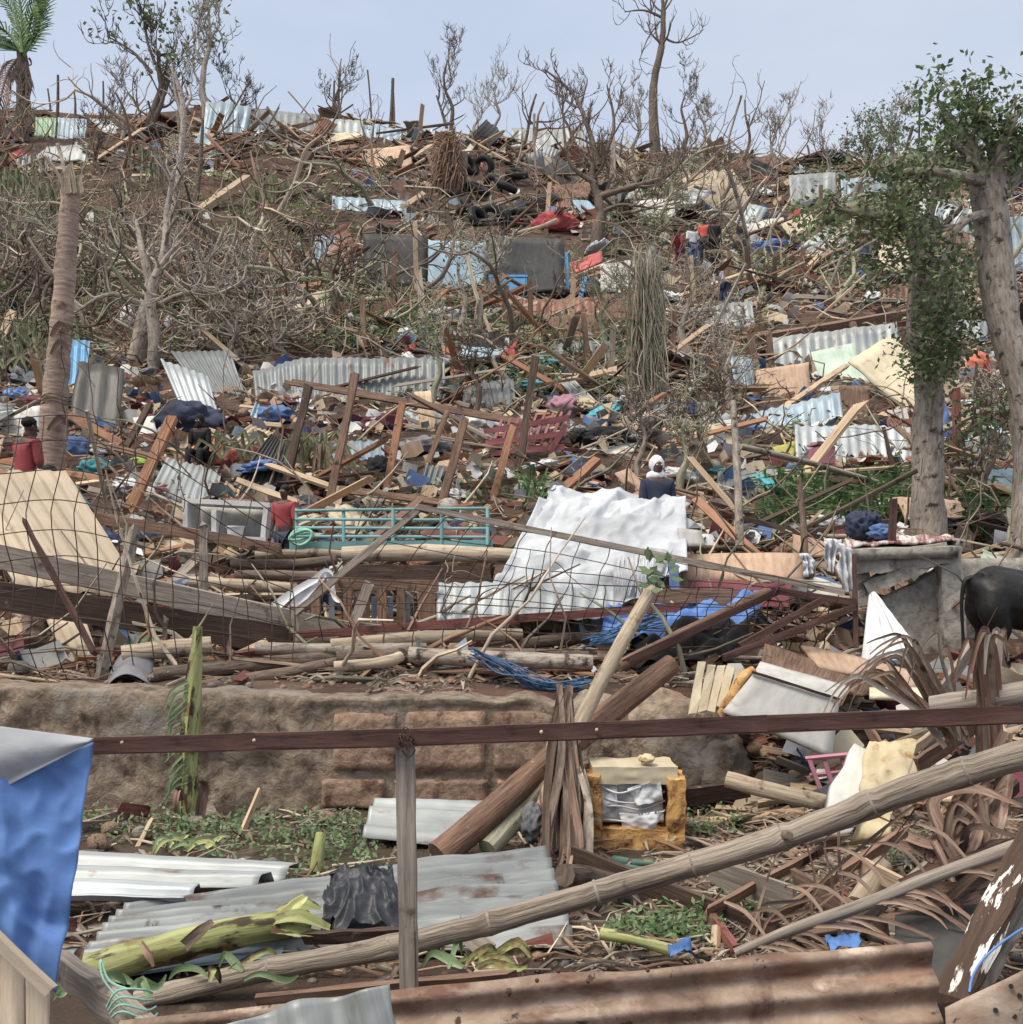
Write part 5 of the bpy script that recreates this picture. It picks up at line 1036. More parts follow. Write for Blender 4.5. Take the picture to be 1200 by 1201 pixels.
for nm, mt, px, py, sx, sz, lb_, cat in [
    ('blue_tarpaulin', 'cloth_blue', 322, 490, 26, 12, 'blue tarpaulin slumped over a roof left of the long grey wall', 'tarpaulin'),
    ('blue_tarpaulin', 'tarp_blue', 906, 292, 32, 12, 'bright blue tarpaulin on the upper right slope', 'tarpaulin'),
    ('red_cloth', 'cloth_red', 652, 278, 24, 14, 'red cloth spread above the right end of the dark hut wall', 'cloth'),
    ('blue_bundle', 'cloth_blue', 88, 532, 22, 14, 'blue bundle of clothes right of the broken palm foot', 'clothes'),
    ('teal_bundle', 'cloth_teal', 112, 552, 18, 12, 'teal bundle of clothes below the blue bundle', 'clothes'),
    ('white_bundle', 'cloth_white', 124, 532, 18, 8, 'white cloth bundle beside the lime green cloth', 'clothes'),
    ('lime_cloth', 'cloth_lime', 172, 545, 18, 7, 'lime green cloth below the dark hollow', 'cloth'),
    ('orange_blanket', 'cloth_orange', 250, 540, 24, 18, 'orange and white blanket hanging below the dark hooded person', 'blanket'),
    ('dark_awning', 'cloth_navy', 222, 500, 38, 22, 'black sagging awning over the dark hooded person', 'awning'),
    ('navy_cloth', 'cloth_navy', 356, 535, 12, 26, 'dark navy cloth hanging right of the dark sloping sheet', 'cloth'),
    ('pink_cloth', 'cloth_pink', 662, 480, 18, 14, 'pink cloth lying right of the wooden posts', 'cloth'),
    ('white_rag', 'cloth_white', 150, 372, 10, 14, 'white rag caught in the branches at left', 'cloth'),
    ('white_rag', 'cloth_white', 198, 380, 5, 12, 'thin white rag hanging from the forked grey trunk', 'cloth'),
    ('red_cloth', 'cloth_red', 400, 185, 22, 6, 'flat red cloth high up on the slope', 'cloth'),
    ('red_bag', 'cloth_red', 934, 248, 8, 9, 'small red bag near the pale hut wall on the ridge', 'bag'),
    ('navy_cloth', 'cloth_navy', 908, 250, 16, 9, 'dark cloth under the pale hut wall on the ridge', 'cloth'),
    ('maroon_cloth', 'cloth_maroon', 450, 500, 26, 12, 'maroon patterned cloth behind the wooden posts', 'cloth'),
    ('grey_cloth', 'cloth_grey', 500, 530, 30, 12, 'grey and white clothes heap behind the wooden posts', 'clothes'),
    ('white_cloth', 'cloth_white', 560, 500, 20, 10, 'white cloth left of the red lattice', 'cloth'),
    ('white_cloth', 'cloth_white', 520, 382, 22, 12, 'pale cloth scraps on the slope above the long grey wall', 'cloth'),
    ('blue_cloth', 'cloth_blue', 478, 410, 12, 8, 'blue cloth on the slope above the long grey wall', 'cloth'),
    ('blue_cloth', 'cloth_navy', 475, 388, 10, 6, 'navy plastic scrap among the rubble above the grey wall', 'cloth'),
    ('white_cloth', 'cloth_white', 350, 620, 14, 10, 'white cloth bits near the child in red', 'cloth'),
    ('white_cloth', 'cloth_white', 620, 580, 16, 12, 'cream white cloth beside the left end of the white tarpaulin', 'cloth'),
    ('blue_cloth', 'cloth_blue', 1015, 300, 10, 8, 'blue cloth scrap at the foot of the person on the upper right slope', 'cloth'),
    ('blue_cloth', 'cloth_blue', 1106, 520, 8, 34, 'blue cloth hanging right of the near grey trunk', 'cloth'),
    ('navy_cloth', 'cloth_black', 868, 302, 12, 12, 'black plastic sheet left of the bright blue tarpaulin', 'cloth'),
    ('orange_scrap', 'cloth_orange', 1148, 440, 14, 16, 'orange scrap heap between the two right trunks', 'cloth'),
    ('red_cloth', 'cloth_red', 350, 565, 10, 6, 'small red cloth above the turquoise railing', 'cloth'),
    ('black_plastic', 'cloth_black', 715, 520, 34, 14, 'black plastic sheet in the hollow right of the red lattice', 'plastic sheet'),
    ('dark_cloth', 'cloth_black', 690, 345, 40, 6, 'dark strip of cloth right of the hut wall', 'cloth'),
    ('blue_plastic', 'plastic_blue', 20, 466, 16, 8, 'blue plastic bundle behind the man in red', 'bag'),
]: heap(nm, mt, px, py, sx, sz, lb_, cat, seed=px % 17)
# red metal lattice
keep(565, 670, 485, 540); keep(535, 625, 195, 275); keep(500, 560, 140, 235, .6); e = empty('red_lattice', G(625, 530), 'red painted metal lattice lying bent behind the wooden posts', 'lattice')
dl = G(625, 532).y
for i in range(9):
    x = 575+i*10; MB().beam(P(x, 530-i*1.5, dl-.2), P(x+14, 492-i*1.2, dl+.3), .045, .03, up=(1, 0, 0), seg=2, jit=.004).build('bar', 'lattice_paint', parent=e, smooth=False)
for a, b in (((568, 506), (668, 490)), ((570, 520), (664, 508)), ((575, 532), (662, 524)), ((645, 530), (664, 498))): MB().beam(P(*a, dl-.25), P(*b, dl-.2), .09, .03, seg=3, jit=.006).build('bar', 'lattice_paint', parent=e, smooth=False)
# tyre heap on the slope
tyr = None; rt = random.Random(4)
TG = 'old tyres heaped on the slope'
for i, (px, py) in enumerate([(545, 218), (560, 226), (576, 216), (592, 222), (606, 214), (545, 262), (560, 266), (575, 258), (590, 268), (604, 262), (618, 266), (548, 204), (566, 204), (548, 248)]):
    g = G(px, py); 
    if tyr is None:
        m = MB(); m.tube([V((.3*cos(a*pi/9), .3*sin(a*pi/9), .1)) for a in range(19)], .115, n=10, cap=False); tyr = m.build('tyre', 'rubber', org=V((0, 0, 0))); o = tyr
    else: o = tyr.copy(); COL.objects.link(o)
    o.location = g+V((0, -.2, .15)); o.rotation_euler = (rt.uniform(.4, 1.3), rt.uniform(-.4, .4), rt.uniform(0, 3)); o.scale = (1.5,)*3
    tag(o, 'black tyre in the upper cluster of the heap' if py < 240 else 'black tyre in the lower row above the dark hut wall', 'tyre', TG+(' upper' if py < 240 else ' lower'))

# wrecked wooden frame at centre and left
WF = 'posts and rails of the wrecked wooden house frame'
for nm, mt, a, b, w, lb_ in [
    ('rail', 'wood_brown', (340, 444, 14.2), (622, 497, 13.4), .11, 'long rail sloping down right across the wooden posts'),
    ('timber_post', 'wood_brown', (385, 592, 13.6), (418, 436, 14.2), .12, 'wooden post leaning right, leftmost under the long rail'),
    ('timber_post', 'wood_brown', (400, 540, 14.4), (414, 440, 14.6), .1, 'short post behind the leftmost leaning one'),
    ('timber_post', 'wood_orange', (452, 580, 13.4), (472, 472, 13.8), .12, 'wooden post under the middle of the long rail'),
    ('timber_post', 'wood_brown', (516, 595, 13.2), (546, 488, 13.4), .13, 'stout post leaning right below the long rail'),
    ('timber_post', 'wood_orange', (578, 580, 13.0), (602, 500, 13.2), .11, 'orange brown post near the right end of the long rail'),
    ('timber_post', 'wood_dark', (608, 548, 14.0), (628, 418, 14.6), .13, 'tall dark post rising past the end of the long rail'),
    ('timber_post', 'wood_brown', (500, 545, 14.2), (526, 480, 14.4), .09, 'thin post beside the stout leaning one'),
    ('timber_post', 'wood_dark', (334, 568, 13.8), (362, 452, 14.2), .13, 'dark post right of the dark sloping sheet'),
    ('timber_post', 'wood_orange', (148, 604, 11.5), (202, 490, 12.0), .14, 'big brown post leaning over the pale corrugated sheet'),
    ('timber_post', 'wood_dark', (146, 525, 13.0), (176, 474, 13.6), .1, 'dark short post left of the dark hollow'),
    ('rail', 'wood_orange', (78, 482, 13.6), (142, 520, 13.2), .14, 'orange pole lying from the broken palm to the dark post'),
    ('rail', 'wood_brown', (106, 515, 13.0), (235, 548, 12.6), .09, 'brown rail above the lime green cloth'),
    ('rail', 'wood_red', (300, 448, 15.4), (520, 446, 15.6), .06, 'thin red rail along the long grey wall'),
    ('rail', 'wood_brown', (352, 420, 15.8), (524, 417, 15.8), .08, 'brown top rail of the long grey wall'),
    ('rail', 'wood_brown', (868, 398, 16.4), (1082, 366, 16.8), .2, 'long brown roof beam left of the right tree trunk'),
    ('rail', 'wood_red', (880, 404, 16.2), (1080, 376, 16.5), .1, 'second brown beam just under the long roof beam'),
    ('timber_post', 'wood_brown', (888, 440, 16.2), (880, 392, 16.3), .14, 'left post carrying the long roof beam'),
    ('timber_post', 'wood_brown', (906, 432, 16.4), (902, 392, 16.5), .12, 'second post from the left under the long roof beam'),
    ('timber_post', 'wood_brown', (1006, 412, 16.6), (1000, 378, 16.7), .14, 'right post under the long roof beam'),
    ('rail', 'wood_pale', (900, 486, 15.0), (994, 428, 15.6), .09, 'pale lath slanting up to the cream roof panel'),
    ('timber_post', 'wood_red', (1122, 560, 12.6), (1122, 455, 12.8), .1, 'red brown post right of the near grey trunk'),
    ('timber_post', 'wood_dark', (1052, 560, 13.0), (1036, 500, 13.2), .06, 'thin dark post before the white blue sheet'),
    ('rail', 'wood_brown', (420, 578, 13.0), (640, 560, 13.2), .1, 'brown plank lying below the wooden posts'),
    ('rail', 'wood_orange', (660, 572, 13.4), (700, 540, 13.8), .16, 'orange brown board tipped up left of the tan leaning board'),
    ('rail', 'wood_brown', (398, 570, 13.2), (520, 590, 12.8), .1, 'brown plank slanting down behind the railing'),
    ('rail', 'wood_pale', (280, 560, 13.4), (350, 590, 13.0), .09, 'pale plank lying above the white cabinet'),
    ('rail', 'wood_pale', (232, 245, 24.0), (292, 208, 26.0), .3, 'fat pale palm log lying on the upper left slope'),
    ('rail', 'wood_dark', (328, 228, 24.0), (364, 180, 26.0), .25, 'dark charred beam leaning on the upper slope'),
    ('rail', 'wood_pale', (490, 256, 21), (610, 228, 22), .12, 'thin pale pole lying above the tyres'),
    ('rail', 'wood_pale', (670, 322, 19.5), (720, 305, 20), .08, 'pale rail of the hut right of the blue box'),
    ('timber_post', 'blue_paint', (666, 335, 19.2), (664, 298, 19.2), .08, 'blue painted post at the right end of the dark wall'),
    ('timber_post', 'blue_paint', (680, 350, 19.0), (686, 325, 19.2), .1, 'short blue board leaning left of the white panel'),
    ('rail', 'wood_red', (650, 362, 18.6), (680, 338, 19.0), .1, 'red brown lath below the white panel'),
]:
    gy = G((a[0]+b[0])/2, max(a[1], b[1])).y; k = gy-a[2]; keep(min(a[0], b[0]), max(a[0], b[0]), min(a[1], b[1]), max(a[1], b[1]), .4)
    wk = w*gy/a[2]*.78
    beam_thing(nm, mt, (a[0], a[1]+4, gy-.25), (b[0], b[1], gy-.25+(b[2]-a[2])*.8), wk, wk*.6, lb_, 'timber', up=(1, 0, .3), jag=.05, seg=4, jit=.01, group=WF)
# upright posts of fallen huts on the middle slope
for i, (px, y0, y1, dx, mt) in enumerate([(590, 395, 335, 4, 'wood_brown'), (624, 392, 330, -3, 'wood_brown'), (668, 388, 320, 5, 'wood_pale'), (690, 432, 368, -6, 'wood_brown'), (716, 440, 380, 3, 'wood_grey'), (786, 430, 360, 6, 'wood_brown'), (812, 352, 300, -2, 'wood_pale'), (848, 350, 296, 8, 'wood_brown'), (880, 350, 290, -4, 'wood_dark'), (906, 352, 300, 3, 'wood_dark'), (936, 345, 290, 6, 'wood_brown'), (462, 350, 292, 1, 'wood_brown'), (452, 345, 305, -2, 'wood_grey'), (490, 352, 262, -3, 'wood_pale'), (560, 420, 350, 4, 'wood_grey'), (430, 420, 352, -5, 'wood_brown'), (960, 268, 218, 3, 'wood_brown'), (720, 262, 205, -4, 'wood_grey'), (640, 268, 215, 5, 'wood_pale')]):
    g = G(px, y0); w = .1*(1+.02*(g.y-15))
    tag(MB().beam(g-V((0, .2, .2)), P(px+dx, y1, g.y-.2), w, w*.7, up=(1, 0, .2), seg=3, jit=.012, jag=.06).build('hut_post', mt, smooth=False), {'wood_brown': 'brown', 'wood_pale': 'pale', 'wood_grey': 'grey', 'wood_dark': 'dark'}[mt]+' hut post left standing on the slope at '+('centre' if px < 730 else 'right of centre'), 'post', 'posts left standing on the middle slope')
keep(862, 1085, 372, 492, .93); keep(68, 142, 555, 690, .95); keep(780, 860, 262, 330, .85); keep(470, 680, 575, 640, .3)
# standing poles on the ridge
PG = 'bare poles standing along the ridge'
for px, y0, y1, dx, r_ in [(437, 140, 82, -6, .07), (456, 140, 92, 5, .14), (462, 142, 95, -2, .1), (66, 150, 88, 2, .1), (120, 130, 95, 1, .08), (855, 195, 158, 0, .07), (286, 140, 118, 2, .08), (88, 135, 108, -1, .08), (60, 130, 104, -4, .07), (300, 136, 116, 0, .06), (388, 130, 95, 4, .09), (396, 132, 92, 1, .08), (30, 140, 95, -3, .1), (610, 175, 150, 3, .08), (950, 198, 170, -3, .08), (990, 200, 176, 3, .08)]:
    g = G(px, y0); t = P(px+dx, y1, g.y)
    tag(MB().tube([g-V((0, 0, .4)), g.lerp(t, .5)+V((.05, 0, 0)), t], [r_, r_*.9, r_*.7], n=7, k=2, rough=.02).build('pole', 'bark_brown'), 'thin bare pole standing on the ridge left of centre' if px < 600 else 'thin bare pole standing on the right part of the ridge', 'pole', PG+(' left' if px < 600 else ' right'))
# uprooted root plate
g = G(530, 226); e = empty('root_plate', g, 'shaggy brown root plate of an uprooted palm high on the slope', 'root plate')
MB().blob(g+V((-.1, 0, 1.0)), .85, .7, 1.3, amp=.3, fr=2, sub=4, seed=3).build('soil_ball', 'bark_brown', parent=e)
m, rr_ = MB(), random.Random(9)
for i in range(190):
    a = rr_.uniform(0, 2*pi); h0 = rr_.uniform(.4, 2.5); p0 = g+V((rr_.uniform(-.3, .3)*(1.6-h0*.4), -.3+rr_.uniform(-.3, .2), h0)); p1 = p0+V((cos(a)*rr_.uniform(.2, .9)-.25, -.4*abs(sin(a))-.2, rr_.uniform(-1.4, .35)))
    m.tube([p0, p0.lerp(p1, .5)+V((cos(a)*.25, -.2, .2)), p1], [.03, .025, .012], n=4, k=3, cap=False)
m.build('roots', 'twig_brown', parent=e)

# ------------------------------------------------------------------ people
def person(px, py, h, yaw, label, shirt, trousers, pose='stand', head=None, depth=None, lift=0, arms=None):
    g = G(px, py) if depth is None else P(px, py, depth); g = V(g)+V((0, 0, lift)); keep(px-20, px+20, py-h/(depth or G(px, py).y)*F, py+4, .9); e = empty('person', g, label, 'person')
    k = h/1.72; rot = Matrix.Rotation(yaw, 3, 'Z'); base = V(g)
    W = lambda q: base+rot @ (V(q)*k)
    bend = {'stand': 0, 'walk': .1, 'bend': .75, 'sit': .25}[pose]; hipz = .92 if pose != 'sit' else .42
    def up(q, c=(0, 0, hipz)):                  # lean the upper body forward about the hips
        v = V(q)-V(c); return V(c)+Matrix.Rotation(-bend, 3, 'X') @ v
    V_, Rd, Ed = [], [], []
    def add(q, r, par=None, lean=True):
        V_.append(W(up(q) if lean else q)); Rd.append((r[0]*k, r[1]*k) if isinstance(r, tuple) else (r*k, r*k))
        if par is not None: Ed.append((par, len(V_)-1))
        return len(V_)-1
    Zs = hipz-.92
    root = add((0, 0, .95+Zs), (.155, .11)); w_ = add((0, 0, 1.12+Zs), (.135, .095), root); ch = add((0, 0, 1.30+Zs), (.165, .115), w_); sh = add((0, 0, 1.42+Zs), (.12, .085), ch)
    nk = add((0, .005, 1.49+Zs), .052, sh); jw = add((0, .025, 1.555+Zs), (.062, .068), nk); fc = add((0, .02, 1.62+Zs), (.074, .09), jw); cr = add((0, .005, 1.69+Zs), (.062, .075), fc)
    arm_pts = {}
    ak = arms or {'stand': ((.21, .02, 1.12), (.23, .08, .88)), 'walk': ((.22, .06, 1.13), (.22, .22, .95)), 'bend': ((.2, .2, 1.2), (.16, .42, 1.12)), 'sit': ((.21, .12, 1.12), (.14, .32, 1.02))}[pose]
    for s in (-1, 1):
        a0 = add((s*.17, 0, 1.41+Zs), .058, sh); el = add((s*ak[0][0], ak[0][1], ak[0][2]+Zs), .042, a0); wr = add((s*ak[1][0], ak[1][1], ak[1][2]+Zs), .028, el)
        dv = (V(ak[1])-V(ak[0])).normalized(); q = V((s*ak[1][0], ak[1][1], ak[1][2]+Zs)); dv = V((s*dv.x, dv.y, dv.z))
        pm = add(q+dv*.06, (.036, .018), wr); ax = V((0, 1, 0)) if abs(dv.z) > .6 else V((1, 0, 0))
        for j, (o_, l_) in enumerate(((-.03, .075), (-.01, .088), (.011, .082), (.03, .062))):
            f1 = add(q+dv*.1+ax*o_, .0095, pm); f2 = add(q+dv*(.1+l_*.55)+ax*o_*1.1, .0085, f1); add(q+dv*(.1+l_*.9)+ax*o_*1.1+V((-s*.015, .008, 0)), .007, f2)
        t1 = add(q+dv*.05+ax*.045, .0105, pm); add(q+dv*.085+ax*.06, .0085, t1)
        arm_pts[s] = (a0, el, wr)
    legs = {'stand': (((.1, .02, .48), (.1, 0, .08)),)*2, 'walk': (((.1, .16, .5), (.1, .1, .08)), ((.1, .02, .48), (.1, -.2, .1))), 'bend': (((.1, .06, .48), (.11, 0, .08)),)*2, 'sit': (((.12, .42, .45), (.13, .46, .08)),)*2}[pose]
    leg_pts = {}
    for s, (kn_, an_) in zip((-1, 1), legs):
        hp = add((s*.095, 0, hipz-.04), .092, root, False); kn = add((s*kn_[0], kn_[1], kn_[2]), .06, hp, False); an = add((s*an_[0], an_[1], an_[2]), .04, kn, False); ft = add((s*an_[0], an_[1]+.09, an_[2]-.045), (.042, .03), an, False); add((s*an_[0], an_[1]+.17, an_[2]-.052), (.036, .022), ft, False)
        leg_pts[s] = (hp, kn, an)
    def skin(name, idx_edges, mat, grow, parent=e):
        used = sorted({i for ed in idx_edges for i in ed}); mp = {i: n for n, i in enumerate(used)}
        me = bpy.data.meshes.new(name); me.from_pydata([V_[i]-base for i in used], [(mp[a], mp[b]) for a, b in idx_edges], []); me.materials.append(MAT[mat])
        o = bpy.data.objects.new(name, me); COL.objects.link(o); o.parent = parent; o.modifiers.new('skin', 'SKIN').use_smooth_shade = True
        for i in used: me.skin_vertices[0].data[mp[i]].radius = (Rd[i][0]*grow+(.008*k if grow > 1 else 0), Rd[i][1]*grow+(.008*k if grow > 1 else 0))
        me.skin_vertices[0].data[mp[root] if root in mp else 0].use_root = True
        sb = o.modifiers.new('sub', 'SUBSURF'); sb.levels = 1; sb.render_levels = 2
        return o
    skin('body', Ed, 'skin', 1.0)
    se = [(root, w_), (w_, ch), (ch, sh)]+[x for s in (-1, 1) for x in ((sh, arm_pts[s][0]), (arm_pts[s][0], arm_pts[s][1]))]
    skin('shirt', se, shirt, 1.13)
    skin('trousers', [x for s in (-1, 1) for x in ((root, leg_pts[s][0]), (leg_pts[s][0], leg_pts[s][1]), (leg_pts[s][1], leg_pts[s][2]))], trousers, 1.16)
    H = lambda q: W(up((q[0], q[1], q[2]+Zs)))
    hm = MB(); hmat = head or 'hair'
    if head: hm.blob(H((0, -.028, 1.655)), .1*k, .105*k, .115*k, amp=.1, sub=3); hm.blob(H((0, -.02, 1.5)), .13*k, .1*k, .08*k, amp=.25, sub=3)
    else: hm.blob(H((0, -.012, 1.675)), .087*k, .098*k, .075*k, amp=.06, sub=3)
    hm.build('headscarf' if head else 'hair', hmat, parent=e)
    MB().blob(H((0, .112, 1.60)), .014*k, .018*k, .022*k, amp=0, sub=2).build('nose', 'skin', parent=e)
    MB().blob(H((0, .094, 1.558)), .026*k, .01*k, .008*k, amp=0, sub=2).build('mouth', 'cloth_maroon', parent=e)
    for s in (-1, 1):
        MB().blob(H((s*.03, .098, 1.63)), .012*k, .008*k, .008*k, amp=0, sub=2).build('eye', 'eye_white', parent=e)
        if not head: MB().blob(H((s*.08, .0, 1.61)), .012*k, .025*k, .033*k, amp=0, sub=2).build('ear', 'skin', parent=e)
    return e
person(28, 657, 1.74, -.6, 'man in a red shirt seen from behind left of the broken palm', 'cloth_red', 'cloth_navy', 'walk', depth=12.5)
person(104, 690, 1.5, 2.4, 'person in a teal top bending over the clothes bundles', 'cloth_teal', 'cloth_white', 'bend', depth=11.5)
person(334, 690, 1.16, 2.8, 'child in a red shirt behind the left end of the railing', 'cloth_red', 'cloth_navy', 'stand', depth=11.6)
person(238, 556, 1.3, 3.0, 'person in dark clothes and hood sitting in the dark hollow', 'cloth_black', 'cloth_black', 'sit', head='cloth_black', depth=16.3)
person(771, 693, 1.48, 3.3, 'woman in a white headscarf and dark top behind the white tarpaulin', 'cloth_navy', 'cloth_blue', 'stand', head='cloth_white', depth=11.45)
person(826, 318, 1.62, 2.9, 'person in an orange red shirt standing on the upper right slope', 'cloth_vermilion', 'cloth_navy', 'stand')
person(812, 322, 1.55, 3.4, 'person in a white top left of the one in orange red', 'cloth_white', 'cloth_blue', 'stand')
person(798, 322, 1.5, 2.6, 'person in a dark red top, leftmost of the group on the slope', 'cloth_red', 'cloth_maroon', 'bend')
person(838, 322, 1.6, 3.1, 'person in black clothes right of the one in orange red', 'cloth_black', 'cloth_black', 'stand')
person(850, 368, 1.3, 2.2, 'person in white bending below the group on the slope', 'cloth_white', 'cloth_navy', 'bend')
person(1014, 318, 1.5, 3.0, 'person in a light blue top sitting on the bare upper right slope', 'cloth_blue', 'cloth_black', 'sit')
# ------------------------------------------------------------------ trees
def grow(m, p, d, L_, r, lev, rnd, tips, gnarl=.35, up=.15, kids=(2, 4), shrink=.62, mn=.006):
    n = 5; pts, rs_ = [V(p)], [r]; d = V(d).normalized()
    for i in range(n):
        d = (d+V((rnd.uniform(-1, 1), rnd.uniform(-1, 1), rnd.uniform(-1, 1)))*gnarl+V((0, 0, up))).normalized()
        pts.append(pts[-1]+d*(L_/n)); rs_.append(r*(1-.55*(i+1)/n))
    m.tube(pts, rs_, n=(8 if r > .06 else 6 if r > .025 else 4), k=2, cap=r > .03, rough=r*.12)
    if lev <= 0: tips.append((pts[-1], d)); tips.append((pts[3], d)); return
    for _ in range(rnd.randint(*kids)):
        i = rnd.randint(2, n); s_ = d.orthogonal().normalized(); s_ = Matrix.Rotation(rnd.uniform(0, 2*pi), 3, d) @ s_
        grow(m, pts[i], d*rnd.uniform(.4, .9)+s_*rnd.uniform(.5, 1.0), L_*shrink*rnd.uniform(.7, 1.2), max(mn, rs_[i]*rnd.uniform(.5, .8)), lev-1, rnd, tips, gnarl, up, kids, shrink, mn)
def leaves(m, pts, n, spread, l, w, rnd, drop=0):
    for _ in range(n):
        c, d = rnd.choice(pts); q = V(c)+V((rnd.gauss(0, spread), rnd.gauss(0, spread), rnd.gauss(0, spread*.9)-drop*abs(rnd.gauss(0, 1))))
        dd = V((rnd.uniform(-1, 1), rnd.uniform(-1, 1), rnd.uniform(-.9, .6))); m.leaf(q, dd, V((rnd.uniform(-1, 1), rnd.uniform(-1, 1), 1)), l*rnd.uniform(.6, 1.3), w*rnd.uniform(.6, 1.3))
def tree(name, trunk, rad, limbs, label, mat='bark_grey', seed=1, lev=2, L_=1.0, gnarl=.35, up=.12, kids=(2, 4), fol=None, cat='tree', mn=.008, group=None, n=12, auto=0, autor=.4):
    """trunk and limbs are pixel polylines with depths; limbs carry grown twigs"""
    rnd = random.Random(seed); tp = PP(trunk); e = empty(name, tp[0], label, cat, group)
    m = MB(); m.tube(tp, rad, n=n, k=5, rough=rad[0]*.16, rs=2.5/max(.1, rad[0]*3)); m.build('trunk', mat, parent=e)
    m, tips = MB(), []
    for pl, r0, r1 in limbs:
        lp = PP(pl); q, rr = smooth_pts(lp, [lerp(r0, r1, i/(len(lp)-1)) for i in range(len(lp))], 5)
        m.tube(q, rr, n=8, k=1, rough=r0*.12)
        for i in range(max(3, len(q)//2)):
            k = rnd.randint(len(q)//3, len(q)-1); d = (q[min(k+1, len(q)-1)]-q[k-1]).normalized()
            s_ = Matrix.Rotation(rnd.uniform(0, 2*pi), 3, d) @ d.orthogonal().normalized()
            grow(m, q[k], d*.6+s_*.8, L_*rnd.uniform(.5, 1), max(mn, rr[k]*.6), lev-1, rnd, tips, gnarl, up, kids, mn=mn)
        tips.append((q[-1], d))
    for _ in range(auto):
        t = rnd.uniform(.45, 1); i = min(len(tp)-1, int(t*len(tp))); p = tp[i]; a = rnd.uniform(0, 2*pi)
        grow(m, p, V((cos(a), sin(a)*.5, rnd.uniform(.2, .9))), L_*rnd.uniform(.6, 1.2), rad[i]*autor, lev, rnd, tips, gnarl, up, kids, mn=mn)
    if m.v: m.build('branches', mat, parent=e)
    if fol:
        for mt, cnt, sp, l, w, drop in fol:
            f = MB(); leaves(f, tips, cnt, sp, l, w, rnd, drop); o = f.build('foliage', mt, parent=e); o['kind'] = 'stuff'
    return e
def gd(px, py): return G(px, py).y
# the two big trunks at right with torn foliage
D1, D2 = 12.4, 11.4
tree('fig_tree', [(1092, 655, D1), (1088, 560, D1), (1090, 450, D1), (1086, 340, D1), (1084, 262, D1)], [.24, .19, .17, .18, .17],
     [([(1084, 270, D1), (1050, 258, D1-.3), (1005, 248, D1-.5), (975, 242, D1-.5)], .13, .06), ([(1086, 330, D1), (1070, 300, D1-.4), (1062, 265, D1-.5)], .05, .02), ([(1084, 270, D1), (1095, 235, D1), (1104, 205, D1)], .08, .03), ([(1088, 420, D1), (1110, 380, D1-.4), (1120, 330, D1-.4)], .05, .02),
      ([(1086, 300, D1), (1070, 330, D1-.5), (1068, 400, D1-.6), (1090, 430, D1-.6)], .05, .015), ([(1084, 280, D1), (1110, 320, D1-.4), (1115, 400, D1-.4)], .05, .015)],
     'near grey trunk at right wrapped in ragged dark green leaves', seed=3, lev=2, L_=.42, up=0, fol=[('leaf_fig', 3600, .16, .085, .05, .12), ('frond_olive', 900, .17, .09, .02, .1)])
tree('fig_tree', [(1205, 660, D2), (1212, 560, D2), (1204, 460, D2), (1178, 380, D2), (1166, 290, D2), (1158, 205, D2)], [.23, .21, .2, .19, .18, .19],
     [([(1158, 215, D2), (1140, 175, D2), (1118, 145, D2), (1100, 118, D2)], .1, .02), ([(1158, 215, D2), (1165, 175, D2), (1150, 140, D2), (1138, 122, D2)], .1, .02), ([(1170, 225, D2), (1200, 195, D2), (1240, 150, D2)], .15, .05), ([(1158, 215, D2), (1120, 205, D2-.4), (1075, 200, D2-.5), (1046, 205, D2-.5)], .07, .02), ([(1158, 212, D2), (1128, 175, D2-.2), (1105, 165, D2-.2)], .07, .02), ([(1158, 212, D2), (1178, 180, D2-.2), (1190, 160, D2-.2)], .07, .02), ([(1160, 210, D2), (1185, 150, D2-.3), (1195, 128, D2-.3)], .07, .02), ([(1164, 250, D2), (1130, 260, D2-.4), (1108, 300, D2-.4), (1100, 350, D2-.4)], .06, .02)],
     'thick curved grey trunk at the right edge with a torn green crown', seed=8, lev=2, L_=.33, up=.05, fol=[('leaf_fig', 3300, .14, .09, .05, .06), ('frond_olive', 400, .18, .1, .02, .1)])
vt = tree('vine_tree', [(758, 470, gd(758, 478)), (757, 400, gd(758, 478)), (760, 330, gd(758, 478)), (766, 290, gd(758, 478))], [.16, .14, .12, .08], [], 'vine draped broken trunk right of the white panel', mat='bark_grey', seed=5, lev=1, L_=.5, auto=8, autor=.2)
rv, m = random.Random(3), MB()
for i in range(420):
    y0 = rv.uniform(284, 420); x0 = 758+rv.gauss(0, 9); dd = gd(758, 478)-rv.uniform(-.2, .35); ln = rv.uniform(30, 120)
    m.m = rv.randrange(3); m.tube([P(x0, y0, dd), P(x0+rv.gauss(0, 5), y0+ln*.4, dd-.05), P(x0+rv.gauss(0, 8), min(475, y0+ln), dd)], rv.uniform(.005, .013), n=4, k=2, cap=False)
o = m.build('hanging_vines', ['twig_olive', 'twig', 'frond_olive'], parent=vt); o['kind'] = 'stuff'; keep(735, 782, 285, 470)
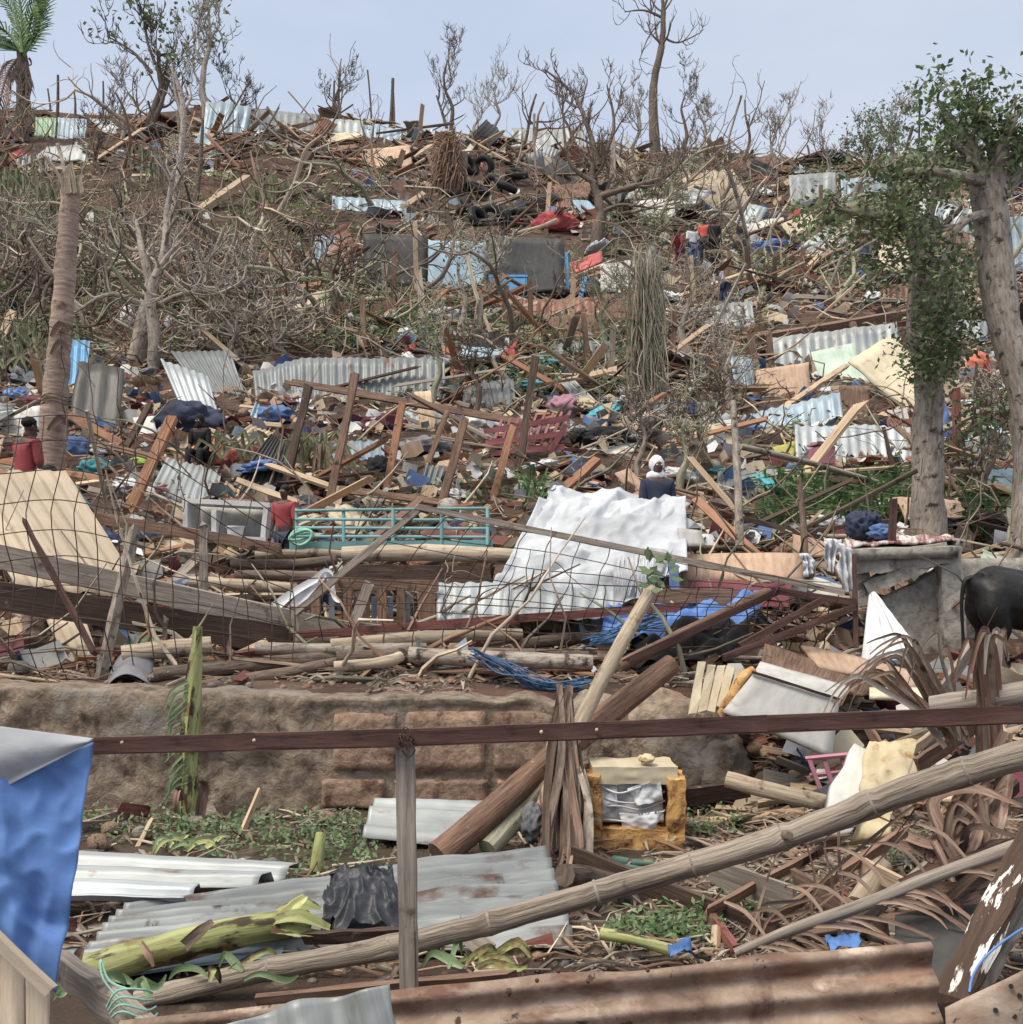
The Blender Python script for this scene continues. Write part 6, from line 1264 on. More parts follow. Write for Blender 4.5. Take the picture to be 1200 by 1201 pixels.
# broken palm trunk on the left
dp = 13.8
e = empty('broken_palm', P(60, 560, dp), 'tall headless palm trunk with a splintered top at left', 'palm tree')
m = MB(); m.tube(PP([(56, 575, dp), (60, 530, dp), (66, 450, dp), (72, 380, dp), (78, 300, dp), (84, 210, dp)]), [.215, .19, .16, .145, .13, .12], n=16, k=8, rough=.02, rs=7); m.build('trunk', 'bark_palm', parent=e)
m = MB()
for i, (x0, x1, y1) in enumerate(((74, 80, 196), (80, 84, 190), (88, 98, 205), (78, 80, 192))): m.strip(PP([(x0+4, 226, dp-.14), (x0+3, 210, dp-.12), (x1, y1, dp-.08)]), [.15, .12, .03], k=3)
m.build('splintered_top', 'log_pale', parent=e)
for y in (385, 406, 495): MB().strip(PP([(60+(y > 450)*-4, y+10, dp-.22), (70, y-4, dp-.23), (80, y+4, dp-.2)]), [.05, .14, .03], k=3).build('torn_bark', 'wood_dark', parent=e)
for y in (466, 470, 474): MB().tube([P(66, y, dp)+V((.19*cos(a), .19*sin(a), .02*sin(3*a))) for a in [i*pi/8 for i in range(17)]], .006, n=5).build('tied_wire', 'rust_wire', parent=e)
# living palm at upper left
dq = gd(26, 170); e = empty('coconut_palm', P(26, 178, dq), 'storm bent coconut palm with ragged skirt at the upper left corner', 'palm tree')
m = MB(); m.tube(PP([(26, 185, dq), (25, 140, dq), (28, 100, dq), (26, 62, dq)]), [.42, .32, .36, .25], n=10, k=4, rough=.15, rs=3); m.build('trunk', 'bark_brown', parent=e)
rp = random.Random(6)
for i, (pts) in enumerate([[(27, 66), (36, 25), (44, -10), (46, -40)], [(27, 66), (40, 42), (48, 20), (50, -2)], [(26, 62), (22, 30), (10, 5), (-10, -20)], [(26, 62), (8, 38), (-14, 30), (-40, 45)], [(26, 62), (4, 52), (-16, 60), (-30, 90)], [(26, 60), (26, 20), (20, -15), (18, -40)], [(26, 64), (42, 40), (46, 15), (47, -5)], [(24, 66), (10, 84), (2, 110), (-4, 150)]]):
    q, rr = smooth_pts([P(x, y, dq+rp.uniform(-1, 1)) for x, y in pts], [.09, .07, .05, .02], 8); f = MB(); f.tube(q, rr, n=5)
    for j in range(2, len(q)):
        for s in (-1, 1):
            for _ in range(2):
                d = (q[j]-q[j-1]).normalized(); sd_ = V((d.z, 0, -d.x))*s
                f.strip([q[j], q[j]+d*.5+sd_*.35, q[j]+d*1.0+sd_*.35+V((rp.uniform(-.1, .35), 0, -.35))], [.06, .09, .02], k=2)
    f.build('frond', 'frond_green' if i < 7 else 'frond_brown', parent=e)
f = MB()
for i in range(60):
    y = rp.uniform(66, 150); x = rp.uniform(20, 34); f.strip([P(x, y, dq-.4), P(x+rp.uniform(-6, 6), y+8, dq-.5), P(x+rp.uniform(-12, 12), y+rp.uniform(14, 34), dq-.4)], [.12, .1, .03], k=2)
f.build('dead_skirt', ['bark_brown'], parent=e)
# bare trees along the ridge
def bare(px, py, top, r, label, lean=0, seed=1, lev=3, L_=1.6, limbs=(), mat='bark_grey', gnarl=.3, auto=6, up=.25, fol=None, mn=.02, autor=.45):
    d = gd(px, py)-.3; n = 5; pts = [(px+lean*i/n+4*sin(i*1.7+seed), lerp(py+(6 if i else 24), top, i/n), d) for i in range(n+1)]
    lim = [([(x, y, d+dd) for x, y, dd in pl], a, b) for pl, a, b in limbs]
    return tree('bare_tree', pts, [r*(1-.75*i/n) for i in range(n+1)], lim, label, mat=mat, seed=seed, lev=lev, L_=L_, gnarl=gnarl, auto=auto, up=up, fol=fol, mn=mn, n=8, autor=autor)
bare(178, 160, 60, .32, 'dark bare tree on the ridge, left of the pair, with a few leaf tufts', 12, 3, 3, 2.0, [([(182, 75, 0), (172, 45, 0), (168, 10, 0)], .1, .03), ([(178, 85, 0), (155, 60, .3), (125, 42, .3)], .1, .03), ([(184, 65, 0), (200, 62, 0)], .07, .04), ([(176, 150, -.5), (190, 120, -.5), (196, 90, -.5)], .16, .06)], fol=[('leaf_fig', 260, .35, .35, .2, 0)], mat='bark_brown', mn=.028)
bare(238, 158, 20, .26, 'slender bare tree on the ridge, right of the pair', 6, 7, 3, 1.8, [([(241, 65, 0), (232, 40, 0), (236, 14, 0)], .08, .03), ([(242, 55, 0), (255, 35, 0), (262, 50, 0)], .07, .02), ([(240, 105, 0), (228, 85, 0), (226, 70, 0)], .07, .02)], fol=[('leaf_fig', 200, .35, .3, .18, 0)], mn=.024)
bare(766, 165, -25, .36, 'tall bare leaning trunk on the ridge cut by the top edge', 12, 2, 2, 2.0, [([(776, 20, 0), (755, 12, 0), (732, 14, 0)], .1, .03), ([(776, 42, 0), (795, 50, 0), (822, 38, 0)], .09, .03), ([(774, 25, 0), (760, 45, 0), (750, 70, 0)], .06, .02), ([(778, 10, 0), (786, -10, 0), (790, -30, 0)], .1, .05)], mat='bark_brown', auto=5, mn=.025)
bare(530, 155, 70, .16, 'thin broken tree on the ridge above the uprooted palm', -8, 5, 3, 1.3, [([(530, 95, 0), (526, 70, 0), (528, 48, 0)], .06, .02), ([(524, 150, 0), (518, 130, 0), (512, 112, 0)], .12, .05)], mat='bark_brown', auto=7)
bare(580, 165, 110, .14, 'spindly pale bush of bare twigs on the ridge at centre', 4, 9, 3, 1.6, mat='bark_grey', auto=9, mn=.018)
bare(555, 170, 128, .16, 'low broken stump with twigs on the ridge at centre', 8, 19, 2, 1.2, mat='bark_grey', auto=8)
bare(705, 288, 190, .3, 'gnarled dark tree with twisting branches right of the tyres', -8, 4, 3, 1.5, [([(702, 195, 0), (690, 150, .5), (672, 110, 1), (640, 82, 1)], .14, .03), ([(700, 200, 0), (720, 150, .5), (712, 100, .5)], .1, .03), ([(704, 230, 0), (745, 218, -.5), (785, 205, -.5), (800, 180, -.5)], .14, .04), ([(698, 215, 0), (668, 190, -.3), (660, 130, -.3)], .12, .03), ([(704, 250, 0), (730, 240, -.4), (770, 245, -.4)], .1, .03)], mat='bark_brown', auto=8, mn=.02)
for i, (px, py, top, ln, sd_, lb_) in enumerate([(742, 200, 120, 8, 21, 'tangled bare tree between the gnarled tree and the tall trunk'), (800, 190, 110, 4, 23, 'bare bush crown right of the tall leaning trunk'), (828, 200, 130, -6, 27, 'bare thorny bush on the ridge, right of the tall trunk'), (672, 190, 120, -10, 29, 'forked bare bush on the ridge left of the gnarled tree'), (905, 215, 140, 6, 31, 'low bare tree beside the rust red roof sheet'),
    (1010, 240, 160, 8, 33, 'half bare bush on the right part of the ridge'), (972, 215, 165, -4, 35, 'small bare bush near the pale hut wall'), (395, 150, 95, 2, 37, 'small dark broken tree on the ridge left of the poles'), (208, 150, 100, 10, 39, 'broken sapling between the two bare trees'), (280, 150, 105, -8, 41, 'thin sapling right of the slender bare tree'), (140, 170, 110, 6, 43, 'short leaning sapling left of the dark bare tree'), (118, 210, 150, -8, 45, 'small bare bush over the bare earth bank'), (1045, 230, 150, 4, 61, 'leafy ragged bush behind the near grey trunk')]):
    bare(px, py, top, .15, lb_, ln, sd_, 3, 1.3, auto=9, gnarl=.45, mat=('bark_grey', 'bark_brown')[i % 2], mn=.018, fol=[('leaf_fig', 700, .3, .16, .1, .1)] if px in (1010, 1045) else None)
bare(912, 200, 130, .08, 'single thin bent sapling against the sky right of centre', 14, 51, 1, .9, [([(914, 150, 0), (930, 120, 0), (940, 95, 0)], .06, .02)], auto=3, mn=.015)
# trunks on the left slope
dl_ = gd(160, 425)
tree('forked_tree', [(150, 455, dl_), (162, 410, dl_), (172, 360, dl_), (178, 330, dl_)], [.22, .2, .17, .15], [([(178, 335, dl_), (168, 300, dl_), (160, 260, dl_+.5)], .13, .05), ([(178, 335, dl_), (192, 300, dl_), (196, 250, dl_+.5), (204, 200, dl_+.6)], .13, .05), ([(172, 365, dl_), (215, 345, dl_-.3), (262, 340, dl_-.3), (300, 325, dl_-.3)], .08, .03), ([(172, 360, dl_), (130, 345, dl_-.3), (90, 365, dl_-.3)], .08, .03)], 'forked pale grey trunk with bare spreading limbs on the left slope', seed=4, lev=3, L_=1.2, mn=.012)
tree('forked_tree', [(178, 445, dl_-.8), (182, 400, dl_-.8), (176, 350, dl_-.8), (188, 310, dl_-.8)], [.16, .14, .12, .08], [([(178, 350, dl_-.8), (190, 310, dl_-.8), (210, 285, dl_-.8)], .09, .03)], 'slimmer trunk beside the forked pale grey one', seed=14, lev=2, L_=.9, mn=.012)
d3 = gd(200, 300)
tree('leaning_sapling', [(196, 320, d3), (204, 250, d3), (212, 180, d3), (215, 130, d3), (205, 85, d3)], [.16, .14, .12, .1, .06], [([(214, 140, d3), (205, 105, d3), (202, 75, d3)], .07, .03), ([(215, 130, d3), (224, 115, d3), (222, 100, d3)], .06, .02)], 'tall bare sapling rising from the slope to the sky left of centre', seed=11, lev=1, L_=.7, mn=.015)
d4 = gd(232, 235); tree('dark_sapling', [(226, 262, d4), (234, 200, d4), (238, 140, d4)], [.13, .1, .06], [], 'dark slim bare trunk below the right bare tree', mat='bark_brown', seed=12, auto=3, lev=1, L_=.8)
TRK = [(20, 330, 260, 10, .22, 'broad grey stump with bare limbs at the left edge of the slope'), (48, 370, 300, -6, .2, 'bare limbed tree left of the broken palm'), (258, 380, 300, 8, .14, 'bare shrub with pale twisted limbs right of the forked trunk'), (310, 385, 320, -6, .14, 'grey bare shrub on the middle of the left slope'), (390, 370, 290, 4, .13, 'bare shrub left of the dark hut wall'), (270, 430, 370, 8, .12, 'bare crooked shrub behind the leaning white sheet'), (330, 420, 360, -8, .12, 'pale bare shrub above the long grey wall')]
for i, (px, py, top, ln, r_, lb_) in enumerate(TRK): bare(px, py, top+14, r_, lb_, ln, 70+i, 2, 1.25, auto=13, gnarl=.5, up=.0, mat=('bark_grey', 'bark_brown')[i % 3 == 1], mn=.024, autor=.6)
MID = [(545, 400, 310, -5, .1, 'dark shrub with small leaves before the light blue door'), (510, 470, 385, 6, .1, 'pale crooked shrub above the wooden posts'), (560, 480, 410, -4, .1, 'pale crooked stems left of the tall dark post'), (800, 430, 350, 4, .14, 'bare shrub right of the vine draped trunk'), (780, 270, 210, 6, .16, 'dense bare bush above left of the group of people'), (850, 250, 195, 4, .15, 'dense bare bush above the group of people'), (750, 560, 480, 5, .09, 'bare pale shrub left of the white headscarf'), (800, 570, 490, 5, .1, 'bare pale shrub right of the white headscarf'), (825, 560, 470, -5, .09, 'thin bare shrub left of the tall grey pole'), (850, 480, 400, 8, .11, 'bare bush left of the bluish leaning sheet'), (705, 400, 340, 4, .1, 'leafy low shrub right of the rubble pile'), (1150, 600, 500, 20, .1, 'pale twiggy shrub between the two right trunks'), (1190, 560, 470, -10, .1, 'pale twiggy shrub before the curved trunk')]
for i, (px, py, top, ln, r_, lb_) in enumerate(MID): bare(px, py, top, r_*(.7 if py > 460 else 1), lb_, ln, 110+i, 3, .5 if py > 460 else 1.0, auto=10, gnarl=.5, up=.08, mat=('bark_grey', 'twig_olive', 'bark_brown')[i % 3], mn=.011, fol=[('leaf_green', 350, .2, .1, .06, 0)] if i in (0, 11) else None)
# ------------------------------------------------------------------ rubble, piece by piece
SR = random.Random(21)
LM = [(60, 150, 'by the coconut palm on the ridge'), (180, 140, 'under the two bare trees on the ridge'), (300, 140, 'on the ridge right of the bare trees'), (440, 150, 'near the blue sheet on the ridge'), (580, 170, 'on the ridge at centre'), (700, 175, 'on the ridge behind the gnarled tree'), (790, 190, 'on the ridge below the tall trunk'), (880, 205, 'near the rust red roof sheet on the ridge'), (980, 215, 'near the pale hut wall on the ridge'), (1120, 215, 'on the ridge behind the right trunks'),
      (40, 240, 'left of the broken palm top'), (150, 230, 'on the bare earth bank'), (250, 230, 'near the fat pale palm log'), (370, 200, 'near the flat red cloth on the slope'), (440, 240, 'above the dark hut wall'), (580, 240, 'around the tyre heap'), (670, 240, 'below the gnarled tree'), (800, 260, 'above the group of people'), (910, 270, 'near the bright blue tarpaulin at right'), (1010, 280, 'on the upper right slope'),
      (60, 350, 'left of the broken palm'), (180, 330, 'around the forked grey trunk'), (300, 330, 'on the twiggy left slope'), (400, 350, 'left of the dark hut wall'), (480, 360, 'below the dark hut wall'), (600, 360, 'below the bright blue box'), (700, 360, 'below the white panel'), (840, 350, 'below the group of people'), (950, 350, 'above the long brown roof beam'), (1050, 350, 'behind the near grey trunk'),
      (100, 460, 'near the dark ribbed sheet at left'), (250, 450, 'near the leaning white blue sheet'), (400, 450, 'by the long grey hut wall'), (540, 440, 'above the long sloping rail'), (660, 450, 'near the pink cloth'), (760, 440, 'below the vine draped trunk'), (940, 450, 'around the tan orange board'), (1040, 450, 'by the cream roof panel'), (1150, 450, 'between the right trunks'),
      (60, 560, 'near the man in the red shirt'), (180, 560, 'near the lime green cloth'), (300, 560, 'around the dark sloping sheet'), (430, 540, 'among the wooden posts'), (560, 540, 'among the right wooden posts'), (650, 520, 'by the red lattice'), (770, 530, 'behind the white headscarf'), (900, 540, 'left of the pink bucket'), (1010, 530, 'near the crumpled white blue sheet'), (900, 600, 'by the green weeds'), (700, 570, 'above the white tarpaulin'),
      (60, 640, 'on the cream sheet side at left'), (200, 650, 'below the white cabinet'), (330, 670, 'below the turquoise railing'), (480, 620, 'behind the turquoise railing'), (640, 720, 'below the white tarpaulin'), (820, 640, 'near the tan plywood panel'), (940, 640, 'left of the concrete slab'), (200, 770, 'in the log pile behind the banana stem'), (450, 770, 'in the log pile behind the wall'), (650, 770, 'near the blue netting'), (820, 740, 'under the rusty frame'), (960, 790, 'above the white fridge'), (1100, 800, 'in front of the cow'),
      (200, 980, 'below the upright banana plant'), (500, 1000, 'between the wall and the tin sheets'), (800, 960, 'right of the fridge shell'), (900, 1000, 'above the bamboo pole'), (950, 1080, 'below the bamboo pole'), (600, 1130, 'behind the rusty tin fence'), (1100, 1060, 'near the dry palm frond')]
def where(px, py): return min(LM, key=lambda l: ((l[0]-px)*.8)**2+((l[1]-py)*1.5)**2)[2]
def proto(fn, n):
    out = []
    for i in range(n):
        m = MB(); fn(m, i, random.Random(100+i)); out.append(m)
    return out
def p_plank(m, i, r): m.beam((-.5, 0, 0), (.5, 0, r.uniform(-.03, .03)), 1, 1, up=(0, 1, 0), seg=3, jit=.06, jag=.02+.02*i, rnd=r)
def p_sheet(m, i, r):
    w = (4, 6, 8, 5)[i % 4]
    def f(a, b): return .02*sin(2*pi*a*w)+(.25*(a-.5)**2 if i % 2 else .12*noise.noise(V((a*2, b*2, i))))+.05*noise.noise(V((a*5, b*5, i)))
    m.sheet([V((-.5, .5, 0)), V((.5, .5, 0)), V((.5, -.5, 0)), V((-.5, -.5, 0))], w*5, 4, th=.006, fold=f, jag=.06)
def p_board(m, i, r):
    m.sheet([V((-.5+r.uniform(0, .12), .5, 0)), V((.5, .5-r.uniform(0, .25), 0)), V((.5-r.uniform(0, .2), -.5, 0)), V((-.5, -.5+r.uniform(0, .12), 0))], 8, 6, th=.03, jag=.08, rough=.05, seed=i)
def p_cloth(m, i, r): m.blob((0, 0, .07), .55, .42, .15+.05*(i % 3), amp=.5, fr=1.5+.15*i, sub=4, seed=i, ridged=True, flat=.5)
def p_stone(m, i, r): m.blob((0, 0, .2), .5, .42, .34, amp=.22, fr=1.4, sub=2, seed=i+30)
def p_pole(m, i, r): m.tube([(-.5, 0, 0), (-.15, r.uniform(-.02, .02), r.uniform(-.015, .02)), (.2, r.uniform(-.02, .02), 0), (.5, 0, 0)], [.5*.03, .028*.5, .026*.5, .02*.5], n=6, k=2)
def p_branch(m, i, r):
    t = []; p, d = V((0, 0, 0)), V((1, 0, .1))
    grow(m, p, d, 1.0, .03, 2, r, t, .42, .04, (2, 3), .6, .005)
def p_frond(m, i, r):
    q, rr = smooth_pts([V((0, 0, 0)), V((.3, 0, .16)), V((.7, 0, .1)), V((1, 0, -.12))], [.016, .012, .009, .004], 5); m.tube(q, rr, n=4)
    for j in range(1, len(q)):
        for s in (-1, 1):
            l = .28*(1-.6*abs(j/len(q)-.4)); p = q[j]; m.strip([p, p+V((l*.5, s*l*.5, -.02)), p+V((l*.8+r.uniform(-.05, .05), s*l*.55, -l*.5))], [.02, .03, .006], k=1, side=(0, 0, 1))
PR = {'plank': proto(p_plank, 6), 'corrugated_sheet': proto(p_sheet, 4), 'broken_board': proto(p_board, 5), 'cloth_heap': proto(p_cloth, 6), 'stone': proto(p_stone, 5), 'pole': proto(p_pole, 4), 'fallen_branch': proto(p_branch, 9), 'dead_frond': proto(p_frond, 4)}
SMOOTH = {'plank': False, 'broken_board': False}
PM = {}
def pmesh(kind, i, mat):
    if (kind, i, mat) not in PM: PM[kind, i, mat] = PR[kind][i].data(kind, mat, V((0, 0, 0)), SMOOTH.get(kind, True))
    return PM[kind, i, mat]
WOODC = [('wood_pale', 'pale', 6), ('wood_orange', 'orange brown', 4.5), ('wood_brown', 'brown', 4), ('wood_dark', 'dark', 1.5), ('wood_grey', 'grey', 3.5), ('wood_red', 'red brown', 1.5)]
TINC = [('tin_grey', 'grey', 4), ('tin_pale', 'pale', 4), ('tin_blue', 'blue grey', 3), ('tin_rust', 'rusty', 3), ('tin_white', 'white', 3), ('tin_dark', 'dark', 2), ('tin_green', 'green', .3), ('tin_cream', 'beige', 2)]
BOARDC = [('wood_ply', 'tan', 4), ('cream_paint', 'cream', 4), ('white_paint', 'white', 3), ('wood_brown', 'brown', 4), ('mint_paint', 'pale green', .5), ('dark_paint', 'dark grey', 3), ('skyblue_paint', 'light blue', 1), ('red_paint', 'red', .7), ('wood_grey', 'grey', 3), ('wood_red', 'red brown', 2)]
CLOTHC = [('cloth_white', 'white', 5), ('cloth_beige', 'beige', 5), ('cloth_grey', 'grey', 4), ('cloth_navy', 'navy', 1.6), ('cloth_black', 'black', 1.6), ('cloth_red', 'red', 1.2), ('cloth_blue', 'blue', 1.3), ('cloth_pink', 'pink', .7), ('cloth_maroon', 'maroon', 1.5), ('cloth_teal', 'teal', .5), ('cloth_orange', 'orange', .5)]
BRC = [('twig', 'grey', 4), ('twig_dark', 'dark', 2), ('twig_brown', 'brown', 3), ('twig_olive', 'olive grey', 3)]
PAL = {'plank': WOODC, 'corrugated_sheet': TINC, 'broken_board': BOARDC, 'cloth_heap': CLOTHC, 'stone': [('stone', 'grey', 3), ('concrete', 'pale grey', 2), ('block', 'brown', 2)], 'pole': [('bark_brown', 'brown', 3), ('bark_grey', 'grey', 3), ('log_pale', 'pale', 1.5)], 'fallen_branch': BRC, 'dead_frond': [('frond_olive', 'olive', 3), ('leaf_dead', 'dry brown', 2), ('frond_green', 'green', 1)]}
CATS = {'plank': 'plank', 'corrugated_sheet': 'metal sheet', 'broken_board': 'board', 'cloth_heap': 'cloth', 'stone': 'stone', 'pole': 'pole', 'fallen_branch': 'branch', 'dead_frond': 'palm frond'}
def pick(pal):
    t = SR.uniform(0, sum(p[2] for p in pal))
    for p in pal:
        t -= p[2]
        if t <= 0: return p
    return pal[-1]
ITEMS = {k: [] for k in PR}
def add_item(kind, g, up=1.0):
    """choose size, pose and colour of one loose piece lying at ground point g"""
    n = nrm(g.x, g.y); far = sst(15, 45, g.y); near = 1-sst(8, 14, g.y); k = (1+.7*far)*(1-.45*near)
    if kind in ('corrugated_sheet', 'broken_board') and g.y > 25: k *= SR.uniform(1.0, 1.45)
    mt, cw, _ = pick(PAL[kind]); i = SR.randrange(len(PR[kind])); yaw = SR.uniform(0, 2*pi); tilt = SR.gauss(0, .25); lift = SR.uniform(0, .22)*up
    if kind == 'plank': L_ = SR.uniform(.5, 2.1)*k; sc = (L_, SR.uniform(.07, .2)*k, SR.uniform(.02, .05)*k); tilt = SR.gauss(0, .38)
    elif kind == 'corrugated_sheet': L_ = SR.uniform(.5, 1.5)*k; sc = (L_*SR.uniform(.5, .9), L_, L_); tilt = SR.gauss(.1, .4)
    elif kind == 'broken_board': L_ = SR.uniform(.3, 1.0)*k; sc = (L_, L_*SR.uniform(.4, .9), L_); tilt = SR.gauss(.15, .45)
    elif kind == 'cloth_heap': L_ = SR.uniform(.2, .6)*k; sc = (L_, L_*SR.uniform(.6, 1.1), L_*SR.uniform(.5, .9)); lift *= .6
    elif kind == 'stone': L_ = SR.uniform(.12, .4)*k; sc = (L_,)*3; lift *= .3
    elif kind == 'pole': L_ = SR.uniform(1.0, 3.2)*k; sc = (L_, SR.uniform(1.5, 3.6)*k, SR.uniform(1.5, 3.6)*k); tilt = SR.gauss(0, .3) if SR.random() < .75 or near > .1 else SR.uniform(.8, 1.4)
    elif kind == 'fallen_branch': L_ = SR.uniform(.9, 2.4)*k; L_ *= SR.uniform(1, 1.25); sc = (L_, L_*1.0, L_*1.0); tilt = -SR.uniform(-.1, .7)
    else: L_ = SR.uniform(.7, 1.6)*k; sc = (L_,)*3; tilt = -SR.uniform(-.2, .8)
    roll = SR.gauss(0, .35)
    tilt *= 1-.75*near; lift *= 1-.7*near
    if kind in ('plank', 'pole') and SR.random() < .55: yaw = SR.choice((0, pi))+SR.gauss(0, .45)
    if kind in ('corrugated_sheet', 'broken_board') and SR.random() < .45: roll += 0; tilt = 0; lean = SR.uniform(.3, 1.1)
    else: lean = 0
    q = V((0, 0, 1)).rotation_difference((n+V((0, 0, .8))).normalized()).to_matrix()
    rot = Matrix.Rotation(lean, 3, 'X') @ q @ Matrix.Rotation(yaw if not lean else SR.gauss(0, .4), 3, 'Z') @ Matrix.Rotation(tilt, 3, 'Y') @ Matrix.Rotation(roll, 3, 'X')
    off = abs(sin(tilt))*L_*.35+lift if kind in ('plank', 'pole') else lift+abs(sin(tilt+lean))*L_*.25
    if kind in ('fallen_branch', 'dead_frond'): off = lift*.5
    mat = Matrix.Translation(g+V((0, 0, off))) @ rot.to_4x4() @ Matrix.Diagonal((*sc, 1))
    stance = 'standing' if abs(tilt) > .7 and kind in ('pole', 'plank') else 'tilted' if abs(tilt)+lean > .35 else 'lying'
    size = sc[0]*(max(sc[1], .1) if kind != 'plank' else 1)/g.y
    ITEMS[kind].append((L_/g.y, mat, i, mt, cw, stance, L_/k, pix(g)))
ZONES = [  # px0 px1 row0 row1 {kind: count}
    (-120, 1320, 122, 212, dict(plank=230, corrugated_sheet=34, broken_board=60, pole=60, fallen_branch=50, cloth_heap=30)),
    (250, 480, 125, 215, dict(plank=140, broken_board=24, pole=20)), (300, 1250, 130, 330, dict(corrugated_sheet=50, broken_board=60, plank=80, pole=24)), (440, 680, 165, 215, dict(plank=50, broken_board=30, corrugated_sheet=10)),
    (-120, 430, 190, 430, dict(fallen_branch=190, pole=50, dead_frond=90, plank=34, stone=24, cloth_heap=12)),
    (430, 900, 200, 480, dict(plank=130, fallen_branch=110, broken_board=90, corrugated_sheet=36, cloth_heap=90, pole=46, dead_frond=24, stone=30)),
    (870, 1320, 200, 420, dict(plank=70, fallen_branch=70, broken_board=44, corrugated_sheet=20, cloth_heap=34, pole=40, dead_frond=24)),
    (420, 860, 345, 480, dict(plank=60, broken_board=50, cloth_heap=60, stone=30)),
    (-120, 1320, 430, 650, dict(plank=210, corrugated_sheet=60, broken_board=130, cloth_heap=150, pole=44, fallen_branch=40, stone=50)),
    (360, 900, 440, 600, dict(plank=70, broken_board=40, cloth_heap=50)),
    (-120, 1000, 640, 735, dict(plank=80, pole=20, broken_board=22, cloth_heap=30, stone=20, fallen_branch=10)), (-60, 860, 740, 800, dict(plank=40, pole=24, stone=30, cloth_heap=10, fallen_branch=8)),
    (860, 1320, 650, 800, dict(plank=24, broken_board=10, stone=20, cloth_heap=8, pole=4)), (880, 1320, 800, 960, dict(plank=12, stone=16, cloth_heap=4)),
    (-100, 1300, 960, 1150, dict(stone=46)), (700, 1250, 960, 1130, dict(plank=8)), (430, 1000, 340, 480, dict(cloth_heap=60, broken_board=50, plank=60)), (-120, 1320, 420, 640, dict(cloth_heap=90, broken_board=70, plank=90, stone=40)),
]
for x0, x1, y0, y1, dct in ZONES:
    for kind, cnt in dct.items():
        for _ in range(cnt):
            px = SR.uniform(x0, x1); py = SR.uniform(y0, y1)
            rr_ = interp(RIDGE, px)
            if py < rr_+4: py = rr_+4+SR.uniform(0, 30)
            g = G(px, py)
            if 50 < px < 410 and 192 < py < 292 and SR.random() < (.6 if kind != 'fallen_branch' else .8): continue
            if buried(g, SR, kind in ('corrugated_sheet', 'broken_board', 'fallen_branch')): continue
            add_item(kind, g, 1+.6*(430 < py < 640))
CAP = 270
SEEN = {}
for kind, its in ITEMS.items():
    its.sort(key=lambda t: -t[0])
    for (s_, mat, i, mt, cw, stance, L_, (px, py)) in its[:CAP]:
        o = bpy.data.objects.new(kind, pmesh(kind, i, mt)); COL.objects.link(o); o.matrix_world = mat
        w = where(px, py); big = 'big' if L_ > 1.5 else 'small' if L_ < .75 else 'middling'
        if kind in ('stone', 'cloth_heap', 'broken_board'): big = 'big' if L_ > .75 else 'small' if L_ < .4 else 'middling'
        noun = {'plank': 'plank', 'corrugated_sheet': 'corrugated sheet', 'broken_board': 'broken board', 'cloth_heap': 'heap of cloth', 'stone': 'stone', 'pole': 'pole', 'fallen_branch': 'forked branch', 'dead_frond': 'drooping frond'}[kind]
        tag(o, f'{big} {cw} {noun} {stance} {w}', CATS[kind], f'{noun} pieces {w}')
    rest = its[CAP:]
    if rest:
        m = MB(); mats = sorted({t[3] for t in rest})
        for (s_, mat, i, mt, *_x) in rest:
            p = PR[kind][i]; m.m = mats.index(mt); m.add([mat @ v for v in p.v], p.uv, p.f)
        tag(m.build(kind+'_rubble', mats, smooth=SMOOTH.get(kind, True)), 'smaller '+CATS[kind]+' rubble scattered over the whole slope', CATS[kind]+' rubble', kind='stuff')

# ------------------------------------------------------------------ what nobody could count: twigs, splinters, leaves, scraps
def stuff(name, mats, fn, zones, label, cat, seed=1, smooth=True):
    r = random.Random(seed); m = MB(); mats = mats if isinstance(mats, tuple) else (mats,)
    for x0, x1, y0, y1, cnt in zones:
        for _ in range(cnt):
            px, py = r.uniform(x0, x1), r.uniform(y0, y1); rr_ = interp(RIDGE, px)
            if py < rr_+3: py = rr_+3+r.uniform(0, 40)
            g = G(px, py)
            if buried(g, r) and r.random() < .7: continue
            m.m = r.randrange(len(mats)); fn(m, g, r, 1+.9*sst(15, 50, g.y))
    return tag(m.build(name, list(mats), smooth=smooth, org=V((0, 20, 5))), label, cat, kind='stuff')
def f_twig(m, g, r, k):
    a = r.uniform(0, 2*pi); L_ = r.uniform(.6, 1.9)*k; d = V((cos(a), sin(a)*.7, r.uniform(-.1, .7))).normalized(); p = [g]
    for _ in range(4):
        d = (d+V((r.uniform(-1, 1), r.uniform(-1, 1), r.uniform(-1, .9)))*.5).normalized(); p.append(p[-1]+d*L_/4)
    w = r.uniform(.008, .03)*k; m.tube(p, [w, w*.9, w*.7, w*.5, w*.3], n=4, k=1, cap=False)
stuff('brushwood', ('twig', 'twig_dark', 'twig_brown', 'twig_olive'), f_twig, [(-120, 430, 300, 430, 1500), (-120, 430, 180, 300, 260), (430, 880, 200, 480, 1300), (740, 900, 150, 520, 1100), (880, 1320, 190, 420, 1000), (-120, 1320, 420, 650, 1000), (-120, 1320, 640, 800, 500), (1050, 1320, 480, 640, 260), (-100, 1300, 130, 210, 600)], 'tangled grey brown brushwood all over the hillside', 'brushwood', 3)
def f_small(m, g, r, k):
    a = r.uniform(0, 2*pi); L_ = r.uniform(.15, .4); d = V((cos(a), sin(a)*.7, r.uniform(0, .3))); w = r.uniform(.004, .011)
    m.tube([g+V((0, 0, .01)), g+d*L_*.5+V((r.uniform(-.03, .03), 0, r.uniform(0, .04))), g+d*L_], [w, w*.8, w*.4], n=4, cap=False)
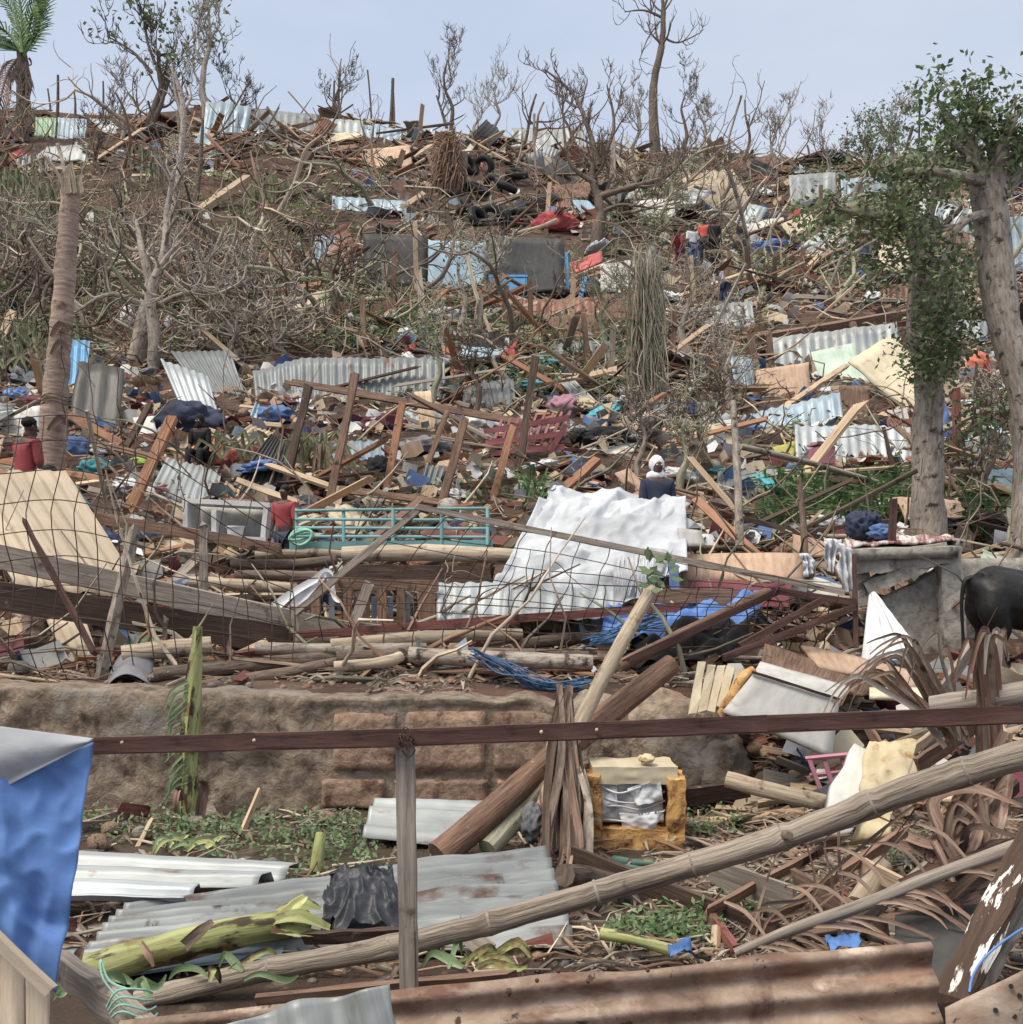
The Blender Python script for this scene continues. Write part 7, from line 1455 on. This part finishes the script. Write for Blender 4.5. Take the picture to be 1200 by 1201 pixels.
stuff('small_twigs', ('twig_brown', 'twig_dark', 'twig'), f_small, [(-100, 1300, 955, 1150, 1500), (800, 1250, 900, 1120, 900), (-60, 1000, 745, 800, 1100), (860, 1250, 780, 960, 500)], 'small twigs littering the yard and the terrace', 'twigs', 5)
def f_splinter(m, g, r, k):
    a = r.uniform(0, pi); L_ = r.uniform(.12, .5)*k; d = V((cos(a), sin(a)*.6, r.uniform(-.2, .5))).normalized(); c = g+V((0, 0, r.uniform(0, .12)))
    m.beam(c-d*L_/2, c+d*L_/2, r.uniform(.03, .09)*k, r.uniform(.01, .03)*k, up=(r.uniform(-1, 1), r.uniform(-1, 1), 1), seg=1, jit=.006, rnd=r)
stuff('wood_splinters', ('wood_pale', 'wood_orange', 'wood_brown', 'wood_pale', 'wood_grey', 'wood_red'), f_splinter, [(-120, 1320, 125, 215, 1400), (430, 1320, 210, 480, 2200), (-120, 1320, 425, 650, 4200), (-120, 1000, 425, 520, 900), (-120, 1000, 640, 790, 700), (860, 1300, 780, 960, 260), (-100, 1300, 960, 1130, 50), (-120, 430, 200, 430, 300)], 'broken bits of wood strewn through the rubble', 'wood rubble', 7, False)
def f_scrap(m, g, r, k):
    s = r.uniform(.05, .2)*k; a = V((r.uniform(-1, 1), r.uniform(-.6, .6), r.uniform(-.4, .6))).normalized(); b = a.cross(V((r.uniform(-1, 1), r.uniform(-1, 1), r.uniform(-1, 1)))).normalized(); c = g+V((0, 0, r.uniform(.02, .2)))
    n = a.cross(b)*s*.25
    m.add([c-a*s-b*s*.6, c+a*s*.2-b*s*.7+n, c+a*s-b*s*.4, c+a*s*.9+b*s*.6-n, c+b*s*.7+n, c-a*s+b*s*.5-n], [(0, 0), (.1, 0), (.2, 0), (.2, .1), (.1, .1), (0, .1)], [(0, 1, 4, 5), (1, 2, 3, 4)])
stuff('scraps', ('cloth_white', 'cloth_beige', 'cloth_grey', 'white_paint', 'wood_ply', 'cream_paint', 'cloth_maroon', 'cloth_beige', 'tin_pale', 'cloth_blue', 'tin_blue', 'wood_pale', 'cloth_white'), f_scrap, [(-120, 1320, 125, 215, 500), (430, 1320, 200, 480, 2000), (-120, 1320, 425, 650, 3400), (-120, 1000, 425, 520, 800), (-120, 1000, 640, 790, 300), (-120, 430, 200, 430, 160), (860, 1300, 780, 960, 120)], 'scraps of cloth, paper and plastic lost in the rubble', 'scraps', 9)
def f_leaf(m, g, r, k):
    for _ in range(7):
        c = g+V((r.gauss(0, .16), r.gauss(0, .16), abs(r.gauss(0, .14))))*k; m.leaf(c, V((r.uniform(-1, 1), r.uniform(-1, 1), r.uniform(-.3, .9))), V((r.uniform(-1, 1), r.uniform(-1, .2), 1)), r.uniform(.08, .18)*k, r.uniform(.03, .07)*k)
stuff('green_leaves', ('leaf_green', 'leaf_weed', 'leaf_fig'), f_leaf, [(560, 770, 380, 470, 1500), (420, 560, 340, 420, 450), (-120, 430, 230, 420, 900), (880, 1080, 480, 580, 160), (430, 560, 400, 470, 200), (820, 900, 300, 480, 250), (700, 790, 220, 300, 300), (-60, 100, 330, 450, 240), (380, 440, 390, 420, 60), (900, 1060, 300, 350, 220), (770, 860, 170, 300, 220), (960, 1080, 200, 340, 500), (500, 640, 560, 600, 80), (250, 420, 220, 330, 160), (930, 1010, 200, 250, 160)], 'patches of torn green leaves on the hillside', 'leaves', 11)
stuff('olive_foliage', ('leaf_dead', 'frond_olive'), f_leaf, [(-120, 430, 200, 430, 1200), (430, 900, 210, 480, 500), (740, 900, 180, 480, 500), (880, 1300, 200, 420, 400), (-120, 1320, 430, 640, 300), (-100, 1300, 140, 210, 200)], 'dead olive brown foliage over the slope', 'dead leaves', 13)
def f_reed(m, g, r, k):
    for _ in range(5):
        a = r.uniform(0, 2*pi); L_ = r.uniform(.35, .8); d = V((cos(a)*.5, sin(a)*.4, 1)).normalized(); q = g+d*L_*.6
        m.strip([g, q, q+V((cos(a)*.3, sin(a)*.2-.05, -.05))*L_], [.025, .04, .008], k=1)
stuff('green_weeds', ('leaf_weed', 'leaf_green', 'frond_green'), f_reed, [(900, 1070, 575, 632, 330), (1105, 1160, 590, 640, 130), (600, 640, 570, 600, 20), (-60, 60, 250, 330, 140), (470, 520, 355, 400, 30)], 'bright green weeds growing among the rubble', 'weeds', 15)
def f_drop(m, g, r, k):
    for _ in range(6):
        a = r.uniform(0, 2*pi); L_ = r.uniform(.5, 1.1)*k; t = g+V((cos(a)*.15, sin(a)*.1, .5*k)); m.strip([g+V((0, 0, .3*k)), t+V((cos(a)*.2, sin(a)*.1, .1))*k, t+V((cos(a)*.45, sin(a)*.2, -L_*.7))], [.04*k, .06*k, .015*k], k=2)
stuff('drooping_palm_leaves', ('frond_olive', 'frond_olive', 'leaf_dead'), f_drop, [(-100, 70, 205, 300, 80), (160, 210, 200, 225, 5), (300, 350, 222, 245, 5), (-80, 100, 400, 450, 40), (350, 385, 530, 570, 8), (255, 290, 540, 560, 6)], 'drooping torn palm leaves on the left slope', 'palm leaves', 17)
def f_weed(m, g, r, k):
    for _ in range(5):
        c = g+V((r.gauss(0, .03), r.gauss(0, .03), abs(r.gauss(.03, .04)))); m.leaf(c, V((r.uniform(-1, 1), r.uniform(-1, 1), r.uniform(0, .9))), V((0, -.4, 1)), r.uniform(.02, .055), r.uniform(.014, .026))
stuff('weeds', ('leaf_weed', 'leaf_green'), f_weed, [(190, 440, 962, 1012, 420), (90, 200, 960, 990, 60), (800, 870, 930, 980, 70), (715, 840, 1080, 1112, 240), (840, 960, 1040, 1100, 120), (1030, 1100, 980, 1030, 60), (330, 460, 1010, 1050, 100)], 'small green weeds growing at the foot of the wall', 'weeds', 19)
def f_clod(m, g, r, k):
    s = r.uniform(.012, .045); m.blob(g, s, s, s*.7, amp=.3, fr=1.5, sub=1, seed=r.uniform(0, 9))
stuff('clods', ('stone', 'block', 'mud_wall'), f_clod, [(-60, 1250, 955, 1150, 900), (-60, 1000, 770, 806, 500), (0, 870, 945, 965, 250)], 'clods and pebbles on the bare ground', 'pebbles', 23)
def f_dry(m, g, r, k):
    a = r.uniform(0, 2*pi); d = V((cos(a), sin(a), 0)); l = r.uniform(.08, .25); m.strip([g+V((0, 0, .01)), g+d*l*.5+V((0, 0, r.uniform(.01, .07))), g+d*l+V((0, 0, .01))], [.012, .03, .008], k=1)
stuff('dry_leaves', ('leaf_dead', 'frond_brown', 'bark_grey'), f_dry, [(-60, 1250, 955, 1150, 700), (700, 1250, 900, 1120, 700), (-60, 1000, 750, 800, 400), (420, 560, 780, 812, 120)], 'dry leaf strips on the ground', 'dry leaves', 25)

bpy.context.view_layer.update(); distinct()
